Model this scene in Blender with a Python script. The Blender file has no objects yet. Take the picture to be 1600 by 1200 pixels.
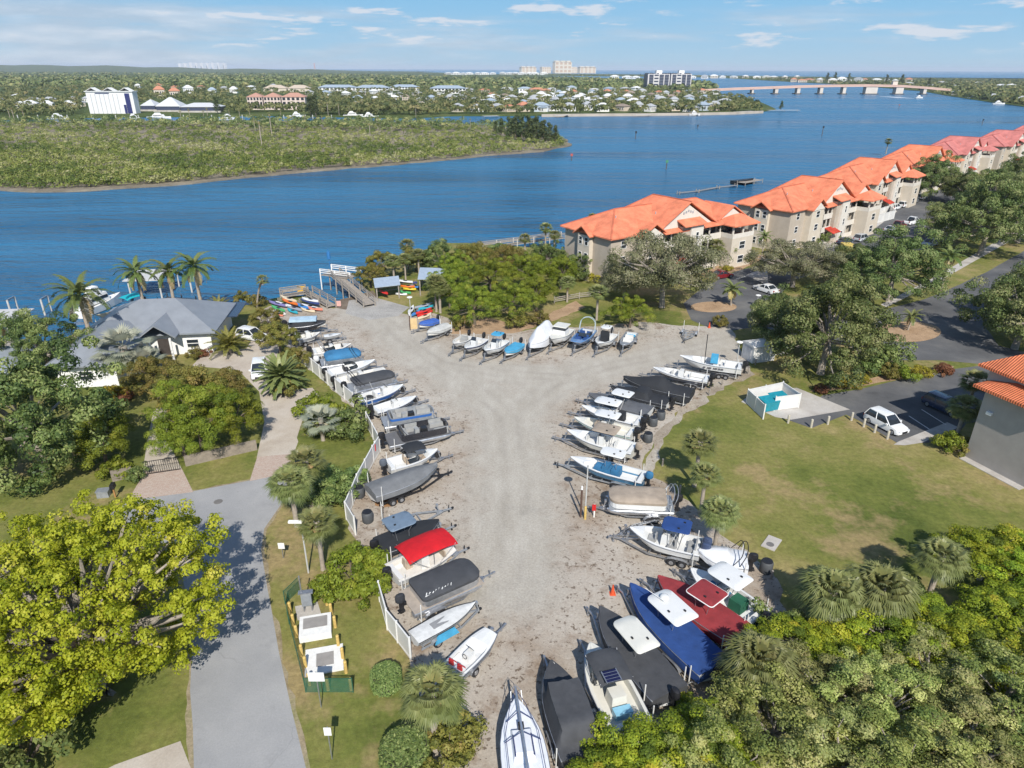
import bpy, bmesh, math, random
import numpy as np
from mathutils import Vector, Matrix
from mathutils.geometry import tessellate_polygon
rnd = random.Random(7)
rng = np.random.default_rng(7)
R = math.radians
SC = bpy.context.scene
COL = SC.collection

# ------------------------------------------------------------------ camera
FPX, PITCH, ROLL, CAMH = 1066.0, R(24.8), R(0.2), 35.0
_f = Vector((0, math.cos(PITCH), -math.sin(PITCH)))
_u = Vector((0, math.sin(PITCH), math.cos(PITCH)))
_r = Vector((1, 0, 0))
CX = _r * math.cos(ROLL) + _u * math.sin(ROLL)
CU = _u * math.cos(ROLL) - _r * math.sin(ROLL)
cd = bpy.data.cameras.new('camera')
cam = bpy.data.objects.new('camera', cd)
COL.objects.link(cam)
cd.sensor_width = 36.0
cd.lens = FPX / 1600 * 36.0
cd.clip_start, cd.clip_end = 0.5, 120000
m = Matrix((CX, CU, -_f)).transposed().to_4x4()
m.translation = (0, 0, CAMH)
cam.matrix_world = m
SC.camera = cam

def G(px, py, z=0.0):
    """world point at height z seen at photo pixel px, py (1600 x 1200)"""
    d = CX * ((px - 800) / FPX) - CU * ((py - 600) / FPX) + _f
    t = (z - CAMH) / d.z
    return Vector((d.x * t, d.y * t, z))

def G2(px, py, z=0.0):
    p = G(px, py, z)
    return (p.x, p.y)

def HT(bx, by, ty, z0=0.0):
    """height above z0 of something standing at base pixel whose top is at pixel row ty"""
    p = G(bx, by, z0)
    d = CX * ((bx - 800) / FPX) - CU * ((ty - 600) / FPX) + _f
    return CAMH + d.z * (p.y / d.y) - z0

# ------------------------------------------------------------------ light
SUN_EL, SUN_AZ = R(42), R(170.5)
sd = Vector((math.sin(SUN_AZ) * math.cos(SUN_EL), math.cos(SUN_AZ) * math.cos(SUN_EL), math.sin(SUN_EL)))
sl = bpy.data.lights.new('sun', 'SUN')
sl.energy, sl.angle, sl.color = 4.2, R(0.53), (1.0, 0.955, 0.88)
so = bpy.data.objects.new('sun', sl)
COL.objects.link(so)
so.rotation_euler = sd.to_track_quat('Z', 'Y').to_euler()
SC.view_settings.view_transform = 'Standard'
SC.view_settings.look = 'None'
SC.view_settings.exposure = 0.5
SC.view_settings.gamma = 1
SC.cycles.max_bounces = 6
SC.cycles.diffuse_bounces = 3
SC.cycles.transparent_max_bounces = 6
SC.cycles.volume_bounces = 0
SC.cycles.use_denoising = True
SC.cycles.sample_clamp_indirect = 6

W = bpy.data.worlds.new('World')
SC.world = W
W.use_nodes = True
nt = W.node_tree
nt.nodes.clear()
def N(t, kind, **kw):
    n = t.nodes.new(kind)
    for k, v in kw.items():
        if k == 'inp':
            for a, b in v.items(): n.inputs[a].default_value = b
        else: setattr(n, k, v)
    return n
def ramp(t, stops, interp='LINEAR'):
    n = t.nodes.new('ShaderNodeValToRGB')
    n.color_ramp.interpolation = interp
    e = n.color_ramp.elements
    while len(e) < len(stops): e.new(0.5)
    for q, (p, c) in zip(e, stops):
        q.position = p
        q.color = (c, c, c, 1) if isinstance(c, (int, float)) else tuple(c) + (1,)
    return n
def mixc(t, fac, a, b, mode='MIX'):
    n = t.nodes.new('ShaderNodeMix')
    n.data_type = 'RGBA'
    n.blend_type = mode
    for sock, v in ((n.inputs[0], fac), (n.inputs[6], a), (n.inputs[7], b)):
        if hasattr(v, 'is_output'): t.links.new(v, sock)
        elif isinstance(v, (int, float)): sock.default_value = v
        else: sock.default_value = tuple(v) + (1,)
    return n.outputs[2]
def math_(t, op, a, b=None, clamp=False):
    n = t.nodes.new('ShaderNodeMath')
    n.operation = op
    n.use_clamp = clamp
    for sock, v in ((n.inputs[0], a), (n.inputs[1], b)):
        if v is None: continue
        if hasattr(v, 'is_output'): t.links.new(v, sock)
        else: sock.default_value = v
    return n.outputs[0]

L = nt.links.new
sky = N(nt, 'ShaderNodeTexSky', sky_type='NISHITA', sun_disc=False, sun_elevation=SUN_EL, sun_rotation=SUN_AZ,
        altitude=30, air_density=1.0, dust_density=0.2, ozone_density=2.0)
hs = N(nt, 'ShaderNodeHueSaturation', inp={'Saturation': 1.1, 'Value': 1.0})
L(sky.outputs[0], hs.inputs['Color'])
tc = N(nt, 'ShaderNodeTexCoord')
sep = N(nt, 'ShaderNodeSeparateXYZ')
L(tc.outputs['Generated'], sep.inputs[0])
# clear blue low sky of the photo, blending into the physical sky higher up
low = ramp(nt, [(0.0, (0.50, 0.72, 0.88)), (0.08, (0.42, 0.69, 0.92)), (0.26, (0.27, 0.61, 0.95))])
L(math_(nt, 'MULTIPLY', sep.outputs['Z'], 2.8, True), low.inputs[0])
lows = mixc(nt, 1.0, low.outputs[0], (5.5, 5.5, 5.5), 'MULTIPLY')
up_ = N(nt, 'ShaderNodeMapRange', inp={'From Min': 0.10, 'From Max': 0.40})
L(sep.outputs['Z'], up_.inputs['Value'])
skb = mixc(nt, up_.outputs[0], lows, hs.outputs[0])
az = math_(nt, 'ARCTAN2', sep.outputs['X'], sep.outputs['Y'])
el = math_(nt, 'ARCSINE', sep.outputs['Z'])
def skynoise(kx, ky, scale, det, loc):
    c = N(nt, 'ShaderNodeCombineXYZ')
    L(math_(nt, 'MULTIPLY', az, kx), c.inputs[0]); L(math_(nt, 'MULTIPLY', el, ky), c.inputs[1])
    c.inputs[2].default_value = loc
    n = N(nt, 'ShaderNodeTexNoise', inp={'Scale': scale, 'Detail': det, 'Roughness': 0.58, 'Distortion': 0.1})
    L(c.outputs[0], n.inputs['Vector'])
    return n.outputs[0]
def smooth(x, a, b):
    m_ = N(nt, 'ShaderNodeMapRange', interpolation_type='SMOOTHSTEP', inp={'From Min': a, 'From Max': b})
    L(x, m_.inputs['Value'])
    return m_.outputs[0]
# small flat puffs
n1 = skynoise(11, 62, 1.0, 7, 2.3)
puff = math_(nt, 'MULTIPLY', smooth(n1, 0.545, 0.66), smooth(el, 0.012, 0.03))
# a broad grey-lilac bank low on the left, broken veils elsewhere
n2 = skynoise(2.6, 24, 1.0, 6, 7.7)
left = N(nt, 'ShaderNodeMapRange', inp={'From Min': 0.05, 'From Max': -0.55, 'To Min': 0.0, 'To Max': 0.30})
L(az, left.inputs['Value'])
lowband = math_(nt, 'SUBTRACT', 1.0, smooth(el, 0.055, 0.085))
bank = math_(nt, 'MULTIPLY', smooth(math_(nt, 'ADD', n2, left.outputs[0]), 0.52, 0.76), lowband)
fac = math_(nt, 'MAXIMUM', math_(nt, 'MULTIPLY', puff, 0.72), math_(nt, 'MULTIPLY', bank, 0.62))
ccr = ramp(nt, [(0.42, (3.4, 3.75, 4.3)), (0.64, (5.1, 5.1, 5.35))])
L(n1, ccr.inputs[0])
skc = mixc(nt, fac, skb, ccr.outputs[0])
bg = N(nt, 'ShaderNodeBackground', inp={'Strength': 0.112})
L(skc, bg.inputs['Color'])
wo = N(nt, 'ShaderNodeOutputWorld')
L(bg.outputs[0], wo.inputs[0])

# ------------------------------------------------------------------ materials
MATS = {}
def newmat(name):
    mt = bpy.data.materials.new(name)
    mt.use_nodes = True
    t = mt.node_tree
    t.nodes.clear()
    o = N(t, 'ShaderNodeOutputMaterial')
    p = N(t, 'ShaderNodeBsdfPrincipled')
    t.links.new(p.outputs[0], o.inputs[0])
    MATS[name] = mt
    return mt, t, p, o
def tex(t, scale, detail=4, rough=0.55, coord='Object', stretch=None, loc=None):
    c = N(t, 'ShaderNodeTexCoord')
    n = N(t, 'ShaderNodeTexNoise', inp={'Scale': scale, 'Detail': detail, 'Roughness': rough})
    if coord == 'World':
        g = N(t, 'ShaderNodeNewGeometry'); src = g.outputs['Position']
    else: src = c.outputs[coord]
    if stretch or loc:
        mp = N(t, 'ShaderNodeMapping', inp={'Scale': stretch or (1, 1, 1), 'Location': loc or (0, 0, 0)})
        t.links.new(src, mp.inputs[0]); src = mp.outputs[0]
    t.links.new(src, n.inputs['Vector'])
    return n.outputs[0]
def M(name, col=None, rough=0.55, var=0.16, scale=2.0, metal=0.0, bump=0.0, bscale=20.0, spec=0.4, coat=0.0, objvar=0.0):
    """plain surface: mottled colour, a little dirt, optional bump"""
    if name in MATS: return MATS[name]
    mt, t, p, o = newmat(name)
    c = Vector(col)
    n = tex(t, scale, 5, 0.62)
    r_ = ramp(t, [(0.3, 0.0), (0.7, 1.0)])
    t.links.new(n, r_.inputs[0])
    base = mixc(t, r_.outputs[0], tuple(c * (1 - var)), tuple(min(1, x) for x in c * (1 + var * 0.6)))
    if objvar:
        oi = N(t, 'ShaderNodeObjectInfo')
        h = N(t, 'ShaderNodeHueSaturation')
        t.links.new(math_(t, 'ADD', math_(t, 'MULTIPLY', oi.outputs['Random'], objvar), 1 - objvar / 2), h.inputs['Value'])
        t.links.new(base, h.inputs['Color'])
        base = h.outputs[0]
    t.links.new(base, p.inputs['Base Color'])
    rr = math_(t, 'ADD', math_(t, 'MULTIPLY', n, 0.25), rough - 0.12, True)
    t.links.new(rr, p.inputs['Roughness'])
    p.inputs['Metallic'].default_value = metal
    p.inputs['Specular IOR Level'].default_value = spec
    p.inputs['Coat Weight'].default_value = coat
    p.inputs['Coat Roughness'].default_value = 0.08
    if bump:
        b = N(t, 'ShaderNodeBump', inp={'Strength': bump, 'Distance': 0.05})
        t.links.new(tex(t, bscale, 4), b.inputs['Height'])
        t.links.new(b.outputs[0], p.inputs['Normal'])
    return mt
def leafmat(name, cols, trans=0.35, rough=0.55):
    """leaves: hue per leaf from the face attribute tone"""
    mt, t, p, o = newmat(name)
    a = N(t, 'ShaderNodeAttribute', attribute_name='tone')
    k = len(cols)
    r_ = ramp(t, [(i / (k - 1), c) for i, c in enumerate(cols)])
    t.links.new(a.outputs['Fac'], r_.inputs[0])
    oi = N(t, 'ShaderNodeObjectInfo')
    h = N(t, 'ShaderNodeHueSaturation')
    t.links.new(math_(t, 'ADD', math_(t, 'MULTIPLY', oi.outputs['Random'], 0.3), 0.85), h.inputs['Value'])
    t.links.new(math_(t, 'ADD', math_(t, 'MULTIPLY', oi.outputs['Random'], 0.03), 0.485), h.inputs['Hue'])
    t.links.new(r_.outputs[0], h.inputs['Color'])
    t.links.new(h.outputs[0], p.inputs['Base Color'])
    p.inputs['Roughness'].default_value = rough
    p.inputs['Specular IOR Level'].default_value = 0.25
    tr = N(t, 'ShaderNodeBsdfTranslucent')
    t.links.new(h.outputs[0], tr.inputs[0])
    ms = N(t, 'ShaderNodeMixShader', inp={0: trans})
    t.links.new(p.outputs[0], ms.inputs[1]); t.links.new(tr.outputs[0], ms.inputs[2])
    t.links.new(ms.outputs[0], o.inputs[0])
    return mt
def groundmat(name, cols, scale, speck=None, fine=3.0, fcon=1.0, bump=0.3, bscale=8.0, rough=0.95, patch=None, cracks=0.0):
    """ground sheet in world coordinates: cols = ramp over broad noise, speck = (colour, scale, threshold), patch = (colour, scale, threshold)"""
    mt, t, p, o = newmat(name)
    k = len(cols)
    n = tex(t, scale, 6, 0.65, 'World')
    r_ = ramp(t, [(0.34 + 0.32 * i / (k - 1), c) for i, c in enumerate(cols)])
    t.links.new(n, r_.inputs[0])
    c = r_.outputs[0]
    if patch:
        n3 = tex(t, patch[1], 5, 0.7, 'World', loc=(13, 7, 3))
        r3 = ramp(t, [(patch[2], 0.0), (patch[2] + 0.12, 1.0)])
        t.links.new(n3, r3.inputs[0])
        c = mixc(t, math_(t, 'MULTIPLY', r3.outputs[0], 0.8), c, patch[0])
    f = tex(t, fine, 5, 0.75, 'World')
    fr = ramp(t, [(0.25, 1 - 0.38 * fcon), (0.75, 1 + 0.32 * fcon)])
    t.links.new(f, fr.inputs[0])
    c = mixc(t, 1.0, c, fr.outputs[0], 'MULTIPLY')
    if speck:
        s = tex(t, speck[1], 3, 0.7, 'World', loc=(5, 9, 1))
        sr = ramp(t, [(speck[2], 0.0), (speck[2] + 0.05, 1.0)])
        t.links.new(s, sr.inputs[0])
        c = mixc(t, sr.outputs[0], c, speck[0])
    if cracks:
        g = N(t, 'ShaderNodeNewGeometry'); ad = N(t, 'ShaderNodeVectorMath', operation='ADD')
        nz = N(t, 'ShaderNodeTexNoise', inp={'Scale': 0.5, 'Detail': 4}); t.links.new(g.outputs['Position'], nz.inputs['Vector'])
        t.links.new(g.outputs['Position'], ad.inputs[0]); t.links.new(nz.outputs['Color'], ad.inputs[1])
        v_ = N(t, 'ShaderNodeTexVoronoi', feature='DISTANCE_TO_EDGE', inp={'Scale': cracks}); t.links.new(ad.outputs[0], v_.inputs['Vector'])
        vr = ramp(t, [(0.004, 0.86), (0.011, 1.0)]); t.links.new(v_.outputs['Distance'], vr.inputs[0])
        ms_ = ramp(t, [(0.52, 0.0), (0.62, 1.0)]); t.links.new(tex(t, 0.09, 3, 0.6, 'World', loc=(2, 8, 5)), ms_.inputs[0])
        c = mixc(t, ms_.outputs[0], c, mixc(t, 1.0, c, vr.outputs[0], 'MULTIPLY'))
        so_ = ramp(t, [(0.58, 1.0), (0.76, 0.80)]); t.links.new(tex(t, 0.35, 4, 0.7, 'World', loc=(17, 3, 9)), so_.inputs[0])
        c = mixc(t, 1.0, c, so_.outputs[0], 'MULTIPLY')
    t.links.new(c, p.inputs['Base Color'])
    p.inputs['Roughness'].default_value = rough
    p.inputs['Specular IOR Level'].default_value = 0.15
    if bump:
        b = N(t, 'ShaderNodeBump', inp={'Strength': bump, 'Distance': 0.06})
        t.links.new(tex(t, bscale, 5, 0.7, 'World'), b.inputs['Height'])
        t.links.new(b.outputs[0], p.inputs['Normal'])
    return mt

# ------------------------------------------------------------------ mesh helpers
class MB:
    def __init__(s): s.v = []; s.f = []; s.mi = []; s.M = Matrix(); s.k = 0
    def add(s, vs, fs, mi=None):
        b = len(s.v)
        s.v += [tuple(s.M @ Vector(q)) for q in vs]
        s.f += [tuple(b + i for i in q) for q in fs]
        s.mi += [s.k if mi is None else mi] * len(fs)
        return s
    def box(s, x0, x1, y0, y1, z0, z1, mi=None, tx=0.0, ty=0.0):
        """tx, ty: the top is that much smaller on each side"""
        v = [(x0, y0, z0), (x1, y0, z0), (x1, y1, z0), (x0, y1, z0),
             (x0 + tx, y0 + ty, z1), (x1 - tx, y0 + ty, z1), (x1 - tx, y1 - ty, z1), (x0 + tx, y1 - ty, z1)]
        return s.add(v, [(3, 2, 1, 0), (4, 5, 6, 7), (0, 1, 5, 4), (1, 2, 6, 5), (2, 3, 7, 6), (3, 0, 4, 7)], mi)
    def bar(s, a, b, w, h=None, mi=None):
        a, b = Vector(a), Vector(b)
        h = h or w
        d = (b - a).normalized()
        sx = d.cross(Vector((0, 0, 1)))
        sx = Vector((1, 0, 0)) if sx.length < 1e-4 else sx.normalized()
        sy = sx.cross(d)
        q = []
        for p in (a, b):
            for i, j in ((-1, -1), (1, -1), (1, 1), (-1, 1)): q.append(p + sx * (i * w / 2) + sy * (j * h / 2))
        return s.add(q, [(3, 2, 1, 0), (4, 5, 6, 7), (0, 1, 5, 4), (1, 2, 6, 5), (2, 3, 7, 6), (3, 0, 4, 7)], mi)
    def tube(s, pts, rad, n=8, mi=None):
        pts = [Vector(p) for p in pts]
        if not hasattr(rad, '__len__'): rad = [rad] * len(pts)
        rings = []
        for i, p in enumerate(pts):
            d = (pts[min(i + 1, len(pts) - 1)] - pts[max(i - 1, 0)]).normalized()
            sx = d.cross(Vector((0.013, 0.999, 0.03)) if abs(d.z) > 0.8 else Vector((0, 0, 1))).normalized()
            sy = sx.cross(d)
            rings.append([p + (sx * math.cos(2 * math.pi * j / n) + sy * math.sin(2 * math.pi * j / n)) * rad[i] for j in range(n)])
        return s.loft(rings, mi=mi)
    def loft(s, rings, closed=True, caps=True, mi=None):
        n = len(rings[0]); v = [p for r in rings for p in r]; f = []
        for i in range(len(rings) - 1):
            for j in range(n if closed else n - 1):
                k = (j + 1) % n
                f.append((i * n + j, i * n + k, (i + 1) * n + k, (i + 1) * n + j))
        if caps and closed:
            f.append(tuple(range(n))[::-1]); f.append(tuple((len(rings) - 1) * n + j for j in range(n)))
        return s.add(v, f, mi)
    def prism(s, poly, z0, z1, mi=None):
        n = len(poly)
        v = [(x, y, z0) for x, y in poly] + [(x, y, z1) for x, y in poly]
        f = [tuple(range(n))[::-1], tuple(range(n, 2 * n))] + [(i, (i + 1) % n, n + (i + 1) % n, n + i) for i in range(n)]
        return s.add(v, f, mi)
    def ball(s, c, rx, ry, rz, n=10, mi=None):
        rings = []
        for i in range(1, n // 2 + 1):
            a = math.pi * i / (n // 2 + 1)
            rings.append([(c[0] + rx * math.sin(a) * math.cos(2 * math.pi * j / n), c[1] + ry * math.sin(a) * math.sin(2 * math.pi * j / n), c[2] - rz * math.cos(a)) for j in range(n)])
        return s.loft(rings, mi=mi)
    def build(s, name, mats, parent=None, smooth=False, loc=None):
        me = bpy.data.meshes.new(name)
        me.from_pydata(s.v, [], s.f)
        if not isinstance(mats, (list, tuple)): mats = [mats]
        for q in mats: me.materials.append(q)
        if len(mats) > 1: me.polygons.foreach_set('material_index', s.mi)
        if smooth:
            me.polygons.foreach_set('use_smooth', [True] * len(s.f))
            me.set_sharp_from_angle(angle=R(42))
        me.update()
        o = bpy.data.objects.new(name, me)
        COL.objects.link(o)
        if parent: o.parent = parent
        if loc: o.location = loc
        return o
def T(x=0, y=0, z=0, rz=0): return Matrix.Translation((x, y, z)) @ Matrix.Rotation(rz, 4, 'Z')
def tag(o, label, cat, group=None):
    o['label'] = label; o['category'] = cat
    if group: o['group'] = group
    return o
def thing(name, label, cat, loc=(0, 0, 0), rz=0.0, group=None):
    o = bpy.data.objects.new(name, None)
    COL.objects.link(o)
    o.empty_display_size = 0.3
    o.location = loc; o.rotation_euler = (0, 0, rz)
    return tag(o, label, cat, group)
KIDS = {}
def kids(o):
    return KIDS.setdefault(o.name, list(o.children))
def dup(o, loc, rz=0.0, sc=None, label=None, group=None, parent=None):
    c = o.copy()
    COL.objects.link(c)
    if parent is None:
        c.location = loc; c.rotation_euler = (0, 0, rz)
        if sc: c.scale = sc if hasattr(sc, '__len__') else (sc,) * 3
        if label: c['label'] = label
        if group: c['group'] = group
        elif 'group' in c.keys() and group is not None: del c['group']
    else: c.parent = parent
    for ch in kids(o): dup(ch, None, parent=c)
    return c
def struct(o):
    o['kind'] = 'structure'; return o
def stuff(o, label, cat):
    o['kind'] = 'stuff'; return tag(o, label, cat)
def wob(poly, step, amp, seed=0, closed=True):
    """subdivide an outline and make it wander like an unkept edge"""
    out = []; n = len(poly); q = random.Random(seed)
    for i in range(n if closed else n - 1):
        a, b = Vector(poly[i][:2]), Vector(poly[(i + 1) % n][:2])
        d = b - a; k = max(1, int(d.length / step)); nn = Vector((-d.y, d.x)).normalized()
        for j in range(k):
            p = a + d * (j / k) + nn * (q.uniform(-amp, amp) if j else 0)
            out.append((p.x, p.y))
    if not closed: out.append(tuple(poly[-1][:2]))
    return out
def sheet(name, poly, z, mat, fine=None, depth=None):
    """flat ground piece; fine = longest edge wanted; depth = how far its sides go down"""
    bm = bmesh.new()
    vs = [bm.verts.new((p[0], p[1], z)) for p in poly]
    fc = bm.faces.new(vs)
    if fc.normal.z < 0 or sum((poly[i][0] * poly[(i + 1) % len(poly)][1] - poly[(i + 1) % len(poly)][0] * poly[i][1]) for i in range(len(poly))) < 0: bmesh.ops.reverse_faces(bm, faces=[fc])
    bmesh.ops.triangulate(bm, faces=bm.faces[:])
    if fine:
        for _ in range(12):
            e = [q for q in bm.edges if q.calc_length() > fine]
            if not e: break
            bmesh.ops.subdivide_edges(bm, edges=e, cuts=1)
            bmesh.ops.triangulate(bm, faces=[q for q in bm.faces if len(q.verts) > 3])
    if depth:
        be = [q for q in bm.edges if q.is_boundary]
        r_ = bmesh.ops.extrude_edge_only(bm, edges=be)
        for q in r_['geom']:
            if isinstance(q, bmesh.types.BMVert): q.co.z -= depth
    me = bpy.data.meshes.new(name)
    bm.to_mesh(me); bm.free()
    me.materials.append(mat)
    o = bpy.data.objects.new(name, me)
    COL.objects.link(o)
    return struct(o)
def quads_mesh(name, V, tone, mat, k=4):
    """V: (n, k, 3) separate k-gons, tone: (n,) face attribute"""
    n = len(V)
    me = bpy.data.meshes.new(name)
    me.vertices.add(n * k); me.loops.add(n * k); me.polygons.add(n)
    me.vertices.foreach_set('co', np.ascontiguousarray(V, dtype=np.float32).ravel())
    me.loops.foreach_set('vertex_index', np.arange(n * k, dtype=np.int32))
    me.polygons.foreach_set('loop_start', np.arange(0, n * k, k, dtype=np.int32))
    a = me.attributes.new('tone', 'FLOAT', 'FACE')
    a.data.foreach_set('value', np.clip(tone, 0, 1).astype(np.float32))
    me.materials.append(mat)
    me.update(calc_edges=True)
    return me
def link(name, me, parent=None):
    o = bpy.data.objects.new(name, me)
    COL.objects.link(o)
    if parent: o.parent = parent
    return o
# ================================================================== setting: water, land, roads
def wave_water():
    mt, t, p, o = newmat('water')
    p.inputs['Base Color'].default_value = (0.006, 0.055, 0.135, 1)
    p.inputs['Roughness'].default_value = 0.16
    p.inputs['IOR'].default_value = 1.33
    p.inputs['Specular IOR Level'].default_value = 0.30
    g = N(t, 'ShaderNodeNewGeometry')
    def wv(sx, sy, rot, sc, det):
        mp = N(t, 'ShaderNodeMapping', inp={'Scale': (sx, sy, 1), 'Rotation': (0, 0, rot)})
        t.links.new(g.outputs['Position'], mp.inputs[0])
        n = N(t, 'ShaderNodeTexNoise', inp={'Scale': sc, 'Detail': det, 'Roughness': 0.6, 'Distortion': 0.4})
        t.links.new(mp.outputs[0], n.inputs['Vector'])
        return n.outputs[0]
    big = wv(0.35, 1.0, R(12), 0.05, 4)
    mid = wv(0.30, 1.0, R(-16), 0.16, 4)
    sml = wv(0.45, 1.0, R(8), 0.9, 3)
    h = math_(t, 'ADD', math_(t, 'MULTIPLY', mid, 1.7), math_(t, 'MULTIPLY', sml, 0.4))
    h = math_(t, 'ADD', h, math_(t, 'MULTIPLY', big, 2.2))
    b = N(t, 'ShaderNodeBump', inp={'Strength': 0.9, 'Distance': 2.2})
    t.links.new(h, b.inputs['Height'])
    t.links.new(b.outputs[0], p.inputs['Normal'])
    # broad wind lanes: rougher and smoother water
    lane = wv(0.12, 1.0, R(9), 0.014, 3)
    rr = ramp(t, [(0.35, 0.10), (0.65, 0.34)])
    t.links.new(lane, rr.inputs[0])
    t.links.new(rr.outputs[0], p.inputs['Roughness'])
    lc = ramp(t, [(0.35, (0.008, 0.070, 0.160)), (0.65, (0.032, 0.150, 0.275))])
    t.links.new(lane, lc.inputs[0])
    t.links.new(lc.outputs[0], p.inputs['Base Color'])
    return mt
mb = MB()
S_ = 34000
mb.add([(-S_, -500, -1), (S_, -500, -1), (S_, S_, -1), (-S_, S_, -1)], [(0, 1, 2, 3)])
struct(mb.build('water', wave_water()))

grass = groundmat('lawn_grass', [(0.078, 0.100, 0.021), (0.132, 0.148, 0.034), (0.190, 0.180, 0.054), (0.275, 0.225, 0.094)], 0.075, fine=2.2,
                  patch=((0.29, 0.215, 0.105), 0.13, 0.52), bump=0.6, bscale=6)
px = lambda pts, z=0.0: [G2(a, b, z) for a, b in pts]
shore_px = [(-500, 640), (0, 552), (60, 545), (150, 505), (230, 492), (330, 486), (400, 474), (428, 466), (450, 462), (500, 463), (522, 480), (540, 474), (562, 470),
            (580, 455), (562, 440), (580, 420), (620, 402), (680, 386)]
shore_w = [(-17, 151), (0, 148), (14, 143), (30, 152), (46, 164), (62, 178), (80, 196), (98, 222), (107, 238), (130, 260), (139, 268), (162, 292), (177, 298), (199, 320), (214, 334), (237, 358), (300, 440), (460, 620), (900, 1000), (2500, 1000), (2500, -400), (-900, -400), (-900, 98)]
land = wob(px(shore_px) + shore_w[:18], 3.0, 0.5, 3, closed=False) + shore_w[18:]
struct(sheet('ground', land, 0, grass, depth=3))

sandy = groundmat('sandy_yard', [(0.25, 0.205, 0.155), (0.34, 0.295, 0.235), (0.42, 0.385, 0.325)], 0.22, speck=((0.085, 0.05, 0.028), 1.7, 0.63), fine=5.0, bump=0.6, bscale=5,
                  patch=((0.235, 0.155, 0.095), 0.20, 0.60))
# packed pale gravel along the wheel tracks: mask stored on the vertices, broken up by noise
def yard_mat():
    mt, t, p, o = newmat('yard_gravel')
    a = N(t, 'ShaderNodeAttribute', attribute_name='track')
    n = tex(t, 0.35, 6, 0.7, 'World')
    k = math_(t, 'ADD', a.outputs['Fac'], math_(t, 'MULTIPLY', math_(t, 'SUBTRACT', n, 0.5), 1.1))
    kr = ramp(t, [(0.30, 0.0), (0.78, 1.0)])
    t.links.new(k, kr.inputs[0])
    broad = tex(t, 0.16, 5, 0.65, 'World', loc=(9, 2, 4))
    base = ramp(t, [(0.32, (0.285, 0.228, 0.172)), (0.47, (0.370, 0.322, 0.265)), (0.68, (0.425, 0.385, 0.330))])
    t.links.new(broad, base.inputs[0])
    litter = tex(t, 0.42, 5, 0.72, 'World', loc=(3, 31, 0))
    lr = ramp(t, [(0.53, 0.0), (0.66, 1.0)])
    t.links.new(litter, lr.inputs[0])
    c = mixc(t, math_(t, 'MULTIPLY', lr.outputs[0], 0.6), base.outputs[0], (0.155, 0.095, 0.055))
    sp = tex(t, 2.6, 3, 0.75, 'World', loc=(5, 9, 1))
    sr = ramp(t, [(0.585, 0.0), (0.63, 1.0)])
    t.links.new(sp, sr.inputs[0])
    c = mixc(t, math_(t, 'MULTIPLY', sr.outputs[0], 0.75), c, (0.085, 0.055, 0.035))
    trk = ramp(t, [(0.3, (0.330, 0.298, 0.247)), (0.5, (0.380, 0.348, 0.295)), (0.7, (0.43, 0.398, 0.342))])
    tn = tex(t, 0.5, 6, 0.7, 'World', stretch=(1, 0.35, 1))
    t.links.new(tn, trk.inputs[0])
    c = mixc(t, kr.outputs[0], c, trk.outputs[0])
    ru = N(t, 'ShaderNodeAttribute', attribute_name='ruts')
    rn_ = ramp(t, [(0.40, 0.0), (0.62, 1.0)]); t.links.new(tex(t, 0.22, 5, 0.7, 'World', loc=(7, 7, 7)), rn_.inputs[0])
    c = mixc(t, math_(t, 'MULTIPLY', math_(t, 'MULTIPLY', ru.outputs['Fac'], rn_.outputs[0]), 0.45), c, (0.27, 0.245, 0.21))
    pud = ramp(t, [(0.63, 0.0), (0.70, 1.0)]); t.links.new(tex(t, 0.13, 4, 0.6, 'World', loc=(41, 3, 2)), pud.inputs[0])
    c = mixc(t, math_(t, 'MULTIPLY', pud.outputs[0], 0.35), c, (0.27, 0.25, 0.215))
    f = tex(t, 5.5, 4, 0.8, 'World')
    fr = ramp(t, [(0.25, 0.74), (0.75, 1.22)])
    t.links.new(f, fr.inputs[0])
    c = mixc(t, 1.0, c, fr.outputs[0], 'MULTIPLY')
    t.links.new(c, p.inputs['Base Color'])
    p.inputs['Roughness'].default_value = 0.95
    p.inputs['Specular IOR Level'].default_value = 0.12
    b = N(t, 'ShaderNodeBump', inp={'Strength': 0.5, 'Distance': 0.06})
    t.links.new(tex(t, 4, 6, 0.75, 'World'), b.inputs['Height'])
    t.links.new(b.outputs[0], p.inputs['Normal'])
    return mt
yard_px = [(522, 482), (560, 473), (590, 474), (622, 486), (640, 492), (668, 488), (700, 497), (708, 516), (745, 512), (800, 519), (870, 512), (930, 510), (1000, 503), (1050, 508), (1140, 512), (1152, 535),
           (1170, 562), (1172, 580), (1110, 600), (1064, 640), (1022, 690), (1004, 735), (1035, 752), (1088, 795), (1125, 835), (1168, 860), (1215, 905), (1240, 1000), (1160, 1060), (1100, 1120), (1060, 1200), (1010, 1450),
           (720, 1450), (676, 1200), (668, 1120), (640, 1030), (606, 985), (596, 940), (588, 880), (552, 838), (540, 800), (560, 745), (592, 700), (574, 664), (545, 632), (480, 572), (445, 540), (440, 515), (398, 498), (404, 486), (430, 476), (500, 474)]
yard = sheet('boat_yard_ground', wob(px(yard_px), 1.2, 0.35, 5), 0.012, yard_mat(), fine=0.75)
tracks = [px([(555, 478), (600, 500), (650, 545), (720, 590), (795, 650), (806, 760), (800, 860), (794, 905)]), px([(795, 650), (860, 600), (950, 572), (1050, 552), (1145, 530)]), px([(690, 570), (780, 583), (880, 590)])]
co = np.zeros(len(yard.data.vertices) * 3); yard.data.vertices.foreach_get('co', co); co = co.reshape(-1, 3)[:, :2]
dmin = np.full(len(co), 1e9)
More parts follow.
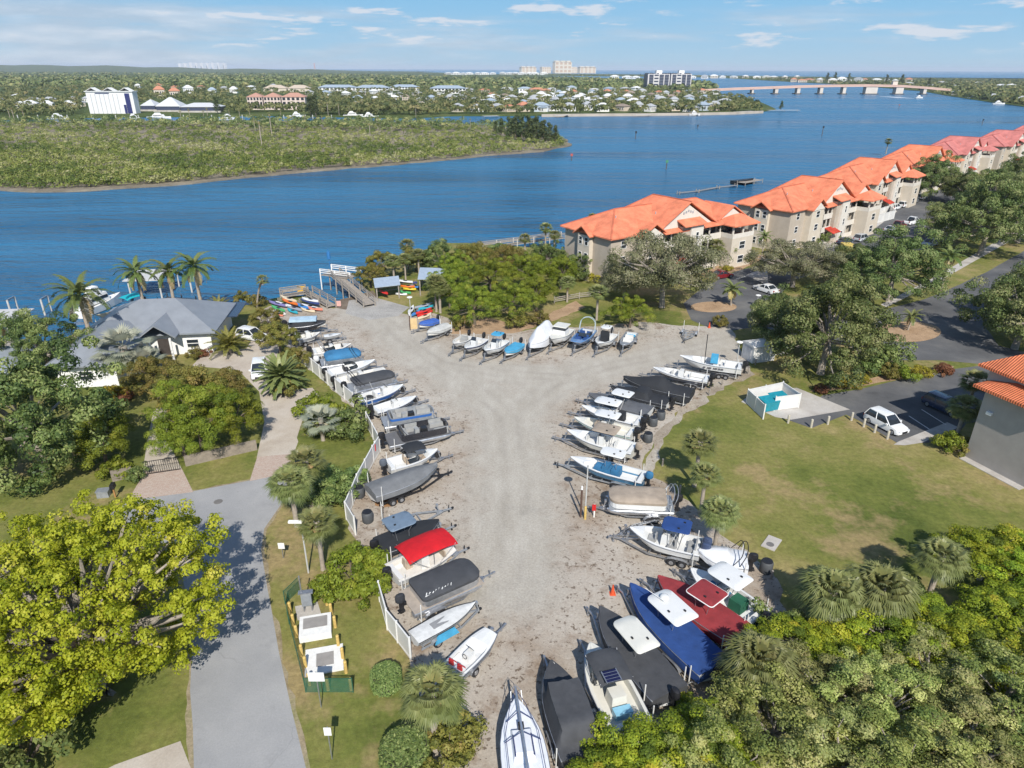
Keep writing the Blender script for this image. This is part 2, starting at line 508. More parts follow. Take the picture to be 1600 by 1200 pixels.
for tr in tracks:
    for a, b in zip(tr[:-1], tr[1:]):
        a, b = np.array(a), np.array(b); d = b - a
        u = np.clip(((co - a) @ d) / (d @ d), 0, 1)
        dmin = np.minimum(dmin, np.hypot(*(co - (a + u[:, None] * d)).T))
at = yard.data.attributes.new('track', 'FLOAT', 'POINT')
at.data.foreach_set('value', np.clip(1.12 - dmin / 6.8, 0, 1).astype(np.float32))
ruts = sum(np.exp(-((dmin - c_) / 0.36) ** 2) * w_ for c_, w_ in ((0.85, 1.0), (2.7, 0.7), (4.3, 0.5)))
at = yard.data.attributes.new('ruts', 'FLOAT', 'POINT')
at.data.foreach_set('value', np.clip(ruts, 0, 1).astype(np.float32))

asph_light = groundmat('old_asphalt', [(0.235, 0.235, 0.235), (0.285, 0.283, 0.280), (0.325, 0.32, 0.312)], 0.12, speck=((0.14, 0.14, 0.14), 2.2, 0.72), fine=9, fcon=0.3, bump=0.12, bscale=14, patch=((0.34, 0.335, 0.325), 0.12, 0.56), cracks=0.3)
asph = groundmat('dark_asphalt', [(0.080, 0.081, 0.084), (0.112, 0.112, 0.113), (0.165, 0.16, 0.15)], 0.10, fine=8, fcon=0.35, cracks=0.25, bump=0.25, bscale=14)
conc = groundmat('pale_concrete', [(0.33, 0.30, 0.265), (0.42, 0.39, 0.35), (0.47, 0.445, 0.41)], 0.3, fine=7, fcon=0.4, bump=0.1, bscale=10)
mulch = groundmat('pine_mulch', [(0.30, 0.20, 0.12), (0.42, 0.29, 0.18)], 0.5, speck=((0.12, 0.07, 0.04), 4.0, 0.62), fine=8, bump=0.6)
tanc = groundmat('tan_concrete', [(0.37, 0.315, 0.255), (0.43, 0.375, 0.31), (0.47, 0.42, 0.36)], 0.3, fine=7, fcon=0.4, bump=0.1, bscale=10)
def paver_mat():
    mt, t, p, o = newmat('brick_pavers')
    g = N(t, 'ShaderNodeNewGeometry')
    mp = N(t, 'ShaderNodeMapping', inp={'Rotation': (0, 0, R(12))})
    t.links.new(g.outputs['Position'], mp.inputs[0])
    b = N(t, 'ShaderNodeTexBrick', inp={'Color1': (0.40, 0.285, 0.225, 1), 'Color2': (0.46, 0.375, 0.31, 1), 'Mortar': (0.26, 0.21, 0.17, 1), 'Scale': 2.6, 'Mortar Size': 0.02})
    t.links.new(mp.outputs[0], b.inputs[0])
    t.links.new(b.outputs[0], p.inputs['Base Color'])
    p.inputs['Roughness'].default_value = 0.9
    return mt
pavers = paver_mat()

def grow(poly, d):
    A = sum(poly[i][0] * poly[(i + 1) % len(poly)][1] - poly[(i + 1) % len(poly)][0] * poly[i][1] for i in range(len(poly)))
    out = []; s = 1 if A > 0 else -1
    for i in range(len(poly)):
        a, b, c = Vector(poly[i - 1]), Vector(poly[i]), Vector(poly[(i + 1) % len(poly)])
        e1, e2 = (b - a).normalized(), (c - b).normalized()
        n = (Vector((e1.y, -e1.x)) + Vector((e2.y, -e2.x))); n = n.normalized() if n.length > 1e-3 else Vector((0, 0))
        out.append(tuple(b + n * d * s))
    return out
verge = groundmat('sandy_verge', [(0.21, 0.165, 0.095), (0.30, 0.245, 0.16), (0.23, 0.21, 0.10)], 0.5, fine=5, bump=0.4)
_r1 = px([(310, 1500), (303, 1200), (297, 1080), (300, 960), (275, 860), (170, 805), (205, 781), (300, 768), (395, 750), (428, 743), (452, 757), (438, 790), (413, 826), (408, 860), (418, 920), (436, 1020), (456, 1110), (478, 1200), (540, 1500)])
sheet('road_verge', wob(grow(_r1, 0.22), 0.9, 0.2, 41), 0.006, verge)
sheet('road', wob(px([(310, 1500), (303, 1200), (297, 1080), (300, 960), (275, 860), (170, 805), (205, 781), (300, 768), (395, 750), (428, 743), (452, 757), (438, 790), (413, 826), (408, 860), (418, 920), (436, 1020), (456, 1110), (478, 1200), (540, 1500)]), 2.5, 0.06, 2), 0.010, asph_light)
sheet('driveway_apron', px([(200, 782), (226, 738), (284, 732), (302, 769)]), 0.016, pavers)
sheet('driveway', px([(222, 744), (230, 690), (240, 640), (262, 636), (262, 690), (286, 736)]), 0.012, tanc)
sheet('driveway_apron', px([(390, 752), (402, 714), (457, 709), (452, 757), (428, 744)]), 0.016, pavers)
sheet('driveway', px([(401, 716), (413, 660), (405, 612), (372, 578), (300, 572), (318, 552), (352, 546), (385, 545), (400, 520), (432, 520), (436, 545), (425, 590), (448, 640), (466, 690), (458, 712)]), 0.012, tanc)
sheet('paver_court', px([(424, 612), (488, 606), (500, 620), (478, 640), (462, 690), (446, 640)]), 0.017, tanc)
sheet('driveway', px([(150, 1210), (180, 1195), (282, 1158), (300, 1205), (310, 1400), (150, 1400)]), 0.012, tanc)

sheet('parking_lot', px([(1068, 474), (1098, 449), (1150, 424), (1190, 413), (1290, 386), (1350, 364), (1390, 336), (1412, 318), (1445, 304), (1500, 286), (1560, 271), (1640, 258), (1640, 285), (1520, 330), (1490, 360), (1455, 388), (1330, 408), (1235, 440), (1205, 480), (1195, 508), (1125, 520), (1080, 500)]), 0.010, asph)
sheet('road', wob(px([(1900, 262), (1600, 392), (1540, 426), (1470, 458), (1440, 469), (1392, 481), (1330, 500), (1250, 500), (1195, 490), (1190, 512), (1260, 530), (1320, 540), (1345, 555), (1400, 563), (1470, 563), (1545, 570), (1640, 600), (1700, 600), (1640, 560), (1560, 540), (1535, 505), (1600, 455), (1900, 330)]), 4, 0.1, 4), 0.014, asph)
sheet('parking_lot', px([(1233, 657), (1285, 618), (1345, 608), (1420, 590), (1480, 578), (1545, 570), (1640, 592), (1640, 640), (1510, 662), (1486, 690), (1405, 694), (1340, 656), (1322, 648), (1268, 669)]), 0.018, asph)
struct_pts = [(1418 + 52 * math.cos(a * math.pi / 16), 519 + 15.5 * math.sin(a * math.pi / 16)) for a in range(32)]
sheet('roundabout_island', px(struct_pts), 0.12, mulch, depth=0.11)
sheet('roundabout_island', px([(1115 + 36 * math.cos(a * math.pi / 12), 480 + 8 * math.sin(a * math.pi / 12)) for a in range(24)]), 0.10, mulch, depth=0.09)
sheet('pavement', px([(1700, 318), (1565, 384), (1470, 438), (1385, 480), (1376, 476), (1455, 436), (1552, 380), (1700, 306)]), 0.016, conc)
sheet('pavement', px([(1396, 695), (1404, 690), (1480, 660), (1498, 668), (1440, 692), (1414, 696)]), 0.02, conc)
sheet('dumpster_pad', px([(1158, 628), (1180, 610), (1245, 606), (1328, 640), (1236, 656), (1212, 652)]), 0.022, conc)
sheet('pavement', px([(1200, 446), (1165, 430), (1290, 378), (1350, 355), (1392, 326), (1402, 330), (1356, 366), (1292, 388), (1200, 412)]), 0.014, conc)
sheet('mulch_bed', wob(px([(1150, 424), (1105, 436), (1090, 428), (1170, 396), (1210, 400)]), 2, 0.3, 8), 0.018, mulch)
sheet('mulch_bed', wob(px([(1265, 612), (1300, 600), (1400, 585), (1490, 572), (1488, 580), (1400, 594), (1330, 607)]), 2, 0.2, 9), 0.020, mulch)
sheet('mulch_bed', wob(px([(1115, 598), (1172, 575), (1180, 585), (1120, 612), (1066, 655), (1032, 700), (1018, 740), (1005, 735), (1022, 690), (1060, 640)]), 1.0, 0.45, 11), 0.016, sandy)
line = M('road_paint', (0.62, 0.61, 0.58), 0.8, 0.25, 6)
for i, (a, b) in enumerate([((1420, 650), (1452, 671)), ((1440, 640), (1478, 664)), ((1396, 655), (1418, 676)), ((1150, 436), (1180, 428)), ((1172, 424), (1205, 440)), ((1300, 385), (1320, 394)), ((1318, 378), (1340, 388))]):
    A, B = Vector(G2(*a)), Vector(G2(*b)); d = (B - A).normalized(); n = Vector((-d.y, d.x)) * 0.06
    sheet('parking_line', [A - n, B - n, B + n, A + n], 0.024, line)
sheet('rust_stain', wob(px([(584, 782), (600, 776), (622, 782), (618, 790), (600, 793), (586, 790)]), 0.3, 0.12, 21), 0.017, groundmat('rusty_sand', [(0.26, 0.125, 0.045), (0.33, 0.2, 0.11)], 1.2, fine=6))
sheet('boat_ramp', px([(545, 470), (580, 463), (640, 480), (622, 494), (575, 500), (540, 490)]), 0.018, groundmat('ramp_concrete', [(0.28, 0.27, 0.25), (0.40, 0.38, 0.35)], 0.3, fine=5))
sheet('wet_shore', wob(px([(520, 480), (532, 468), (555, 462), (583, 454), (592, 470), (566, 474), (540, 484)]), 1, 0.2, 6), 0.015, groundmat('wet_sand', [(0.13, 0.10, 0.075), (0.2, 0.16, 0.12)], 0.4, fine=4))
sheet('condo_lawn_bed', wob(px([(705, 522), (700, 508), (740, 492), (800, 505), (860, 490), (900, 470), (915, 480), (870, 500), (800, 521)]), 1.2, 0.3, 14), 0.014, mulch)

# ------------------------------------------------------------------ island and far shores
mud = groundmat('tidal_mud', [(0.16, 0.135, 0.10), (0.28, 0.24, 0.18)], 0.05, fine=0.6)
green_far = groundmat('mangrove_floor', [(0.035, 0.055, 0.014), (0.07, 0.095, 0.024), (0.10, 0.115, 0.035)], 0.02, fine=0.15, bump=0.8, bscale=0.2)
isl_px = [(-260, 312), (0, 296), (60, 299), (140, 297), (230, 291), (300, 286), (400, 275), (500, 266), (600, 258), (700, 249), (780, 241), (850, 236), (893, 227), (888, 219), (868, 212), (820, 203), (780, 197), (720, 193), (660, 190), (560, 189), (430, 189), (300, 188), (150, 189), (0, 191), (-260, 196)]
sheet('island', wob(px(isl_px, -0.6), 6, 1.2, 31), -0.6, mud, depth=1)
far_px = [(-600, 200), (-300, 189), (0, 186), (150, 183), (330, 181), (420, 180), (520, 182), (640, 184), (690, 181), (720, 180), (790, 180), (900, 179), (1000, 178), (1090, 177), (1150, 176), (1190, 174), (1212, 170), (1190, 160), (1160, 152), (1130, 148), (1118, 141), (1122, 136), (1110, 131),
          (1000, 124), (900, 120), (780, 117), (690, 113.5), (560, 110.6), (300, 109.8), (0, 109.2), (-300, 109), (-600, 108.6)]
sheet('far_shore', px(far_px, -0.3), -0.3, green_far, depth=1)
bar_px = [(760, 117), (860, 118.6), (1000, 119.4), (1120, 121), (1240, 128), (1300, 131), (1345, 134), (1440, 142), (1480, 149), (1540, 158), (1600, 166), (1900, 200), (2300, 150), (1900, 124.5), (1600, 123.2), (1250, 119.6), (1000, 116.2), (800, 114.5)]
sheet('barrier_island', px(bar_px, -0.4), -0.4, green_far, depth=1)
# low wooded rise on the left horizon
mb = MB(); pts = []
for i in range(41):
    a = -500 + i * 29
    hgt = max(2.0, (640 - a) / 640 * 62 + 6 * math.sin(i * 1.7) + 4 * math.sin(i * 0.6))
    q = G(a, 109.9, -0.3); s = 8200 / q.y
    pts.append((q.x * s, 8200, hgt))
n = len(pts)
v = [(x, y - 900, -0.2) for x, y, h in pts] + [(x, y, h) for x, y, h in pts] + [(x, y + 1400, -0.2) for x, y, h in pts]
mb.add(v, [(i + k * n, i + 1 + k * n, i + 1 + (k + 1) * n, i + (k + 1) * n) for k in (0, 1) for i in range(n - 1)])
struct(mb.build('hills', green_far, smooth=True))
# ================================================================== vegetation
bark = M('bark_grey', (0.30, 0.26, 0.215), 0.9, 0.35, 3, bump=0.6)
bark_d = M('bark_dark', (0.14, 0.11, 0.085), 0.9, 0.35, 3, bump=0.6)
bark_p = M('palm_trunk', (0.34, 0.29, 0.235), 0.9, 0.25, 4, bump=0.5)
LM = {
    'yellow': leafmat('leaf_yellow_green', [(0.164, 0.196, 0.014), (0.327, 0.342, 0.017), (0.440, 0.429, 0.041), (0.524, 0.445, 0.071)], 0.4),
    'casu': leafmat('leaf_casuarina', [(0.030, 0.048, 0.018), (0.068, 0.090, 0.033), (0.120, 0.143, 0.053)], 0.2),
    'thicket': leafmat('leaf_thicket', [(0.125, 0.166, 0.040), (0.245, 0.290, 0.070), (0.388, 0.418, 0.120), (0.526, 0.514, 0.197)], 0.3),
    'thicket2': leafmat('leaf_thicket_pale', [(0.122, 0.144, 0.040), (0.233, 0.251, 0.077), (0.355, 0.356, 0.131), (0.476, 0.416, 0.185)], 0.3),
    'lime': leafmat('leaf_lime', [(0.115, 0.167, 0.022), (0.230, 0.307, 0.027), (0.400, 0.461, 0.036), (0.552, 0.502, 0.053)], 0.4),
    'oak': leafmat('leaf_oak', [(0.062, 0.095, 0.028), (0.125, 0.171, 0.049), (0.214, 0.249, 0.086), (0.303, 0.296, 0.132)], 0.25),
    'greyoak': leafmat('leaf_grey_oak', [(0.097, 0.113, 0.048), (0.185, 0.197, 0.093), (0.282, 0.277, 0.153), (0.386, 0.346, 0.233)], 0.25),
    'dark': leafmat('leaf_dark', [(0.046, 0.079, 0.022), (0.104, 0.152, 0.041), (0.198, 0.249, 0.071), (0.310, 0.343, 0.124)], 0.25),
    'bright': leafmat('leaf_bright', [(0.084, 0.120, 0.015), (0.167, 0.212, 0.022), (0.259, 0.297, 0.033), (0.326, 0.318, 0.050)], 0.35),
    'olive': leafmat('leaf_olive', [(0.085, 0.096, 0.022), (0.169, 0.166, 0.034), (0.254, 0.223, 0.053), (0.323, 0.231, 0.077)], 0.3),
    'mangrove': leafmat('leaf_mangrove', [(0.083, 0.119, 0.025), (0.165, 0.202, 0.044), (0.272, 0.282, 0.071), (0.412, 0.384, 0.200)], 0.3),
    'palm': leafmat('palm_frond', [(0.067, 0.090, 0.023), (0.154, 0.181, 0.056), (0.262, 0.271, 0.104), (0.483, 0.348, 0.158)], 0.3, 0.4),
    'royal': leafmat('royal_frond', [(0.045, 0.083, 0.018), (0.112, 0.162, 0.042), (0.210, 0.225, 0.075), (0.405, 0.307, 0.165)], 0.3, 0.4),
    'silver': leafmat('silver_frond', [(0.15, 0.17, 0.115), (0.255, 0.27, 0.19), (0.35, 0.35, 0.27), (0.36, 0.29, 0.19)], 0.2, 0.45),
    'yellowbush': leafmat('leaf_gold', [(0.16, 0.15, 0.015), (0.32, 0.28, 0.03), (0.44, 0.36, 0.05)], 0.3),
    'redbush': leafmat('leaf_red', [(0.10, 0.04, 0.02), (0.22, 0.09, 0.045), (0.30, 0.16, 0.08)], 0.3),
    'far': leafmat('leaf_far', [(0.068, 0.100, 0.033), (0.145, 0.177, 0.062), (0.237, 0.252, 0.095), (0.369, 0.334, 0.145)], 0.25),
}
def unit(n):
    d = rng.normal(size=(n, 3)); return d / np.linalg.norm(d, axis=1)[:, None]
def cards(c, nrm, size, aspect=0.55, rot=None, fold=0.0):
    """diamond leaves at c with normals nrm; size (n,)"""
    n = len(c)
    h = unit(n)
    t = np.cross(nrm, h); t /= np.linalg.norm(t, axis=1)[:, None] + 1e-9
    b = np.cross(nrm, t)
    s = size[:, None]
    return np.stack([c - t * s * 0.5, c - b * s * 0.5 * aspect + t * s * 0.05, c + t * s * 0.5, c + b * s * 0.5 * aspect + t * s * 0.05], 1)
def crown_arrays(clumps, per, leaf, up=0.35, lo=0.62, tonev=0.22, aspect=0.6, messy=0.55, flat=0.8):
    """clumps: (n, 4) centre and radius. leaves sit in the outer shell of every clump"""
    cl = np.asarray(clumps); n = len(cl)
    idx = np.repeat(np.arange(n), per)
    d = unit(len(idx)); d[:, 2] += up; d /= np.linalg.norm(d, axis=1)[:, None]
    rr = cl[idx, 3] * rng.uniform(lo, 1.05, len(idx)) ** 0.8
    c = cl[idx, :3] + d * rr[:, None] * np.array([1, 1, flat])
    nr = d + unit(len(idx)) * messy
    nr /= np.linalg.norm(nr, axis=1)[:, None]
    V = cards(c, nr, leaf * rng.uniform(0.65, 1.35, len(idx)), aspect)
    ct = rng.normal(0.45, tonev * 0.8, n)
    tone = ct[idx] + rng.normal(0, tonev * 0.6, len(idx))
    return V, tone
def clump_cloud(n, rx, ry, rz, z0, cr, inner=0.45, under=-0.25):
    """clump centres in the outer part of an uneven ellipsoid"""
    out = []
    ph = [rnd.uniform(0, 6.28) for _ in range(4)]
    while len(out) < n:
        d = unit(1)[0]
        if d[2] < under: continue
        a = math.atan2(d[1], d[0])
        w = 1 + 0.14 * math.sin(2 * a + ph[0]) + 0.12 * math.sin(3 * a + ph[1]) + 0.08 * math.sin(5 * a + ph[2]) + 0.10 * math.sin(4 * d[2] + ph[3])
        r = rnd.uniform(inner, 1.0) ** 0.6 * w
        out.append((d[0] * rx * r, d[1] * ry * r, z0 + d[2] * rz * r, cr * rnd.uniform(0.65, 1.3)))
    return out
def limbs(mb, base_h, r0, clumps, k, top=None):
    """trunk with limbs running out to k of the clumps"""
    top = top or (rnd.uniform(-.3, .3), rnd.uniform(-.3, .3), base_h)
    mb.tube([(0, 0, -0.3), (0.02, 0.0, 0.15), (top[0] * .4, top[1] * .4, base_h * 0.5), top], [r0 * 1.5, r0 * 1.12, r0 * 0.92, r0 * 0.75], 8)
    for c in rnd.sample(list(clumps), min(k, len(clumps))):
        m1 = [top[i] * 0.6 + c[i] * 0.4 for i in range(3)]; m1[2] += 0.25 * abs(c[2] - top[2]) * rnd.uniform(-.3, .6)
        m2 = [top[i] * 0.25 + c[i] * 0.75 + rnd.uniform(-.3, .3) for i in range(3)]
        mb.tube([top, m1, m2, c[:3]], [r0 * 0.5, r0 * 0.33, r0 * 0.2, r0 * 0.07], 5)
def tree_proto(name, R0, H, leafkey, nclump, per, leaf, cr, trunk_h=None, r0=None, rz=None, bk=None, nl=14, up=0.35, aspect=0.6, messy=0.55, inner=0.45, under=-0.25, tonev=0.22):
    rz = rz or H * 0.42
    z0 = H - rz * 1.02
    cl = clump_cloud(nclump, R0, R0, rz, z0, cr, inner, under)
    e = thing(name, '', 'tree')
    mb = MB()
    limbs(mb, trunk_h or max(1.2, z0 * 0.75), r0 or R0 * 0.055, cl, nl)
    mb.build('trunk', bk or bark, e, smooth=True)
    V, tn = crown_arrays(cl, per, leaf, up, aspect=aspect, messy=messy, tonev=tonev)
    link('crown', quads_mesh('crown', V, tn, LM[leafkey]), e)
    return e
PROTO = {}
def P(key, fn):
    PROTO[key] = [fn() for _ in range(1)]
USED = {}
PARK = []
def plant(key, bx, by, label, cat='tree', sc=1.0, rz=None, group=None, z=0.0, loc=None, sz=None):
    """put a copy of a prototype at base pixel; the first use moves the prototype itself"""
    p = PROTO[key][0]
    l = Vector(loc) if loc else G(bx, by, z)
    rz = rnd.uniform(0, 6.28) if rz is None else rz
    s = (sc, sc, sc * (sz or 1.0))
    if key not in USED:
        USED[key] = 1
        kids(p)
        p.location = l; p.rotation_euler = (0, 0, rz); p.scale = s; o = p
    else: o = dup(p, l, rz, s)
    tag(o, label, cat)
    if group: o['group'] = group
    elif 'group' in o.keys(): del o['group']
    return o

# ---- broadleaf prototypes (radius, height in metres)
def yellow_tree():
    e = thing('yellow_tree', '', 'tree')
    cl = clump_cloud(720, 6.9, 6.9, 4.7, 5.2, 0.45, 0.62, -0.65) + clump_cloud(300, 5.9, 5.9, 4.2, 5.2, 0.5, 0.4, -0.5)
    mb = MB()
    for k in range(6):
        a = k * 1.05 + 0.3
        mb.tube([(1.5 * math.cos(a), 1.5 * math.sin(a), -0.2), (0.8 * math.cos(a), 0.8 * math.sin(a), 0.6), (0.3 * math.cos(a), 0.3 * math.sin(a), 2.0)], [0.3, 0.35, 0.3], 6)
    limbs(mb, 2.6, 0.5, cl, 120)
    mb.build('trunk', bark, e, smooth=True)
    V, tn = crown_arrays(cl, 120, 0.145, 0.5, aspect=0.75, messy=0.5, lo=0.45, tonev=0.2)
    link('crown', quads_mesh('crown', V, tn, LM['yellow']), e)
    return e
P('yellow', yellow_tree)
P('oak', lambda: tree_proto('oak_tree', 6.0, 9.5, 'oak', 190, 230, 0.22, 0.82, rz=4.7, under=-0.6, messy=0.55, r0=0.35, nl=24, tonev=0.26, inner=0.35))
P('oak2', lambda: tree_proto('oak_tree', 6.0, 8.6, 'oak', 175, 230, 0.22, 0.85, rz=4.2, under=-0.6, messy=0.55, r0=0.35, nl=24, tonev=0.3, inner=0.3))
P('greyoak', lambda: tree_proto('grey_oak_tree', 6.5, 9.0, 'greyoak', 150, 210, 0.22, 0.95, rz=4.2, under=-0.4, messy=0.555, r0=0.35, nl=70, tonev=0.25, inner=0.3))
P('dark', lambda: tree_proto('shade_tree', 5.0, 8.0, 'dark', 160, 220, 0.2, 0.7, messy=0.55, under=-0.75, rz=4.3, nl=20, tonev=0.3))
P('bright', lambda: tree_proto('buttonwood_tree', 3.6, 6.5, 'bright', 95, 300, 0.16, 0.62, rz=3.0, messy=0.555, aspect=0.45, under=-0.4, bk=bark_d, nl=16, up=0.6, tonev=0.2, inner=0.4))
P('bright2', lambda: tree_proto('buttonwood_tree', 4.2, 6.0, 'bright', 110, 300, 0.16, 0.64, rz=2.7, messy=0.555, aspect=0.45, under=-0.4, bk=bark_d, nl=16, up=0.6, tonev=0.24, inner=0.35))
P('olive', lambda: tree_proto('olive_green_tree', 3.2, 5.4, 'olive', 80, 240, 0.16, 0.58, messy=0.555, under=-0.4, rz=2.5, bk=bark_d, nl=14, up=0.5, tonev=0.24))
P('lime', lambda: tree_proto('lime_green_tree', 3.4, 7.0, 'lime', 95, 230, 0.19, 0.66, messy=0.55, rz=3.0, nl=34, up=0.5, inner=0.4, tonev=0.24))
P('thicket', lambda: tree_proto('thicket_tree', 3.8, 7.5, 'thicket', 120, 230, 0.165, 0.62, messy=0.555, rz=3.4, nl=26, up=0.5, inner=0.35, tonev=0.3))
P('thicket2', lambda: tree_proto('thicket_tree', 3.6, 7.0, 'thicket2', 115, 220, 0.165, 0.6, messy=0.555, rz=3.2, nl=40, up=0.5, inner=0.3, tonev=0.26))
def bush_proto(name, R0, H, key, n, per, leaf, cr, cat='bush', under=-0.1):
    e = thing(name, '', cat)
    cl = clump_cloud(n, R0, R0, H * 0.7, H * 0.3, cr, 0.35, under)
    mb = MB()
    for c in rnd.sample(cl, 7):
        mb.tube([(0, 0, -0.1), (c[0] * .5, c[1] * .5, c[2] * .6), c[:3]], [0.05, 0.035, 0.015], 5)
    mb.build('stem', bark_d, e)
    V, tn = crown_arrays(cl, per, leaf, 0.5, tonev=0.22)
    link('foliage', quads_mesh('foliage', V, tn, LM[key]), e)
    return e
P('bush', lambda: bush_proto('bush', 1.6, 2.0, 'dark', 26, 110, 0.2, 0.5))
P('bushb', lambda: bush_proto('bush', 1.6, 2.0, 'bright', 26, 110, 0.2, 0.5))
P('busho', lambda: bush_proto('bush', 1.6, 2.0, 'olive', 26, 110, 0.2, 0.5))
P('bushy', lambda: bush_proto('golden_shrub', 1.2, 1.1, 'yellowbush', 22, 100, 0.16, 0.4))
P('bushr', lambda: bush_proto('red_shrub', 1.2, 1.0, 'redbush', 22, 100, 0.18, 0.4))
def hedge_drum(name='round_hedge'):
    """clipped drum of hedge"""
    e = thing(name, '', 'hedge')
    n = 5200
    a = rng.uniform(0, 6.283, n); kind = rng.uniform(0, 1, n); rr = np.sqrt(rng.uniform(0, 1, n)) * 1.0
    top = kind < 0.5
    r = np.where(top, rr, 1.0) + rng.normal(0, 0.025, n)
    z = np.where(top, 1.25 - 0.25 * rr ** 4, rng.uniform(0.05, 1.1, n)) + rng.normal(0, 0.03, n)
    c = np.stack([r * np.cos(a), r * np.sin(a), z], 1)
    nr = np.where(top[:, None], np.array([0, 0, 1.0]), np.stack([np.cos(a), np.sin(a), 0.3 + 0 * a], 1)) + unit(n) * 0.6
    nr /= np.linalg.norm(nr, axis=1)[:, None]
    link('foliage', quads_mesh('foliage', cards(c, nr, rng.uniform(0.08, 0.17, n), 0.6), rng.normal(0.5, 0.2, n), LM['dark']), e)
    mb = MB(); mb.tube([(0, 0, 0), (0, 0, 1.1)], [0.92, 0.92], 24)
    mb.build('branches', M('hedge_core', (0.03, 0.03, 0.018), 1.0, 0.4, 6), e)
    return e
P('drum', hedge_drum)

# ---- palms
def strip(P_, W_, up, tone, out, tn):
    """ribbon along points P_ (list of np arrays) with widths W_"""
    for i in range(len(P_) - 1):
        a, b = P_[i], P_[i + 1]
        d = b - a; s = np.cross(d, up); l = np.linalg.norm(s); s = s / (l + 1e-9)
        out.append(np.stack([a - s * W_[i], b - s * W_[i + 1], b + s * W_[i + 1], a + s * W_[i]])); tn.append(tone)
def fan_palm(name, th, trad, nf, plen, flen, key, droop=0.5, dead=8, leaves=20, spread=2.5, cat='palm tree', lean=(0, 0)):
    e = thing(name, '', cat)
    mb = MB()
    k = 7
    pts = [(lean[0] * (i / k) ** 1.6, lean[1] * (i / k) ** 1.6, -0.2 + (th + 0.2) * i / k) for i in range(k + 1)]
    mb.tube(pts, [trad * (1.25 if i == 0 else 1.0 + 0.08 * (i % 2) + (0.25 if i >= k - 1 else 0)) for i in range(k + 1)], 9)
    mb.build('trunk', bark_p, e, smooth=True)
    out, tn = [], []
    top = np.array([lean[0], lean[1], th])
    for q in range(nf + dead):
        isd = q >= nf
        az = q * 2.39996 + rnd.uniform(-.25, .25)
        el = R(rnd.uniform(-75, -50)) if isd else math.asin(max(-0.75, min(0.98, 0.98 - 1.55 * (q + 0.5) / nf)))
        d = np.array([math.cos(az) * math.cos(el), math.sin(az) * math.cos(el), math.sin(el)])
        pl = plen * rnd.uniform(0.8, 1.1) * (0.6 if isd else 1)
        pl *= 0.45 + 0.55 * min(1.0, max(0.0, (1.25 - el) / 0.9))
        hub = top + d * pl + np.array([0, 0, -0.12 * pl * math.cos(el)])
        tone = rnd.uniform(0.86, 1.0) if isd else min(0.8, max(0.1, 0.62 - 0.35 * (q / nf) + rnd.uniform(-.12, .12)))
        side = np.cross(d, [0, 0, 1.0]); side /= np.linalg.norm(side) + 1e-9
        upv = np.cross(side, d)
        strip([top, hub], [0.025, 0.02], upv, tone, out, tn)
        fl = flen * rnd.uniform(0.85, 1.1) * (0.75 if isd else 1)
        for j in range(leaves):
            f = (j / (leaves - 1) - 0.5) * spread
            dd = d * math.cos(f) + side * math.sin(f) + upv * 0.12
            ln = fl * (1 - 0.32 * abs(f) / (spread / 2)) * rnd.uniform(0.9, 1.08)
            m1 = hub + dd * ln * 0.55
            m2 = hub + dd * ln * 0.98 + np.array([0, 0, -droop * ln * rnd.uniform(0.3, 0.6)])
            strip([hub, m1, m2], [0.015, 0.042 * flen, 0.006], upv, tone + rnd.uniform(-.08, .08), out, tn)
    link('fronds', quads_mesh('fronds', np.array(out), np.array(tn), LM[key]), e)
    return e
